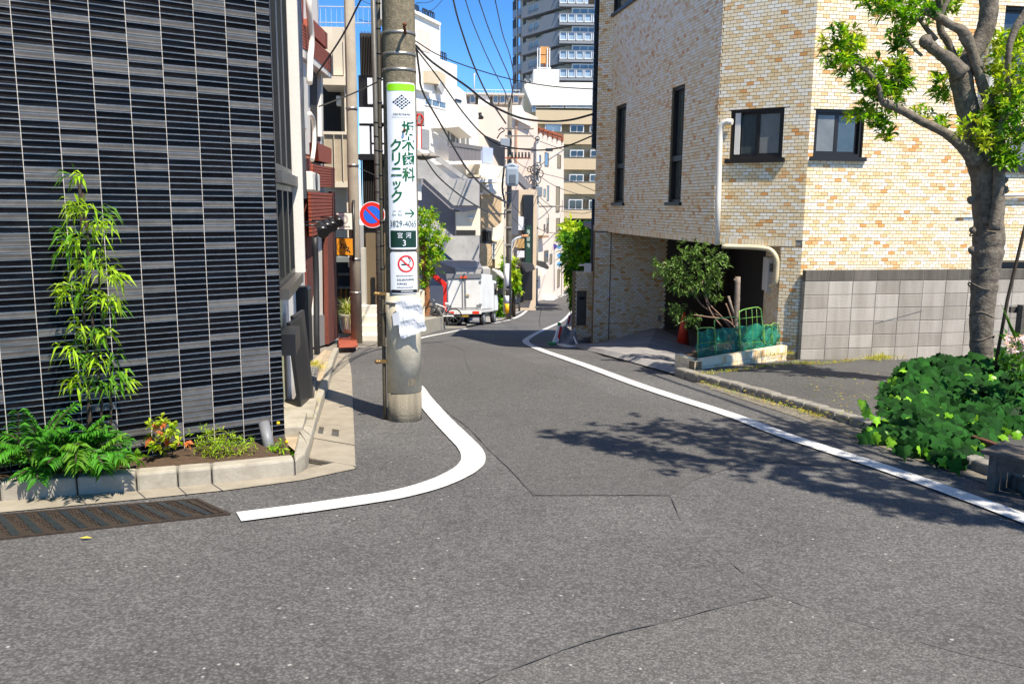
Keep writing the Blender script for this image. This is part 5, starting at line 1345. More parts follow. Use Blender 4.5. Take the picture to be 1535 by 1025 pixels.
single('yellow_flower', mb, mat('petal_yellow', 'e8b800', .5), 'tiny yellow flower heads beside the pipe stub at the building corner', 'flower')
# grass tufts along kerbs and joints
M_gr = leafmat('grass_blade', '7c9a2a', 'a8a63a', .3); M_gry = leafmat('grass_dry', 'b09a3a', 'c7b04a', .3)
gt = MB()
def tufts(pts, n, h, sp):
    P = smooth(pts, 6) if len(pts) > 2 else pts
    for _ in range(n):
        t = rnd.random()*(len(P)-1); k = min(int(t), len(P)-2); c = P[k].lerp(P[k+1], t-k)+Vector((rnd.gauss(0, sp), rnd.gauss(0, sp), 0))
        if rnd.random() < .0: continue
        m_ = rnd.random() < .45
        for _ in range(4): leaves(gt, [c+Vector((rnd.gauss(0, .015), rnd.gauss(0, .015), 0))], [rvec(1.0)], [h*rnd.uniform(.5, 1.2)], [.007], int(m_), .3, .1)
tufts([G(1195, 545, .08), G(1240, 545, .08), G(1300, 538, .08), G(1340, 535, .08)], 170, .07, .03)
tufts([G(1310, 540, .08), G(1350, 533, .08), G(1400, 528, .08)], 260, .13, .07)
tufts([G(1045, 562, .07), G(1100, 556, .08), G(1150, 549, .08), G(1190, 545, .08)], 130, .06, .03)
tufts([G(1050, 572, .02), G(1100, 589, .02), G(1150, 602, .02), G(1200, 615, .02), G(1230, 625, .02)], 150, .035, .03)
tufts([V(1125, 533, 11.75), V(1150, 531, 11.85), V(1180, 530, 12.1)], 200, .09, .06)
tufts([G(478, 553, .1), G(470, 545, .1), G(482, 556, .1)], 60, .09, .04)
tufts([G(463, 628, .1), G(468, 612, .1), G(476, 600, .1)], 40, .06, .02)
struct('grass', gt, [M_gr, M_gry], kind='stuff')
lt = MB()
for _ in range(240):
    if rnd.random() < .5: px = rnd.uniform(1060, 1320); c = G(px, rnd.uniform(572+(px-1060)*.22, 582+(px-1060)*.26), .085)
    else: c = G(rnd.uniform(1200, 1330), rnd.uniform(555, 620), .085)
    c.z = gz(c.y)+.078+rnd.uniform(0, .006)+(0 if True else 0); leaves(lt, [c], [Vector((rnd.uniform(-1, 1), rnd.uniform(-1, 1), .05))], [rnd.uniform(.02, .045)], [.012], rnd.randint(0, 1), .0, .1)
struct('leaf_litter', lt, [M_gry, M_gr], kind='stuff')
# ---- shrub in the brick planter
rh = thing('shrub', 'round glossy shrub on thin bent stems leaning out of the brick planter', 'shrub', Vector((3.4, 11.9, gz(11.9))))
YR = 11.9
M_stemr = mat('stem_brown', '7d6350', .8, var=.25, scale=15)
for k, pts in enumerate([[(1104, 530), (1098, 500), (1085, 480), (1068, 468), (1050, 455), (1035, 430)], [(1106, 530), (1100, 505), (1092, 485), (1075, 468), (1060, 450), (1052, 420)], [(1102, 530), (1090, 500), (1070, 475), (1060, 455), (1056, 440)], [(1108, 530), (1100, 490), (1092, 465), (1088, 455)], [(1110, 530), (1106, 500), (1090, 480), (1060, 475), (1040, 472)]]):
    mb = MB(); mb.tube(smooth([V(x, y, YR-.1*k*.3) for x, y in pts], 4), [.013]*1+[.011]*(len(smooth([V(x, y, YR) for x, y in pts], 4))-1), 7); part('stem', mb, M_stemr, rh)
M_rh = leafmat('leaf_rhododendron', '3f5c20', '6c8740', .15, .35)
mb = MB()
for _ in range(270):
    while True:
        x, y = rnd.uniform(-1, 1), rnd.uniform(-1, 1)
        if x*x+y*y < 1: break
    px = 1036+x*56+6*y; py = 400+y*42
    if y > 0 and abs(x) > .75: continue
    if y < -.3 and x < -.25: continue
    whorl(mb, V(px, py, YR+rnd.uniform(-.35, .35)*math.sqrt(max(0, 1-x*x-y*y))), Vector((x, -.6, -y*.5+.4)), 6, .085, .026, 0)
for (px, py, n, sp) in [(1020, 470, 20, 16), (1035, 480, 16, 12), (1012, 460, 8, 8), (1072, 448, 10, 9), (1048, 475, 8, 8), (990, 405, 14, 12), (1085, 385, 12, 10)]:
    for _ in range(n): whorl(mb, V(px+rnd.gauss(0, .5)*sp, py+rnd.gauss(0, .5)*sp, YR+rnd.uniform(-.1, .1)), rvec(.3), 6, .08, .024, 0)
part('foliage', mb, M_rh, rh, kind='stuff')
ct = MB(); ct.tube(smooth([V(1103, 535, 11.8), V(1104, 490, 11.8), V(1105, 450, 11.8), V(1106, 415, 11.8)], 4), .042*.9, 10); ct.tube([V(1103, 480, 11.8), V(1096, 458, 11.8), V(1092, 444, 11.8)], .018, 8); ct.tube([V(1105, 425, 11.8), V(1101, 418, 11.8)], .015, 8); ct.tube([V(1104, 450, 11.8), V(1109, 449, 11.8)], .02, 8)
single('cut_trunk', ct, mat('bark_pale', '9a8a78', .85, var=.3, scale=15, bump=.5, col2='6d6052'), 'bare cut-off trunk standing in the brick planter behind the hoops', 'tree trunk')
# ------------------------------------------------------------------ the street beyond
def poly(parent, nm, W, pxs, d0, d1, m, label=None, kind=None):
    pts = [W.pt(*W.at(x, y, d1), d1) for x, y in pxs]
    mb = MB(); mb.prism(pts, W.n*(d0-d1)); return part(nm, mb, m, parent, label, kind)
def rect(parent, nm, W, x0, y0, x1, y1, d0, d1, m, label=None):
    mb = MB(); mb.wpx(W, x0, y0, x1, y1, d0, d1); return part(nm, mb, m, parent, label)
M_wfr = mat('frame_white', 'd6d6d2', .5); M_glb = mat('glass_blue', '62747f', .08, var=.4, scale=.6, spec=.9); M_gld2 = mat('glass_black', '1f2628', .08, var=.5, scale=.7, spec=.9)
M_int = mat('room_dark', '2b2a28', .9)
def fwin(parent, W, x0, y0, x1, y1, fm=None, gm=None, n=2, d=.04, t=.06):
    a = W.at(x0, y0, d); b = W.at(x1, y1, d); u0, u1 = sorted((a[0], b[0])); z0, z1 = sorted((a[1], b[1])); mb = MB()
    t = min(t, (u1-u0)*.18, (z1-z0)*.18)
    mb.wbox(W, u0, u1, z0, z0+t, -.05, d); mb.wbox(W, u0, u1, z1-t, z1, -.05, d)
    mb.wbox(W, u0, u0+t, z0+t, z1-t, -.05, d); mb.wbox(W, u1-t, u1, z0+t, z1-t, -.05, d)
    for k in range(1, n): c = u0+(u1-u0)*k/n; mb.wbox(W, c-t*.4, c+t*.4, z0+t, z1-t, -.05, d)
    f = part('window', mb, fm or M_wfr, parent)
    for k in range(n):
        g = MB(); e = t if k == 0 else t*.4; e2 = t if k == n-1 else t*.4
        g.wbox(W, u0+(u1-u0)*k/n+e, u0+(u1-u0)*(k+1)/n-e2, z0+t, z1-t, .004, .012); part('pane', g, gm or M_gld2, f)
    return f
def bld(name, label, W, px, py, group=None): 
    u, z = W.at(px, py); p = W.pt(u, 0); return thing(name, label, 'building', Vector((p.x, p.y, gz(p.y))), group)
def c_(h, **k): return mat('c_'+h, h, k.pop('rough', .85), var=k.pop('var', .07), scale=k.pop('scale', 1.2), bump=k.pop('bump', .0), **k)
def PlaneAt(px, Y, a): p = V(px, 300, Y); return Wall(p.x, p.y, a)
# ---- red-brown brick house on the left
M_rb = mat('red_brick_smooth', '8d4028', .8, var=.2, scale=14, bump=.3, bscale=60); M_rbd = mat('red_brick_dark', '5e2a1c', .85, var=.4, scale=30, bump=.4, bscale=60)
RB = Wall(-3.15, 12.3, -8)
rb = bld('brick_house', 'narrow house with red-brown brick balconies and pipes behind the black tiled building', RB, 470, 400)
mb = MB(); mb.wbox(RB, .0, 7.6, gz(14)-1, CAMZ+7, -4, -.2); part('wall', mb, M_white, rb)
def slats(parent, W, pxs, n, m):
    (ax, ay), (bx, by), (cx, cy), (dx, dy) = pxs
    for k in range(n):
        t0, t1 = (k+.06)/n, (k+.86)/n
        q = [(ax+(dx-ax)*t0, ay+(dy-ay)*t0), (bx+(cx-bx)*t0, by+(cy-by)*t0), (bx+(cx-bx)*t1, by+(cy-by)*t1), (ax+(dx-ax)*t1, ay+(dy-ay)*t1)]
        poly(parent, 'slat', W, q, -.02, .03, m)
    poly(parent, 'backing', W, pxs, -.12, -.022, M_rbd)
poly(rb, 'parapet', RB, [(443, -40), (455, -30), (455, 38), (443, 27)], -.5, -.02, M_rb)
slats(rb, RB, [(443, 28), (464, 43), (464, 78), (443, 66)], 8, M_rb)
poly(rb, 'balcony_slab', RB, [(443, 67), (464, 79), (497, 112), (497, 118), (464, 92), (443, 79)], -.7, .02, M_white)
poly(rb, 'parapet', RB, [(469, 29), (491, 51), (491, 74), (469, 52)], -.5, -.02, M_rb)
slats(rb, RB, [(468, 57), (497, 83), (497, 111), (468, 84)], 8, M_rb)
poly(rb, 'parapet', RB, [(449, 236), (467, 239), (467, 277), (450, 277)], -.5, .0, M_rb)
poly(rb, 'parapet', RB, [(476, 214), (497, 223), (497, 246), (478, 241)], -.4, .05, M_rb)
slats(rb, RB, [(469, 246), (502, 252), (502, 281), (469, 281)], 8, M_rb)
slats(rb, RB, [(466, 287), (498, 290), (498, 346), (468, 355)], 12, M_rb)
poly(rb, 'parapet_cap', RB, [(449, 232), (467, 235), (467, 238.5), (449, 235.5)], -.5, .06, c_('a86a50'))
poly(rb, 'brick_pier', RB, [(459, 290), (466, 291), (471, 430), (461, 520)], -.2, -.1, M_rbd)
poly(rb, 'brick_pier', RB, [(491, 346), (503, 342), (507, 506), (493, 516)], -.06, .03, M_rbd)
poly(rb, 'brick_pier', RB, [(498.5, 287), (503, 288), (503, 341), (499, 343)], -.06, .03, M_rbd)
poly(rb, 'door', RB, [(472, 356), (490, 348), (492, 515), (474, 520)], -.2, -.09, c_('d8d3c6'))
poly(rb, 'panel', RB, [(475, 472), (489, 472), (490, 516), (476, 520)], -.15, -.05, c_('8b8b86', rough=.5))
poly(rb, 'wall_pier', RB, [(444, 84), (461, 96), (464, 232), (447, 228)], -.198, -.06, M_white)
poly(rb, 'wall_pier', RB, [(484, 108), (484.5, 205), (482, 205), (481, 108)], -.5, -.1, M_white)
poly(rb, 'opening', RB, [(466, 100), (481, 112), (481, 212), (467, 214)], -.199, -.18, M_int)
for pts, r_, m in [([(463, -20), (463, 10), (467, 60), (465, 90), (464, 125)], .05, M_pipe), ([(464, 170), (470, 182), (471, 215), (468, 240)], .035, M_pipe), ([(472, 356), (474, 420), (474.5, 500), (476, 540)], .05, M_cable)]:
    mb = MB(); mb.tube(smooth([RB.pt(*RB.at(x, y, .12), .12) for x, y in pts], 4), r_, 8); part('pipe', mb, m, rb)
for (x0, y0, x1, y1, l) in [(468, 257, 480, 288, 'white air conditioner outdoor unit between the brick balconies'), (448, 185, 459, 200, 'white air conditioner unit on a wall bracket above the brick balcony')]:
    mb = MB(); mb.wpx(RB, x0, y0, x1, y1, -.05, .22); o = single('air_conditioner', mb, M_pipe, l, 'air conditioner'); bevel(o, .02, 1)
    mb = MB(); u, z = RB.at((x0+x1)/2, (y0+y1)/2, .22); mb.tube([RB.pt(u, z, .221), RB.pt(u, z, .235)], .14, 16); part('fan_grille', mb, M_frame, o)
mb = MB(); mb.wpx(RB, 452, 165, 461, 195, -.05, .12); single('meter_box', mb, M_pipe, 'cream electric meter box on the wall pier above the brick balcony', 'box')
# spotlights over the door
for k, (x, y) in enumerate([(480, 338), (487, 333), (495, 331), (505, 326)]):
    mb = MB(); c = RB.pt(*RB.at(x, y, .35), .35); d = Vector((.35, -.75, -.45)).normalized(); mb.tube([c, c+d*.22], [.06, .085], 12); mb.tube([c, c-RB.n*.3], .015, 6)
    single('spotlight', mb, M_blackp, ['leftmost black spotlight', 'second black spotlight', 'third black spotlight', 'rightmost black spotlight'][k]+' in the row over the brick door', 'spotlight', 'spotlights over the brick house door')
# ---- beige building behind
FB = PlaneAt(500, 22.0, 84)
M_beige = mat('beige_render', 'cfc3ae', .85, var=.08, scale=1.5); M_beiged = mat('beige_shade', 'a89a84', .9, var=.1)
be = bld('apartment_building', 'tall narrow beige building with stacked balconies behind the brick house', FB, 505, 400)
rect(be, 'wall', FB, 478, 40, 528, 520, -5, -1.2, M_beige); rect(be, 'penthouse', FB, 498, 41, 515, 113, -1.19, .1, M_beige)
rect(be, 'corner_pier', FB, 514, 60, 525.5, 400, -1.18, .14, M_beige)
rect(be, 'balcony_slab', FB, 482, 114, 521, 128, -1.19, .3, M_beige); rect(be, 'balcony_parapet', FB, 484, 200, 521, 276, -.1, .3, M_beiged); rect(be, 'balcony_slab', FB, 484, 272, 528, 281, -1.19, .34, M_beige); rect(be, 'rail', FB, 484, 197, 522, 202, -.12, .36, M_beige)
for x in (485, 500, 513): rect(be, 'post', FB, x, 202, x+2.5, 272, .301, .36, M_beige)
rect(be, 'door_shade', FB, 484, 130, 511, 199, -1.199, -1.1, M_int); rect(be, 'meter', FB, 504, 144, 511, 158, -.4, -.1, M_pipe)
rect(be, 'lintel', FB, 503, 386, 534, 393, -1.19, .4, c_('6f7270')); rect(be, 'shop_opening', FB, 504, 393, 533, 500, -1.199, -1.0, M_int)
for y in (410, 430, 452): rect(be, 'shelf', FB, 506, y, 530, y+3, -.98, -.5, M_wood)
for k in range(9): rect(be, 'bottle', FB, 508+k*2.4, 436-3*(k % 3), 509.6+k*2.4, 451, -.9, -.7, [c_('6b3a1c'), c_('a2742f'), c_('3b4a2c')][k % 3])
# signs on brackets
S1 = PlaneAt(515, 19.0, 88)
s1 = thing('shop_sign', 'square white shop sign with a loop emblem above the orange sign', 'sign', S1.pt(*S1.at(516, 344, 0)))
rect(s1, 'frame', S1, 503.5, 318.5, 529, 345, -.08, .0, M_frame); rect(s1, 'face', S1, 504.5, 319.5, 528, 344, .001, .01, c_('ece7da', rough=.4))
mb = MB(); u0, z0_ = S1.at(515.5, 329, .012); w_ = lambda x, y: S1.pt(u0+x, z0_+y, .0125)
for rr_, a_ in ((.085, 0), (.06, 1)): ring(mb, w_, .0, .0, rr_, rr_+.012, 20, ky=1.15)
part('emblem', mb, c_('7b7a74'), s1)
u1_, z1_ = S1.at(515.5, 340, .0125); mb = MB(); glyphs(mb, lambda x, y: S1.pt(u1_+x, z1_+y, .0125), -.14, .14, 0, .035, 9); part('small_print', mb, c_('55544e'), s1)
s2 = thing('shop_sign', 'square orange shop sign with black brush characters', 'sign', S1.pt(*S1.at(516, 383, 0)))
rect(s2, 'frame', S1, 503.5, 356.5, 530, 383.5, -.08, .0, M_frame); rect(s2, 'face', S1, 504.5, 357.5, 529, 382.5, .001, .01, c_('d48a1c', rough=.4))
u1_, z1_ = S1.at(516.5, 370, .0125); mb = MB()
for pts in ([(-.07, .08), (-.05, .0), (-.09, -.03)], [(-.05, .05), (.0, .02), (-.03, -.03), (.01, -.01)], [(.02, .05), (.04, -.0), (.0, -.05)], [(.02, .01), (.08, -.02), (.05, -.08)], [(.03, -.04), (.08, -.07), (.10, -.10)], [(.0, -.08), (.05, -.05)]):
    mb.tube([S1.pt(u1_+x*1.25, z1_+y*1.25, .012) for x, y in pts], .011, 5)
part('brush_strokes', mb, M_sk, s2)
mb = MB(); u1_, z1_ = S1.at(516, 370, .0125); ring(mb, lambda x, y: S1.pt(u1_+x, z1_+y, .0125), 0, 0, .155, .163, 24, 100, 260); part('brush_arc', mb, M_sk, s2)
mb = MB(); mb.tube([S1.pt(*S1.at(530, y, -.05), -.05) for y in (300, 392)], .03, 8); single('sign_bracket', mb, M_frame, 'dark vertical bracket holding the white and orange shop signs', 'bracket')
# potted grass plant on the red tiled step
Yp = 20.3; c = V(523, 498, Yp)
pp = thing('potted_plant', 'big pot of arching variegated grass at the foot of the shop', 'potted plant', c)
mb = MB(); mb.tube([c, c+UP*.12, c+UP*.42, c+UP*.46], [.16, .20, .24, .25], 8); part('pot', mb, c_('b9b3a6'), pp)
mb = MB()
for _ in range(260):
    d = rvec(.75); C0 = c+UP*.42+rvec()*.06; P = [C0]; v = d
    L_ = rnd.uniform(.35, .62)
    for k in range(4): P.append(P[-1]+v*L_/4); v = (v+Vector((0, 0, -.42))).normalized()
    s_ = d.cross(UP); s_ = s_.normalized()*.014 if s_.length > .01 else Vector((.014, 0, 0))
    mb.add([p for q, p0_ in enumerate(P) for p in (p0_-s_*(1-q/4.2), p0_+s_*(1-q/4.2))], [(2*k, 2*k+1, 2*k+3, 2*k+2) for k in range(4)], rnd.randint(0, 1))
part('foliage', mb, [leafmat('grass_var', 'b9b96a', 'd3d39a', .3), leafmat('grass_var_d', '6f7f2e', '93a04a', .3)], pp, kind='stuff')
mb = MB(); a = [V(507, 500, 19.9), V(536, 499, 19.9), G(538, 521, .03), G(508, 521, .03)]; a = [G(507, 506, .05), G(534, 504, .05), G(537, 521, .05), G(508, 522, .05)]
drape('step', a, .06, mat('terracotta_tiles', '9a4a30', .8, var=.25, scale=6), 2)
# second utility pole and black slatted building
yy = 19.2; mb = MB(); x2 = V(535, 515, yy).x
p2 = thing('utility_pole', 'grey concrete utility pole in front of the black slatted building', 'utility pole', Vector((x2, yy, gz(yy))))
mb.tube([Vector((x2, yy, gz(yy)-.1)), Vector((x2, yy, CAMZ)), Vector((x2, yy, CAMZ+9))], [.13, .125, .11], 20); part('shaft', mb, mat('pole_grey', '9a9080', .9, var=.15, scale=3), p2)
for py in (165, 250, 390, 440): 
    z = V(535, py, yy).z; mb = MB(); mb.tube([Vector((x2, yy, z)), Vector((x2, yy, z+.05))], .135, 18); part('band', mb, M_band, p2)
FL = PlaneAt(560, 22.5, 88)
bl = bld('slatted_building', 'black building with vertical slats and framed white panels behind the poles', FL, 560, 400)
rect(bl, 'wall', FL, 539, 50, 600, 520, -5, -.3, mat('black_cladding', '1d1c1b', .6, var=.2))
for k in range(16):
    x = 541+k*2.5; rect(bl, 'slat', FL, x, 46+2*(k % 2), x+1.2, 113, -.28, -.1, c_('57504a'))
for k in range(14):
    x = 541+k*2.6; rect(bl, 'slat', FL, x, 234, x+1.1, 330, -.28, -.12, c_('33302d'))
for (x0, y0, x1, y1) in [(550.5, 117, 576, 156), (538, 161, 561.5, 185), (538.5, 189, 554, 231), (557, 190, 576, 214), (565, 163, 577, 184), (557.5, 217, 576, 231)]:
    rect(bl, 'white_panel', FL, x0, y0, x1, y1, -.2, .02, c_('e6e8ec', rough=.4))
rect(bl, 'panel_frame', FL, 537, 113, 578, 233, -.28, -.19, M_blackp); rect(bl, 'canopy', FL, 537, 231, 577, 240, -.28, .15, M_blackp)
rect(bl, 'brown_wall', FL, 548, 350, 600, 470, -.29, .02, c_('6b5c45')); rect(bl, 'gate_pier', FL, 541, 372, 548.5, 465, -.29, .3, c_('b7b2a6')); rect(bl, 'gate', FL, 556, 416, 563, 460, .021, .06, M_blackp)
for k, (y0, y1) in enumerate([(459, 474), (474, 488), (488, 503), (503, 517)]):
    mb = MB(); mb.wpx(FL, 538, y0, 566+k, y1, .3+k*.35, .66+k*.35); part('step', mb, c_('cfcabd'), bl)
rect(bl, 'rooftop_box', FL, 565, 0, 600, 30, -4, -3, c_('b5b2aa'))
mb = MB()
for (x0, y0, x1, y1) in [(478, 10, 512, 12), (478, 34, 512, 36)]: mb.wpx(FL.off(-4), x0, y0, x1+90, y1-.8, 0, .06)
for k in range(14): mb.wpx(FL.off(-4), 480+k*8, 10, 480.7+k*8, 40, .0, .05)
single('roof_railing', mb, M_wfr, 'thin white roof railing against the sky above the beige building', 'railing')
# ---- white stepped building and concrete stair house
A_ = PlaneAt(660, 44, 23)
M_off = mat('white_render', 'e6dfd3', .85, var=.05, scale=.8); M_crm = mat('cream_render', 'd9cfba', .85, var=.06, scale=.8)
wh = bld('white_building', 'white building with stepped roof terraces to the right of the utility pole', A_, 650, 400)
poly(wh, 'wall', A_, [(612, 12), (622, 18), (660, 37), (660, 89), (685, 98), (685, 129), (698, 139), (700, 158), (717, 163), (717, 420), (612, 440)], -1.2, 0, M_off)
poly(wh, 'cornice', A_, [(612, 9), (622, 15), (661, 34.5), (661, 39), (622, 20), (612, 14)], .001, .12, M_off)
poly(wh, 'niche', A_, [(626, 42), (645, 50), (645, 80), (626, 74)], .001, .02, c_('d6c6b8'))
poly(wh, 'tan_panel', A_, [(641, 106), (656, 106), (668, 112), (668, 128), (641, 124)], .001, .25, c_('c8b79a'))
for (x0, y0, x1, y1) in [(622, 8, 628, 28), (634, 14, 641, 28), (643, 18, 651, 32), (661, 79, 669, 89)]:
    mb = MB(); Wt = A_.off(-.6)
    for k in range(4): mb.wpx(Wt, x0+(x1-x0)*k/3, y0+k, x0+(x1-x0)*k/3+.6, y1+k*1.0, 0, .05)
    mb.wpx(Wt, x0, y0, x1, y0+1, .051, .09); part('roof_rail', mb, M_frame, wh)
fwin(wh, A_, 637, 145, 669, 165, M_wfr, M_glb, 3); fwin(wh, A_, 683, 148, 692, 154, M_frame, M_gld2, 2)
rect(wh, 'door', A_, 632, 193, 644, 223, .001, .05, c_('8e8f90')); rect(wh, 'beam', A_, 624, 134, 648, 137, .001, .2, M_wfr)
mb = MB(); u, z = A_.at(660, 131, .2); mb.tube([A_.pt(u, z, .0), A_.pt(u, z, .3)], .28, 16); part('vent', mb, c_('a9a7a2'), wh)
poly(wh, 'balcony_soffit', A_, [(670, 186), (690, 183), (708, 202), (708, 207), (688, 190), (670, 192)], .001, .9, M_off)
rect(wh, 'recess', A_, 672, 196, 703, 219, .001, .03, c_('7a756c')); fwin(wh, A_, 675, 197, 684, 219, M_wfr, M_gld2, 1, d=.08); fwin(wh, A_, 690, 199, 699, 219, M_wfr, M_glb, 1, d=.08)
poly(wh, 'balcony_slab', A_, [(671, 242), (722, 241), (722, 246), (671, 247)], .03, 1.0, M_off)
for k in range(23): rect(wh, 'baluster', A_.off(.95), 673.5+k*2.1, 219.5, 674.6+k*2.1, 241, 0, .04, c_('7f7b7c'))
rect(wh, 'handrail', A_, 673, 218, 723, 220, .94, 1.02, c_('6d6a69')); rect(wh, 'screen', A_, 724, 220, 739, 246, .8, 1.0, c_('a9b4cc'), )
rect(wh, 'bay', A_, 720, 247, 741, 262, .001, .8, M_off); rect(wh, 'bay_slab', A_, 720, 262, 752, 268, .001, 1.1, M_crm); 
mb = MB(); mb.tube([A_.pt(*A_.at(x, y, .3), .3) for x, y in [(651, 199), (673, 213), (673, 219)]], .04, 6); part('pipe', mb, M_crm, wh)
# red bracket arm with loudspeaker-like lamp beside the pole
rdw = PlaneAt(632, 26, 85)
rd = thing('fire_lamp_arm', 'red post with a round grey canopy beside the clinic sign', 'lamp', rdw.pt(*rdw.at(632, 240, 0)))
rect(rd, 'post', rdw, 630.5, 172, 632.5, 223, -.06, 0, M_sr); rect(rd, 'post', rdw, 625, 170, 626.5, 223, -.06, 0, M_sr); 
mb = MB(); cc = rdw.pt(*rdw.at(630, 180, 0)); mb.tube([cc+Vector((.1*math.cos(t*.8), -.02*t, .16*math.sin(t*.8))) for t in range(12)], .02, 6); part('coil', mb, M_sr, rd)
mb = MB(); cc = rdw.pt(*rdw.at(634, 233, 0)); mb.tube([cc-UP*.14, cc-UP*.04, cc+UP*.05], [.1, .52, .35], 20); part('canopy', mb, c_('8c857a'), rd)
rect(rd, 'grey_box', rdw, 622, 167, 636, 188, -.6, -.2, c_('8d8d8a'))
# stair house
B_ = PlaneAt(680, 38.5, 84)
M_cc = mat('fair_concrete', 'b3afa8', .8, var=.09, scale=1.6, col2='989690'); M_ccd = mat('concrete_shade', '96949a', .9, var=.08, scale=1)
st = bld('stair_house', 'fair-faced concrete house with two slanting outdoor stair parapets behind the truck', B_, 690, 440)
poly(st, 'stair_parapet', B_, [(600, 205), (626, 224), (680, 270), (718, 270), (718, 308), (680, 308), (636, 268), (600, 268)], -.25, 0, M_cc)
poly(st, 'rear_parapet', B_.off(-1.6), [(640, 222), (655, 232), (703, 268), (693, 268), (648, 236)], -.2, 0, M_cc)
poly(st, 'stair_parapet', B_, [(600, 288), (629, 310), (680, 354), (718, 354), (718, 390), (680, 390), (655, 369), (600, 330)], -.25, 0, M_cc)
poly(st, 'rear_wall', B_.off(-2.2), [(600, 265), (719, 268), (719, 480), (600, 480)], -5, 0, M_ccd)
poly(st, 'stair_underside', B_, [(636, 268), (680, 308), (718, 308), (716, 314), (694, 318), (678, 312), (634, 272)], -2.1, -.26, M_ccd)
poly(st, 'side_wall', B_, [(684, 318), (720, 312), (720, 353), (684, 353)], -2.1, -.5, M_crm); rect(st, 'opening', B_, 684, 345, 713, 352, -.499, -.46, M_int)
poly(st, 'column', B_, [(724, 403), (734, 403), (734, 475), (724, 478)], -.4, .1, M_cc); rect(st, 'wall', B_, 684, 403, 735, 418, -2, -.3, M_cc)
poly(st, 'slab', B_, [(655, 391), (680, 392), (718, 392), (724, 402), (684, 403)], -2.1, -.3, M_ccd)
rect(st, 'garage_panel', B_, 640, 428, 672, 470, -1.8, -1.2, c_('9b9b9c')); rect(st, 'edge_post', B_, 625, 268, 632, 300, -.6, -.3, M_off)
mb = MB(); cc = B_.pt(*B_.at(701, 327, -.4), -.4); mb.tube([cc, cc+Vector((.28, 0, .04))], .06, 8); mb.tube([cc+Vector((.15, 0, 0)), cc+Vector((.15, .1, -.12))], .05, 8); part('camera', mb, M_pipe, st)
for (x0, y0) in [(700, 285), (690, 282), (672, 290), (660, 262), (695, 370), (700, 378), (709, 364)]:
    mb = MB(); cc = B_.pt(*B_.at(x0, y0, .001), .001); mb.tube([cc, cc+B_.n*.006], .035, 8); part('tie_hole', mb, M_ccd, st)
# bicycle behind the pole with low retaining wall
rw = MB(); pts = [G(628, 503), G(668, 490), G(690, 489)]
rw.prism([Vector((p.x, p.y, gz(p.y)-.2)) for p in (G(622, 506), G(672, 489.5), G(668, 480)+Vector((0, 1, 0)), G(615, 492)+Vector((-1, 1, 0)))], UP*.62)
single('retaining_wall', rw, M_conc, 'low pale concrete retaining wall behind the utility pole, left of the truck', 'wall')
rw = MB(); q = PlaneAt(630, 26, 80); rw.wpx(q, 612, 437, 637, 498, -.5, 0); single('gate_post', rw, M_crm, 'cream gate post half hidden by the paper sheet on the pole', 'post')
# ---- small tree behind the pole
tr = thing('tree', 'small bright green tree behind the utility pole, in front of the concrete stairs', 'tree', V(641, 480, 30))
mb = MB(); mb.tube(smooth([V(640, 485, 30), V(639, 430, 30), V(636, 390, 30), V(632, 350, 30)], 4), [.13]*12+[.05], 10); part('trunk', mb, mat('bark_orange', '8b5a35', .9, var=.3, scale=9), tr)
mb = MB()
for (px, py, sp, n) in [(636, 330, 14, 45), (628, 350, 14, 50), (645, 350, 18, 60), (655, 362, 14, 40), (640, 375, 18, 60), (650, 385, 14, 40), (630, 400, 12, 40), (642, 405, 14, 40), (660, 380, 8, 18), (648, 322, 8, 14), (632, 318, 8, 14), (636, 425, 8, 18), (668, 358, 5, 8)]:
    for _ in range(n):
        cpt = V(px+rnd.gauss(0, .5)*sp, py+rnd.gauss(0, .45)*sp, 30+rnd.gauss(0, .35)); whorl(mb, cpt, rvec(.6), 5, .17, .075, 0 if rnd.random() < .6 else 1)
part('crown', mb, [M_lf, M_lfy], tr, kind='stuff')
# ---- kei truck with box body
TR = thing('box_truck', 'small white box truck parked at the kerb, seen from behind', 'truck', Vector((0, 0, 0)))
HT = R(11); Yt = 33.0; gl_ = G(699, 487.5); yaw = HT
fw = Vector((math.sin(HT), math.cos(HT), 0)); rt = Vector((math.cos(HT), -math.sin(HT), 0))
O = Vector((V(697, 487, gl_.y).x, gl_.y, gz(gl_.y))); TR.location = O
sl = Vector((fw.x, fw.y, -.10)).normalized(); UPT = rt.cross(sl).normalized(); tl = R(2.5); rt2 = (rt*math.cos(tl)+UPT*math.sin(tl)).normalized(); UPT = rt2.cross(sl).normalized()
S_ = gl_.y/33.0*1.0
def tb(nm, x0, x1, y0, y1, z0, z1, m, par=None, bv=0, lab=None):
    mb = MB(); mb.frame(O, rt2, sl, UPT, x0*S_, x1*S_, y0*S_, y1*S_, z0*S_, z1*S_); o = part(nm, mb, m, par or TR, lab)
    if bv: bevel(o, bv, 2)
    return o
M_tw = mat('truck_white', 'e2e1dc', .35, var=.04, scale=2, col2='cfcdc6'); M_tgr = mat('truck_grey', '77787a', .5, var=.1); M_tyre = mat('tyre', (.02, .02, .02), .8); M_tl = mat('lamp_red', 'd8381c', .25); M_hub = mat('hub', '9c9c9c', .4, .6)
bx = tb('box_body', -.70, .70, 0, 2.05, .62, 2.02, M_tw, bv=.03)
tb('roof_visor', -.72, .72, -.07, .0, 1.84, 2.04, M_tgr, bv=.02)
tb('door', -.66, -.02, -.03, 0, .70, 1.83, M_tw, bv=.012); d2 = tb('door', .02, .66, -.03, 0, .70, 1.83, M_tw, bv=.012)
for x in (-.06, .06): tb('locking_bar', x-.018, x+.018, -.06, -.031, .66, 1.86, M_tgr)
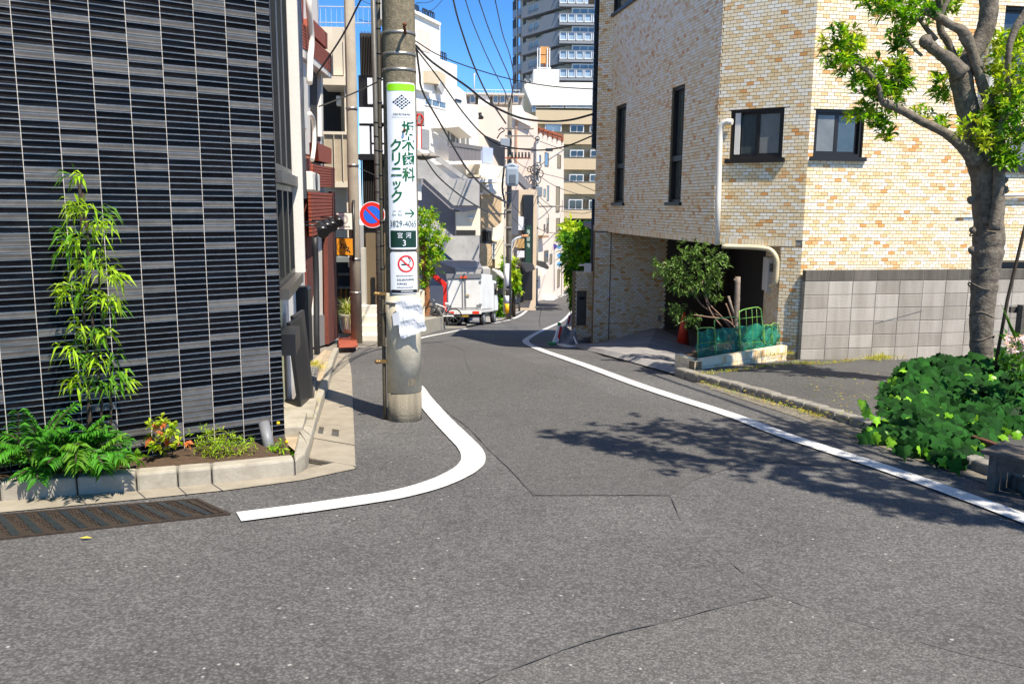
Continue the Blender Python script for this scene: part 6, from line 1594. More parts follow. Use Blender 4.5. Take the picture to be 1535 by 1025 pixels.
for (x, z) in [(-.68, .8), (-.68, 1.7), (.66, .8), (.66, 1.7), (-.58, .74), (.55, .76)]: tb('hinge', x-.05, x+.05, -.05, -.031, z-.05, z+.05, M_tgr)
tb('handle', .06, .22, -.075, -.061, 1.15, 1.22, c_('a99a78')); tb('marker_lamp', -.14, .14, -.10, -.071, 1.86, 1.94, c_('e0592a', rough=.3))
tb('chassis_deck', -.71, .71, -.06, 2.1, .50, .61, c_('bdbbb4')); tb('bumper', -.70, .70, -.14, -.07, .44, .57, M_tw, bv=.01)
tb('tail_lamp', -.66, -.40, -.165, -.142, .45, .56, M_tl); tb('tail_lamp', .36, .62, -.165, -.142, .45, .56, M_tl)
npl = tb('number_plate', -.20, .24, -.13, -.10, .30, .43, M_sk)
oo = O+rt2*(.02*S_)+sl*(-.1345*S_)+UPT*(.365*S_); mb = MB(); glyphs(mb, lambda x, y: oo+rt2*x+UPT*y, -.17, .17, 0, .08, 5); part('plate_marks', mb, c_('e0b21c'), npl)
tb('underbody', -.55, .55, .05, 3.1, .30, .50, M_blackp)
def wheel(x, y, w=.14):
    mb = MB(); c0 = O+rt2*x*S_+sl*y*S_+UPT*.26*S_; mb.tube([c0, c0+rt2*w*S_], .27*S_, 20); t = part('wheel', mb, M_tyre, TR); mb = MB(); s_ = 1 if x > 0 else 0
    e = c0+rt2*(w*s_)*S_; mb.tube([e, e+rt2*(.012 if x > 0 else -.012)], .14*S_, 14); part('rim', mb, M_hub, t)
wheel(-.66, .55); wheel(.52, .55); wheel(-.62, 2.55); wheel(.52, 2.55); wheel(-.44, .55, .13)
mb = MB(); prof = [(2.14, .50), (3.25, .50), (3.30, .95), (3.12, 1.25), (2.92, 1.78), (2.30, 1.80), (2.14, 1.70)]
mb.prism([O+rt2*(-.68*S_)+sl*a*S_+UPT*b*S_ for a, b in prof], rt2*1.36*S_); cabp = part('cab', mb, M_tw, TR); bevel(cabp, .05, 3)
mb = MB(); mb.prism([O+rt2*(.681*S_)+sl*a*S_+UPT*b*S_ for a, b in [(2.45, 1.18), (3.06, 1.18), (2.88, 1.66), (2.45, 1.68)]], rt2*.01); part('side_window', mb, M_gld2, cabp)
mb = MB(); mb.prism([O+rt2*(.681*S_)+sl*a*S_+UPT*b*S_ for a, b in [(2.42, .55), (2.44, .55), (2.44, 1.7), (2.42, 1.7)]], rt2*.008); part('door_gap', mb, M_tgr, cabp)
tb('mirror', .72, .92, 3.0, 3.06, 1.2, 1.45, M_blackp, bv=.02); tb('mirror_arm', .68, .72, 3.02, 3.04, 1.3, 1.34, M_blackp)
# red steel frame and bicycle, dark sheeted scooter between pole and truck
RW = PlaneAt(660, 30.5, 84)
mb = MB(); pts = [(640, 405), (667, 427), (667, 468)]
mb.prism([RW.pt(*RW.at(x, y, 0), 0) for x, y in [(639, 404), (645, 404), (669.5, 424), (669.5, 468), (664.5, 468), (664.5, 429), (640, 410)]], RW.n*.15); single('red_steel_frame', mb, M_sr, 'bent red steel beam rising beside the truck', 'steel frame')
BW = PlaneAt(660, 29, 84)
bc = thing('bicycle', 'white-framed bicycle leaning by the low wall, left of the truck', 'bicycle', BW.pt(*BW.at(655, 482, 0)))
def btube(nm, pts, r, m, seg=6): mb = MB(); mb.tube([BW.pt(*BW.at(x, y, 0), 0) for x, y in pts], r, seg); return part(nm, mb, m, bc)
btube('frame', [(652, 455), (668, 461), (664, 474), (652, 456), (664, 474), (680, 473.5)], .025, M_tw); btube('handlebar', [(645, 470), (650, 462), (653, 452), (648, 448)], .018, M_tgr); btube('saddle', [(667, 455), (673, 456)], .05, M_tw); btube('seat_post', [(668, 461), (670, 456)], .02, M_tw)
for cx, cy in ((645, 471), (680, 474)):
    mb = MB(); u, z = BW.at(cx, cy, 0); w3 = lambda x, y: BW.pt(u+x, z+y, 0); P3 = [w3(.27*math.cos(t*math.pi/12), .27*math.sin(t*math.pi/12)) for t in range(25)]; mb.tube(P3, .022, 6); wh3 = part('wheel', mb, M_tyre, bc)
    mb = MB()
    for t in range(8): mb.tube([w3(0, 0), w3(.26*math.cos(t*math.pi/4), .26*math.sin(t*math.pi/4))], .004, 4)
    part('spokes', mb, M_hub, wh3)
sc2 = thing('scooter', 'dark scooter half covered with a black sheet in front of the concrete house', 'scooter', V(645, 484, 30.2))
mb = MB(); 
for (x, y, r_, sx, sz) in [(640, 462, .35, 1.1, .8), (650, 468, .4, 1.2, .7), (662, 474, .35, 1.3, .55)]: mb.blob(V(x, y, 30.3), r_, sx, .6, sz, 12, 0, .2)
part('cover', mb, mat('black_sheet', (.02, .02, .022), .5), sc2)
for (x, y) in ((642, 478), (668, 480)): mb = MB(); cq = V(x, y, 30.2); mb.tube([cq, cq+Vector((.1, .0, 0))], .2, 16); part('wheel', mb, M_tyre, sc2)
# ---- stone-clad house with rounded balcony
C_ = PlaneAt(735, 46, 60)
M_stone = mat('stone_cladding', 'c5ad8a', .9, var=.3, scale=7, bump=.5, bscale=20, col2='a38b69')
sh = bld('stone_house', 'stone-clad house with a rounded balcony between the concrete house and the banded pole', C_, 735, 420)
poly(sh, 'wall', C_, [(718, 245), (757, 250), (757, 470), (718, 478)], -4, -.6, M_crm)
poly(sh, 'balcony', C_, [(721, 292), (735, 290), (752, 296), (752, 333), (742, 341), (724, 341), (721, 334)], -.59, .3, M_stone); poly(sh, 'balcony_cap', C_, [(720, 289), (735, 287), (753, 293), (753, 296), (735, 290), (720, 292)], -.59, .35, M_off)
poly(sh, 'lower_wall', C_, [(720, 365), (738, 366), (738, 398), (720, 402)], -.59, .1, M_stone); poly(sh, 'lower_wall', C_, [(742, 362), (756, 358), (756, 402), (742, 402)], -.59, .0, c_('d8c7a6'))
rect(sh, 'eave', C_, 719, 268, 757, 274, -.59, .6, M_off)
fwin(sh, C_, 723, 346, 731, 362, M_frame, M_gld2, 1, d=-.5); fwin(sh, C_, 738, 365, 742, 388, M_wfr, M_glb, 1, d=.15); rect(sh, 'door', C_, 726, 344, 729, 364, -.5, -.4, M_frame)
mb = MB(); mb.wpx(C_, 730, 275, 747, 292, .0, .7); o = single('water_tank', mb, M_pipe, 'white rounded tank under the eave on the stone-clad house', 'tank'); bevel(o, .15, 3)
fw_ = MB()
for k in range(4): fw_.tube(smooth([V(738+k*2, 404+k, 43), V(742+k*3, 406+k, 43), V(748+k*2, 412+k*2, 43)], 3), .07, 6)
single('hose_bundle', fw_, M_pipe, 'bundle of white curved pipes under the stone house balcony', 'pipe')
# ---- low flats behind with dark flat roof, pink house, peach house
H_ = PlaneAt(745, 70, 86)
fh = bld('flat_roof_house', 'far grey storey under a wide flat roof below the tower', H_, 740, 160)
rect(fh, 'wall', H_, 700, 143, 784, 175, -5, -1.2, c_('8d8a84')); rect(fh, 'roof', H_, 698, 138.5, 786, 143, -5, .4, c_('b9b5ac')); rect(fh, 'white_box', H_, 717, 143, 734, 164, -1.1, .2, M_off)
for x in (704, 738, 748, 758, 768): fwin(fh, H_, x, 146, x+8, 157, M_wfr, M_glb, 1, d=-1.15)
mb = MB(); mb.wpx(H_, 700, 134.5, 780, 135.2, 0, .06)
for k in range(14): mb.wpx(H_, 701+k*6, 134.6, 701.5+k*6, 138.5, -.05, .0)
part('railing', mb, M_wfr, fh)
Pk = PlaneAt(745, 62, 86)
pk = bld('pink_house', 'pale pink rendered house behind the aerials and the transformer pole', Pk, 745, 220)
M_pink = mat('pink_render', 'ddc6b4', .85, var=.05, scale=.6)
poly(pk, 'wall', Pk, [(700, 156), (713, 157), (775, 163), (806, 176), (806, 470), (700, 470)], -4, 0, M_pink); rect(pk, 'pipe', Pk, 773, 165, 775, 260, 0, .1, c_('b98f72'))
poly(pk, 'white_gable', Pk, [(700, 156), (716, 158), (716, 225), (700, 225)], .001, .6, M_off)
poly(pk, 'parapet_step', Pk, [(768, 158), (782, 158), (796, 190), (768, 176)], .001, .3, M_off)
# dark awning, grey duct, green banner
D_ = PlaneAt(760, 50, 80)
aw = MB(); aw.prism([D_.pt(*D_.at(x, y, 0), 0) for x, y in [(727, 203), (757, 216), (757, 263), (748, 244)]], D_.n*-.6); single('solar_awning', aw, c_('2c2c2e', rough=.4), 'black triangular awning on the pink house behind the transformer pole', 'awning')
aw = MB(); aw.prism([D_.pt(*D_.at(x, y, 0), 0) for x, y in [(764, 250), (772, 251), (798, 280), (790, 284), (776, 270)]], D_.n*-1.0); single('sloping_eave', aw, c_('77777a'), 'grey sloping eave running down from the transformer', 'eave')
E_ = PlaneAt(786, 55, 78)
gb = bld('dark_shop', 'tall dark narrow shopfront with a green banner left of the steel pole', E_, 790, 430)
rect(gb, 'wall', E_, 757, 284, 803, 470, -3, 0, c_('c9b499')); rect(gb, 'grey_pier', E_, 767, 285, 777, 352, .001, .5, c_('54565e')); rect(gb, 'dark_front', E_, 785, 292, 798, 450, .001, .3, M_blackp)
rect(gb, 'banner', E_, 788, 338, 796, 405, .31, .36, c_('12382c')); rect(gb, 'white_poster', E_, 777, 325, 786, 345, .001, .3, c_('d9dbe0')); rect(gb, 'poster', E_, 775, 376, 786, 386, .31, .36, c_('d5d0d3')); rect(gb, 'tan_sign', E_, 776, 358, 786, 372, .31, .36, c_('b48f5a'))
for k in range(3):
    u, z = E_.at(792, 348+k*10, .37); mb = MB(); glyphs(mb, lambda x, y: E_.pt(u+x, z+y, .365), -.12, .12, 0, .28, 1); part('lettering', mb, c_('b8c4b8'), gb)
poly(gb, 'shutter', E_, [(776, 400), (785, 404), (785, 452), (776, 456)], .001, .2, M_blackp); poly(gb, 'side_wall', E_, [(768, 395), (776, 398), (776, 458), (768, 462)], .001, .12, c_('c9bb9f'))
for (pts, l) in [([(776, 392), (793, 394), (796, 402), (783, 406)], 'dark folded awning over the far shopfront, left of the steel pole'), ([(803, 390), (811, 391), (817, 399), (815, 402), (803, 397)], 'dark canopy behind the steel pole on the peach house')]:
    aw = MB(); Wq = E_.off(.3 if pts[0][0] < 800 else -4); aw.prism([Wq.pt(*Wq.at(x, y, 0), 0) for x, y in pts], Wq.n*1.2); single('awning', aw, c_('3a3a3c', rough=.5), l, 'awning')
Gp = PlaneAt(783, 64, 14)
M_peach = mat('peach_render', 'e0cdba', .85, var=.05, scale=.5)
ph = bld('peach_house', 'peach rendered house with slit windows and a rusty roof railing along the bend', Gp, 800, 440)
poly(ph, 'wall', Gp, [(783, 186), (797, 191), (845, 212), (845, 440), (783, 470)], -6, 0, M_peach)
poly(ph, 'string_course', Gp, [(783, 308), (845, 308), (845, 309.2), (783, 309.2)], .001, .05, M_beiged)
for (x0, y0, x1, y1) in [(817, 228, 822.5, 250), (836, 231, 841, 253), (808, 232, 811, 244), (820.5, 278, 823, 301), (834, 279, 839, 318), (815.5, 283, 818, 295), (820, 327, 822.5, 349), (834, 327, 839, 362), (815.5, 336, 817.5, 346), (816, 376, 822, 392), (824.5, 381, 828, 395), (836, 404, 839, 430)]:
    fwin(ph, Gp, x0, y0, x1, y1, c_('6b655d'), M_gld2, 1, d=.04, t=.05)
M_rustr = mat('rust_rail', 'a3542b', .8, var=.25, scale=4)
poly(ph, 'rail_panel', Gp, [(798, 187), (845, 204.5), (845, 211.5), (798, 193)], -.05, .05, M_rustr)
for k in range(9): x = 787+k*7; y = 184+k*2.7; poly(ph, 'rail_post', Gp, [(x, y), (x+.9, y+.3), (x+.9, y+9), (x, y+8.6)], .051, .12, mat('rust_dark', '7a4327', .8))
poly(ph, 'handrail', Gp, [(783, 187-4), (845, 205-2.4), (845, 206-2.4), (783, 188.2-4)], .121, .16, M_rustr); poly(ph, 'lattice', Gp, [(786, 186), (798, 190), (798, 191), (786, 187)], .051, .1, M_rustr)
fwall = poly(ph, 'balcony', Gp, [(812, 353), (823, 353), (823, 356), (813, 357)], .001, .6, c_('a8825f'))
mb = MB(); mb.wpx(Gp, 812, 404, 819, 411, .0, .6); single('air_conditioner', mb, M_pipe, 'far air conditioner unit on the peach house above the pavement', 'air conditioner')
# ---- apartment block at the end, penthouse with water tank
Y9 = 97; Q_ = PlaneAt(870, Y9, 88)
ap = bld('apartment_block', 'beige apartment block with long balconies closing the view', Q_, 870, 420)
M_apt = mat('apt_beige', 'd3c3a2', .85, var=.05, scale=.4); M_aptp = mat('apt_parapet', 'c0ad8c', .85, var=.05, scale=.4, streak=True)
rect(ap, 'wall', Q_, 786, 126, 960, 435, -9, -1.6, M_apt)
poly(ap, 'fascia', Q_, [(786, 131), (790, 124), (960, 124), (960, 158), (797, 158), (794, 150)], -1.59, .2, M_off)
def balcony(x0, x1, yr, y0, y1):
    rect(ap, 'balcony', Q_, x0, y0, x1, y1, -1.59, .1, M_aptp); rect(ap, 'balcony_rail', Q_, x0, yr, x1, yr+1.0, .0, .1, M_wfr)
balcony(803, 930, 161.5, 165, 187); balcony(845, 930, 199, 201, 217); balcony(845, 930, 236, 237.5, 255); balcony(845, 930, 272, 274, 291.5); balcony(845, 930, 313.5, 315, 328)
for (x0, y0, x1, y1, n) in [(824, 151, 843, 164, 2), (846, 149, 893, 164, 3), (797, 157, 802, 170, 1), (816, 188, 840, 199, 2), (853, 189, 873, 200, 2), (882, 190, 905, 200, 2), (853, 226, 873, 236.5, 2), (883, 226, 905, 236.5, 2), (852, 262, 872.5, 273, 2), (882, 262, 905, 273, 2), (851, 299, 871, 314, 2), (881, 300, 905, 314, 2)]:
    fwin(ap, Q_, x0, y0, x1, y1, M_wfr, M_glb if x0 < 850 and y0 < 200 else M_gld2, n, d=-1.5, t=.1)
for (x, y) in [(878, 226), (878, 263), (877, 300), (846, 190)]: rect(ap, 'outdoor_unit', Q_, x, y, x+3, y+4, -1.58, -1.2, c_('b9ae98'))
rect(ap, 'entrance_shade', Q_, 845, 329, 930, 345, -1.59, -1.3, M_int); rect(ap, 'ground_floor_wall', Q_, 845, 346, 930, 375, -1.59, -.9, M_aptp)
for k in range(7): rect(ap, 'pier', Q_, 850+k*7, 345, 852.5+k*7, 375, -.89, -.6, M_beiged)
rect(ap, 'penthouse', Q_, 800, 104, 838, 124, -6, -2, M_off); rect(ap, 'aerial_mast', Q_, 793, 112, 794, 126, -2, -1.9, M_frame)
for k in range(5): rect(ap, 'dish_bracket', Q_, 786+k*2.6, 118+k % 3*2, 788+k*2.6, 121+k % 3*2, -2.1, -1.8, c_('8c8a86'))
wt = thing('water_tank', 'orange-brown roof water tank on a white stand over the apartment block', 'water tank', Q_.pt(*Q_.at(816, 104, -3), -3))
QT = Q_.off(-3)
mb = MB(); mb.wpx(QT, 810, 70, 822.5, 82, -.9, 0); part('tank', mb, mat('tank_rust', 'c08a4e', .7, var=.15, scale=1.5), wt); mb = MB(); mb.wpx(QT, 810, 83, 822.5, 95, -.9, 0); part('tank', mb, mat('tank_rust', 'c08a4e', .7), wt)
for x in (805.5, 809, 823.5, 820): mb = MB(); mb.wpx(QT, x, 72, x+.9, 104, .05, .14); part('leg', mb, M_wfr, wt)
mb = MB(); mb.wpx(QT, 805, 101, 826, 103, -.9, .05); part('base', mb, M_wfr, wt); mb = MB(); mb.wpx(QT, 815, 95.1, 817, 101, -.5, -.3); part('outlet', mb, c_('a1562c'), wt)
# ---- tower block
Yw = 133; Tr = PlaneAt(837, Yw, 88); Tm = PlaneAt(837, Yw, -50); 
Tm.u = -Tm.u if Tm.u.x > 0 else Tm.u
tw = bld('tower_block', 'tall grey tower block with white railed balconies against the blue sky', Tr, 850, 130)
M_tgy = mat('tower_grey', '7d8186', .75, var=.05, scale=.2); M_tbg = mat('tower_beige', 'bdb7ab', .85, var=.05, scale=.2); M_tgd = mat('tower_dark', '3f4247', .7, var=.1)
a = Tm.at(767, 50)[0]
pl0 = Tm.pt(Tm.at(768.5, 60)[0], 0, -1.4); 
mb = MB(); zlo, zhi = gz(140), CAMZ+62
foot = [Tr.pt(0, 0, -1.5), Tm.pt(Tm.at(770.5, 60)[0], 0, -1.5), Tm.pt(Tm.at(770.5, 60)[0], 0, -16), Tr.pt(Tr.at(960, 60)[0], 0, -16), Tr.pt(Tr.at(960, 60)[0], 0, -1.5)]
mb.prism([Vector((p.x, p.y, zlo)) for p in foot], Vector((0, 0, zhi-zlo))); part('wall', mb, M_tbg, tw)
for k in range(-3, 5):
    y = 21+27.6*k
    # right: white railed balcony with rounded end
    u0 = Tr.at(838, y)[0]; u1 = Tr.at(895, y)[0]+3; zt_, zb_ = Tr.at(850, y)[1], Tr.at(850, y+14)[1]
    mb = MB(); mb.wbox(Tr, u0, u1, zb_-.35, zb_, -1.49, .5); part('balcony_slab', mb, M_tgy, tw)
    mb = MB(); mb.wbox(Tr, u0, u1, zt_-.12, zt_, .35, .45); rl = part('balcony_rail', mb, M_tgy, tw)
    for q in range(7):
        a_, b_ = u0+(u1-u0)*q/7+.08, u0+(u1-u0)*(q+1)/7-.08; mb = MB()
        mb.wbox(Tr, a_, b_, zb_+.1, zb_+.22, .3, .42); mb.wbox(Tr, a_, a_+.1, zb_+.22, zt_-.15, .3, .42); mb.wbox(Tr, b_-.1, b_, zb_+.22, zt_-.15, .3, .42); part('rail_panel', mb, M_wfr, tw)
    mb = MB(); mb.wbox(Tr, u0, u1, zb_+.2, zt_-.15, .2, .26); part('balcony_glass', mb, mat('glass_balcony', '8fa3b3', .15, var=.2, scale=.7), tw)
    fwin(tw, Tr, 856, y-6, 892, y+5, M_wfr, M_glb, 3, d=-1.4, t=.2)
    # middle: grey parapet, stepping in two planes
    dy = 19+27.6*k-21+21
    q = [(837, y-2), (815, y+3), (812, y+8), (781.5, y+19), (781.5, y+35), (813, y+26), (837, y+19)]
    poly(tw, 'parapet', Tm, q, -1.49, .3, M_tgy)
    for x in (793.5, 801.5): poly(tw, 'parapet_glass', Tm, [(x, y+17.2-(x-793)*.36), (x+6, y+15-(x-793)*.36), (x+6, y+21.5-(x-793)*.36), (x, y+24-(x-793)*.36)], .301, .36, M_glb)
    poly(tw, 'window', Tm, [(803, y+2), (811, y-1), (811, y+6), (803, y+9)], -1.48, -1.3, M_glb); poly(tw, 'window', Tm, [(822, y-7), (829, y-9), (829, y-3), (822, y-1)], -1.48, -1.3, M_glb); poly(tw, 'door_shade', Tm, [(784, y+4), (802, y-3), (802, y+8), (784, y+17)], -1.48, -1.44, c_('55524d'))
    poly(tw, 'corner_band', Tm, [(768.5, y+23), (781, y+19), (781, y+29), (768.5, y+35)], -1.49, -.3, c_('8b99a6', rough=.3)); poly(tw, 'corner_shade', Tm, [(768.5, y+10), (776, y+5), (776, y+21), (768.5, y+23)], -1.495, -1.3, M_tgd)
for x in (774,): poly(tw, 'corner_pipe', Tm, [(x, -60), (x+.8, -60), (x+.8, 138), (x, 138)], -.29, -.15, M_tbg)
rect(tw, 'base_wall', Tr, 838, 112, 960, 130, -1.3, -1.1, M_tbg)
# ---- hedge and trees on the right behind the gate wall, trees in front of the block
def green(name, label, cat, spots, Y, dY, n, ls, mats, trunk=None):
    t = thing(name, label, cat, Vector((V(spots[0][0], 430, Y).x, Y, gz(Y)))); mb = MB()
    for (px, py, sx, sy) in spots:
        for _ in range(int(n*sx*sy/100)):
            cpt = V(px+rnd.gauss(0, .55)*sx, py+rnd.gauss(0, .55)*sy, Y+rnd.gauss(0, .5)*dY); whorl(mb, cpt, rvec(.4), 5, ls*rnd.uniform(.7, 1.3), ls*.45, rnd.choices(range(len(mats)), [6, 3, 1][:len(mats)])[0])
    part('crown', mb, mats, t, kind='stuff')
    mb = MB(); b_ = V(spots[0][0], spots[0][1], Y); mb.tube([Vector((b_.x, Y, gz(Y)-.1)), b_], [.14, .06], 8); part('trunk', mb, M_stem, t)
    return t
green('tree', 'dark green tree spilling over the gate wall beside the road', 'tree', [(878, 385, 16, 26), (870, 410, 12, 22), (886, 360, 10, 18), (864, 440, 8, 18), (880, 400, 14, 14), (858, 400, 10, 16), (875, 455, 10, 12)], 26, 1.2, 55, .26, [M_lf, M_lfd, M_lfy])
green('palm', 'feathery light green palm in front of the apartment block', 'palm', [(861, 347, 12, 8), (872, 350, 10, 7), (854, 352, 7, 8)], 60, 2, 45, .8, [M_lfy, M_lf])
green('tree', 'mid green tree below the palm at the end of the street', 'tree', [(858, 372, 12, 14), (850, 362, 8, 10), (870, 366, 10, 10)], 55, 2, 45, .5, [M_lfd, M_lf])
green('hedge_shrub', 'yellow-green shrub growing by the banded utility pole', 'shrub', [(752, 430, 6, 22), (748, 455, 5, 14), (755, 400, 4, 8), (750, 470, 8, 8)], 45.5, .6, 50, .32, [M_lf, M_lfd, M_lfy])
green('fern_tree', 'light green fern-like shrub just right of the banded utility pole', 'shrub', [(770, 415, 6, 16), (773, 430, 5, 12), (768, 400, 4, 10)], 47, .6, 60, .32, [M_lfy, M_lf])
green('shrub', 'small far shrub with yellow patches at the top of the road', 'shrub', [(844, 425, 5, 8), (848, 415, 5, 7)], 92, 2, 40, .5, [M_lf, M_lfy])
# ---- far poles with gear
def upole(label, px, py, Y, ytop, r0, m, name='utility_pole'):
    x = V(px, py, Y).x; z1 = V(px, ytop, Y).z; t = thing(name, label, 'utility pole', Vector((x, Y, gz(Y)))); mb = MB(); mb.tube([Vector((x, Y, gz(Y)-.1)), Vector((x, Y, z1))], [r0, r0*.72], 16); part('shaft', mb, m, t); return t, x
M_pg = mat('pole_grey', '9a9080', .9); M_pdk = mat('pole_dark', '6e685e', .9, var=.2, scale=3)
Y1 = 44.0
up1, x1 = upole('far utility pole with a yellow band at its foot and a grey transformer', 762, 477, Y1, 146, .155, M_pdk)
def prt(t, nm, x0, y0, x1_, y1_, Y, th, m, bv=0):
    a, b = V(x0, y0, Y), V(x1_, y1_, Y); mb = MB(); mb.box(a.x, b.x, Y, Y+th, b.z, a.z); o = part(nm, mb, m, t)
    if bv: bevel(o, bv, 3)
    return o
def ptube(t, nm, pts, r, m, Y, seg=8):
    mb = MB(); mb.tube(smooth([V(x, y, Y) for x, y in pts], 3) if len(pts) > 2 else [V(x, y, Y) for x, y in pts], r, seg); return part(nm, mb, m, t)
def sleeve(t, nm, px, y0, y1, Y, r, m):
    a, b = V(px, y0, Y), V(px, y1, Y); mb = MB(); mb.tube([Vector((a.x, Y, a.z)), Vector((a.x, Y, b.z))], r, 18); return part(nm, mb, m, t)
sleeve(up1, 'yellow_band', 761, 455, 469, Y1, .166, mat('safety_yellow', 'f0b400', .5)); sleeve(up1, 'notice_sheet', 761, 395, 434, Y1, .163, M_sw); sleeve(up1, 'notice_sheet', 761, 443, 454.5, Y1, .163, c_('d5dce8'))
prt(up1, 'notice_mark', 759, 429, 764, 433, Y1-.19, .02, M_sk)
prt(up1, 'transformer', 758, 250, 777, 279, Y1-.75, .55, c_('8f9aa3', rough=.5), .12); prt(up1, 'transformer_plate', 764, 262, 773, 275, Y1-.79, .03, c_('5d666e')); ptube(up1, 'transformer_lid', [(757, 251), (768, 247), (777, 252)], .1, c_('8f9aa3'), Y1-.5)
prt(up1, 'switch_box', 750, 207, 764, 220, Y1-.4, .35, c_('8c9298', rough=.4), .04); prt(up1, 'switch_box', 764, 208, 766, 226, Y1-.3, .2, M_frame)
for y in (192, 203, 222, 236): prt(up1, 'crossarm', 757, y, 800 if y != 236 else 796, y+2.2, Y1-.25, .08, c_('6f6a64') if y != 236 else M_rustr)
for k in range(6): ptube(up1, 'insulator', [(768+k*5, 236), (768+k*5, 228)], .05, c_('4b4843'), Y1-.3)
for k in range(5): prt(up1, 'clamp', 757, 262+k*26, 767, 264+k*26, Y1-.2, .1, c_('8b8880'))
ptube(up1, 'guy_tube', [(757, 240), (753, 280), (756, 300)], .05, c_('3b3c3e'), Y1-.2); sleeve(up1, 'cable_guard', 756.5, 300, 470, Y1-.15, .045, c_('a9a59b'))
ptube(up1, 'curl', [(745, 208), (750, 200), (756, 196), (752, 192), (747, 196)], .03, M_cable, Y1-.2)
Y2 = 62.0
up2, x2_ = upole('slim grey steel pole with a tangle of cables in front of the peach house', 803, 447, Y2, 206, .16, c_('a9a8a2'))
for k, (a_, b_) in enumerate([((798, 248), (806, 262)), ((792, 250), (797, 258)), ((806, 255), (812, 266)), ((800, 262), (808, 276)), ((796, 270), (802, 282)), ((804, 244), (809, 254)), ((799, 205), (812, 211))]):
    cx, cy = (a_[0]+b_[0])/2, (a_[1]+b_[1])/2; r_ = abs(b_[1]-a_[1])/2
    ptube(up2, 'cable_loop', [(cx+r_*math.cos(t*.785), cy+r_*math.sin(t*.785)) for t in range(9)], .035, c_('55534f') if k % 2 else M_frame, Y2-.2, 5)
prt(up2, 'closure_box', 803, 280, 813, 295, Y2-.4, .35, c_('7e8488', rough=.4), .05); prt(up2, 'closure', 818, 222, 829, 227, Y2-.6, .3, c_('4b535c'), .05)
for y in (340, 390, 420): prt(up2, 'band', 800, y, 807, y+2, Y2-.17, .05, c_('6b6a66'))
prt(up2, 'tag', 800.5, 393, 806, 402, Y2-.2, .03, M_sw)
up3, x3_ = upole('far grey pole standing before the right end of the peach house', 839.5, 431, 80, 250, .17, c_('8d8b86'))
prt(up3, 'meter_cluster', 833, 300, 843, 316, 79.6, .35, c_('55565a')); prt(up3, 'hanging_bag', 834, 345, 841, 364, 79.6, .35, c_('8a8a8c'), .08)
lmp = thing('street_lamp', 'street lamp with a bent arm between the banded pole and the dark shop', 'street lamp', V(775, 440, 50))
ptube(lmp, 'arm', [(766, 378), (767, 366), (773, 358), (790, 353)], .07, c_('c5c8cb', rough=.4), 50); prt(lmp, 'head', 782, 352, 793, 355.5, 49.8, .4, c_('c98f62'), .04); ptube(lmp, 'post', [(766, 376), (766, 460)], .08, c_('9aa0a2', rough=.5), 50)
for k, (x, y, c, nm, l) in enumerate([(831, 369.5, '4b3f86', 'round_sign', 'round violet traffic sign at the far end of the street'), (838, 370, '5f93b8', 'blue_sign', 'uppermost of three light blue signs at the far end'), (838.5, 383, '4f8fc0', 'blue_sign', 'middle one of three light blue signs at the far end'), (838.5, 396, '5a9ac8', 'blue_sign', 'lowest of three light blue signs at the far end')]):
    mb = MB(); cpt = V(x, y, 76); mb.disc(cpt, (0, -1, 0), .22 if k else .24, .03, 20)
    o = single(nm, mb, c_(c, rough=.4), l, 'sign')
    if k == 0: m2 = MB(); m2.tube([V(x, y+.5, 76.05), V(x, 436, 76.05)], .04, 6); part('post', m2, c_('8a8a8a'), o)
mb = MB(); 
single('aerial', (lambda m: (m.tube([V(711, 146, 66), V(711, 110, 66)], .05, 6), m.tube([V(708, 113, 66), V(713.5, 111, 66)], .03, 6), m)[-1])(MB()), c_('b4b4b0'), 'thin roof aerial against the sky left of the tower', 'aerial')
mb = MB()
for a_, b_ in [((683, 172.5), (722, 171)), ((692, 177.5), (724, 177)), ((686, 172), (694, 178)), ((718, 171), (724, 178)), ((709, 170), (709, 200)), ((713, 178), (713, 200)), ((700, 171.5), (704, 177.5))]: mb.tube([V(*a_, 52), V(*b_, 52)], .09, 5)
single('clothes_rack', mb, M_frame, 'dark rooftop rack on two posts over the white building', 'rack')
# ---- safety barriers, rubble sheet and cones by the gate wall
mb = MB(); YB2 = 17.6
bar = thing('barrier', 'white barrier board with red marks lying folded before the gate wall', 'barrier', G(842, 518))
Wb = PlaneAt(840, 17.6, 84)
poly(bar, 'board', Wb, [(838, 487), (843, 488), (836, 517), (827, 517)], -.05, 0, M_sw); poly(bar, 'red_stripe', Wb, [(839.5, 489), (843, 490), (838.5, 510), (836, 505)], .001, .008, M_sr)
prt(bar, 'green_cap', 836, 484, 841, 488.5, 17.4, .12, c_('1f8a4c'), .02); prt(bar, 'green_foot', 822, 515, 833, 517.5, 17.4, .25, c_('2a8f4a'), .01)
b2 = thing('barrier', 'second white barrier board farther up against the gate wall', 'barrier', G(852, 500))
Wb2 = PlaneAt(852, 21, 84); poly(b2, 'board', Wb2, [(852, 474), (859, 468), (860, 490), (847, 489)], -.05, 0, M_sw); poly(b2, 'red_stripe', Wb2, [(853, 474), (856, 471), (853, 486), (851, 486)], .001, .01, M_sr)
mb = MB(); vs = []
for j in range(7):
    for i in range(8):
        u, v = i/7, j/6; p = V(843, 491, 18.6).lerp(V(862, 492, 18.9), u).lerp(V(832, 518, 17.3).lerp(V(868, 518, 17.6), u), v); vs.append(p+Vector((0, 0, .05*math.sin(u*7+v*4)+rnd.uniform(-.02, .02))))
mb.add(vs, [(j*8+i, j*8+i+1, (j+1)*8+i+1, (j+1)*8+i) for j in range(6) for i in range(7)])
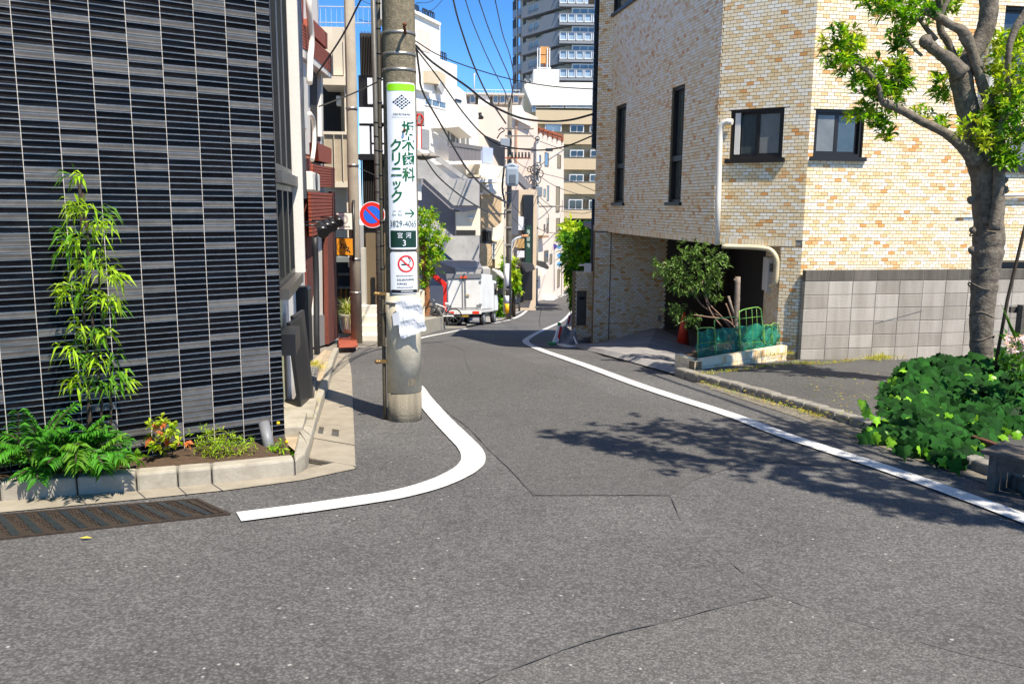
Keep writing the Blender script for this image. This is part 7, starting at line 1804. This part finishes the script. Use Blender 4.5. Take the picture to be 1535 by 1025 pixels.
single('tarpaulin', mb, mat('tarp_grey', '8d8a84', .7, var=.2, scale=6), 'creased grey tarpaulin over rubble between barrier and gate wall', 'tarpaulin')
mb = MB(); mb.prism([V(859, 505, 17.5), V(861, 504, 17.5), V(868, 520, 17.2), V(866, 522, 17.2)], Vector((0, .03, 0))); mb.prism([V(835, 517, 17.3), V(868, 522, 17.1), V(850, 523, 17.0)], UP*.04); single('broken_board', mb, M_tw, 'broken white board lying at the kerb end by the tarpaulin', 'board')
for k, (x, y, l) in enumerate([(774, 462, 'dark motorcycle parked beyond the banded pole'), (784, 452, 'second motorcycle with pale parts behind the first')]):
    Ym = G(x, y+6).y; mc = thing('motorcycle', l, 'motorcycle', G(x, y+6)); cpt = G(x, y+6)
    for s_ in (-.55, .55): mb = MB(); q = cpt+Vector((s_*.35, s_, .28)); mb.tube([q-Vector((.06, 0, 0)), q+Vector((.06, 0, 0))], .28, 16); part('wheel', mb, M_tyre, mc)
    mb = MB(); mb.tube(smooth([cpt+Vector((-.25, -.7, .55)), cpt+Vector((-.1, -.3, .75)), cpt+Vector((.05, .1, .6)), cpt+Vector((.2, .5, .95))], 3), [.12]*9+[.06], 10); part('body', mb, M_blackp if k == 0 else c_('9c8f7d'), mc)
    mb = MB(); mb.tube([cpt+Vector((-.15, .5, 1.0)), cpt+Vector((.5, .5, 1.02))], .03, 6); part('handlebar', mb, M_frame, mc)
mb = MB(); mb.box(V(815, 0, 84).x, V(822, 0, 84).x, 84, 84.5, gz(84), gz(84)+.7); single('planter_box', mb, c_('7a7a3f'), 'small olive box on the far pavement', 'box')
mb = MB()
for k in range(3): q = G(829+k*2.5, 436.5); mb.blob(q+UP*.35, .4, 1, 1, .9, 8)
single('blue_bags', mb, c_('2f6fa8'), 'blue bags heaped at the foot of the peach house', 'bags')
mb = MB(); q = G(816.5, 416); mb.box(0, .01, 0, .01, 0, .01)
# far ground-floor filler: pavement along the left of the far road
drape('pavement', [G(*p) for p in [(700, 490), (750, 481.5), (789, 464), (800, 451), (822, 440), (851, 431), (840, 430.5), (800, 436), (780, 452), (756, 466), (735, 474), (700, 478)]], .05, c_('8a8680'), 2)
# ---- overhead cables
cb = 0
def cable(pts, r, l, m=None):
    P = []
    S = smooth([V(x, y, Y) for x, y, Y in pts], 6); mb = MB(); mb.tube(S, [max(.004, q.y*r*.8/F) for q in S], 6); return single('cable', mb, m or M_cable, l, 'cable')
cable([(623, 68, 7.8), (650, 95, 10), (700, 130, 13), (735, 157, 15), (780, 177, 17), (820, 182, 18), (855, 180, 18.8), (890, 171, 19.3)], 2.0, 'thickest black cable sagging from the pole to the tiled house')
cable([(623, 62, 7.8), (660, 84, 10), (713, 104, 13), (770, 120, 16), (830, 130, 18), (893, 134, 19.3), (912, 134, 18.6)], 1.0, 'upper thin black cable crossing to the tiled house')
cable([(677, -10, 16), (690, 40, 20), (713, 105, 26), (735, 150, 34), (758, 185, 44)], 1.7, 'steep dark cable dropping from the top edge to the transformer pole')
cable([(696, -5, 20), (710, 38, 25), (730, 85, 32), (745, 115, 38), (756, 136, 42), (761, 150, 44)], 1.0, 'thin cable steeply descending left of the tower, second of four')
cable([(716, -5, 20), (735, 50, 26), (750, 85, 32), (764, 118, 40), (768, 140, 43), (763, 156, 44)], 1.1, 'thin cable steeply descending left of the tower, third of four')
cable([(741, -5, 20), (754, 53, 26), (765, 86, 34), (770, 120, 40), (764, 160, 44)], 1.0, 'thin cable nearest to the left edge of the tower')
cable([(624, 72, 7.8), (629, 110, 9), (634, 138, 10.5), (657, 180, 15), (703, 257, 26), (737, 291, 35), (762, 305, 43.8)], 1.9, 'black cable running close beside the pole and down to the banded pole')
cable([(624, 74, 7.8), (648, 105, 9.5), (665, 128, 11), (695, 170, 14), (722, 200, 16), (748, 217, 17), (785, 224, 18), (815, 225, 18.5), (850, 219, 19), (890, 203, 19.4)], 1.4, 'lower black cable sagging to the slatted screen of the tiled house')
cable([(633, 232, 12), (662, 270, 18), (700, 300, 26), (735, 319, 34), (758, 321, 43.8)], 1.4, 'black cable curving over the concrete stairs to the banded pole')
cable([(560, -34, 12), (541, 0, 12), (512, 56, 12.2), (472, 116, 12.6)], 1.7, 'thick black cable slanting down to the brick house')
cable([(575, 119, 7.9), (530, 140, 9.5), (500, 152, 11), (478, 160, 12.4)], 1.3, 'black cable from the pole to the brick house wall')
for k, (pts, l) in enumerate([([(766, 236, 44), (785, 250, 52), (805, 258, 62), (845, 268, 40), (893, 287, 20)], 'thin cable from the rusty crossarm to the right'), ([(806, 262, 62), (830, 278, 40), (893, 300, 20)], 'thin cable below the rusty crossarm cable'), ([(804, 290, 62), (820, 305, 70), (840, 316, 80), (870, 320, 60), (889, 317, 30)], 'cable looping low from the steel pole to the right'), ([(766, 305, 44), (785, 325, 52), (803, 340, 62), (820, 348, 70), (838, 350, 80)], 'cable passing behind the green banner'),
    ([(624, 5, 7.8), (645, 3, 12), (662, -8, 15)], 'short thin wire curving off the pole top to the right'), ([(624, 17, 7.8), (650, 14, 12), (670, -8, 15)], 'second short thin wire curving off the pole'), ([(766, 192, 44), (790, 196, 50), (805, 210, 62), (845, 225, 80)], 'thin wire from the upper crossarm to the steel pole'), ([(600, 280, 22), (500, 235, 22)], 'thin wire behind the slatted building'),
    ([(762, 320, 44), (785, 345, 52), (803, 372, 62)], 'slack cable hanging between banded pole and steel pole'), ([(806, 300, 62), (822, 322, 64), (818, 345, 64), (806, 362, 62)], 'cable loop hanging right of the steel pole'), ([(540, 0, 30), (560, 8, 30), (578, 6, 30)], 'wires above the black slatted building'), ([(538, 30, 30), (560, 34, 30), (578, 30, 30)], 'lower wires above the black slatted building')]):
    cable(pts, .55, l)
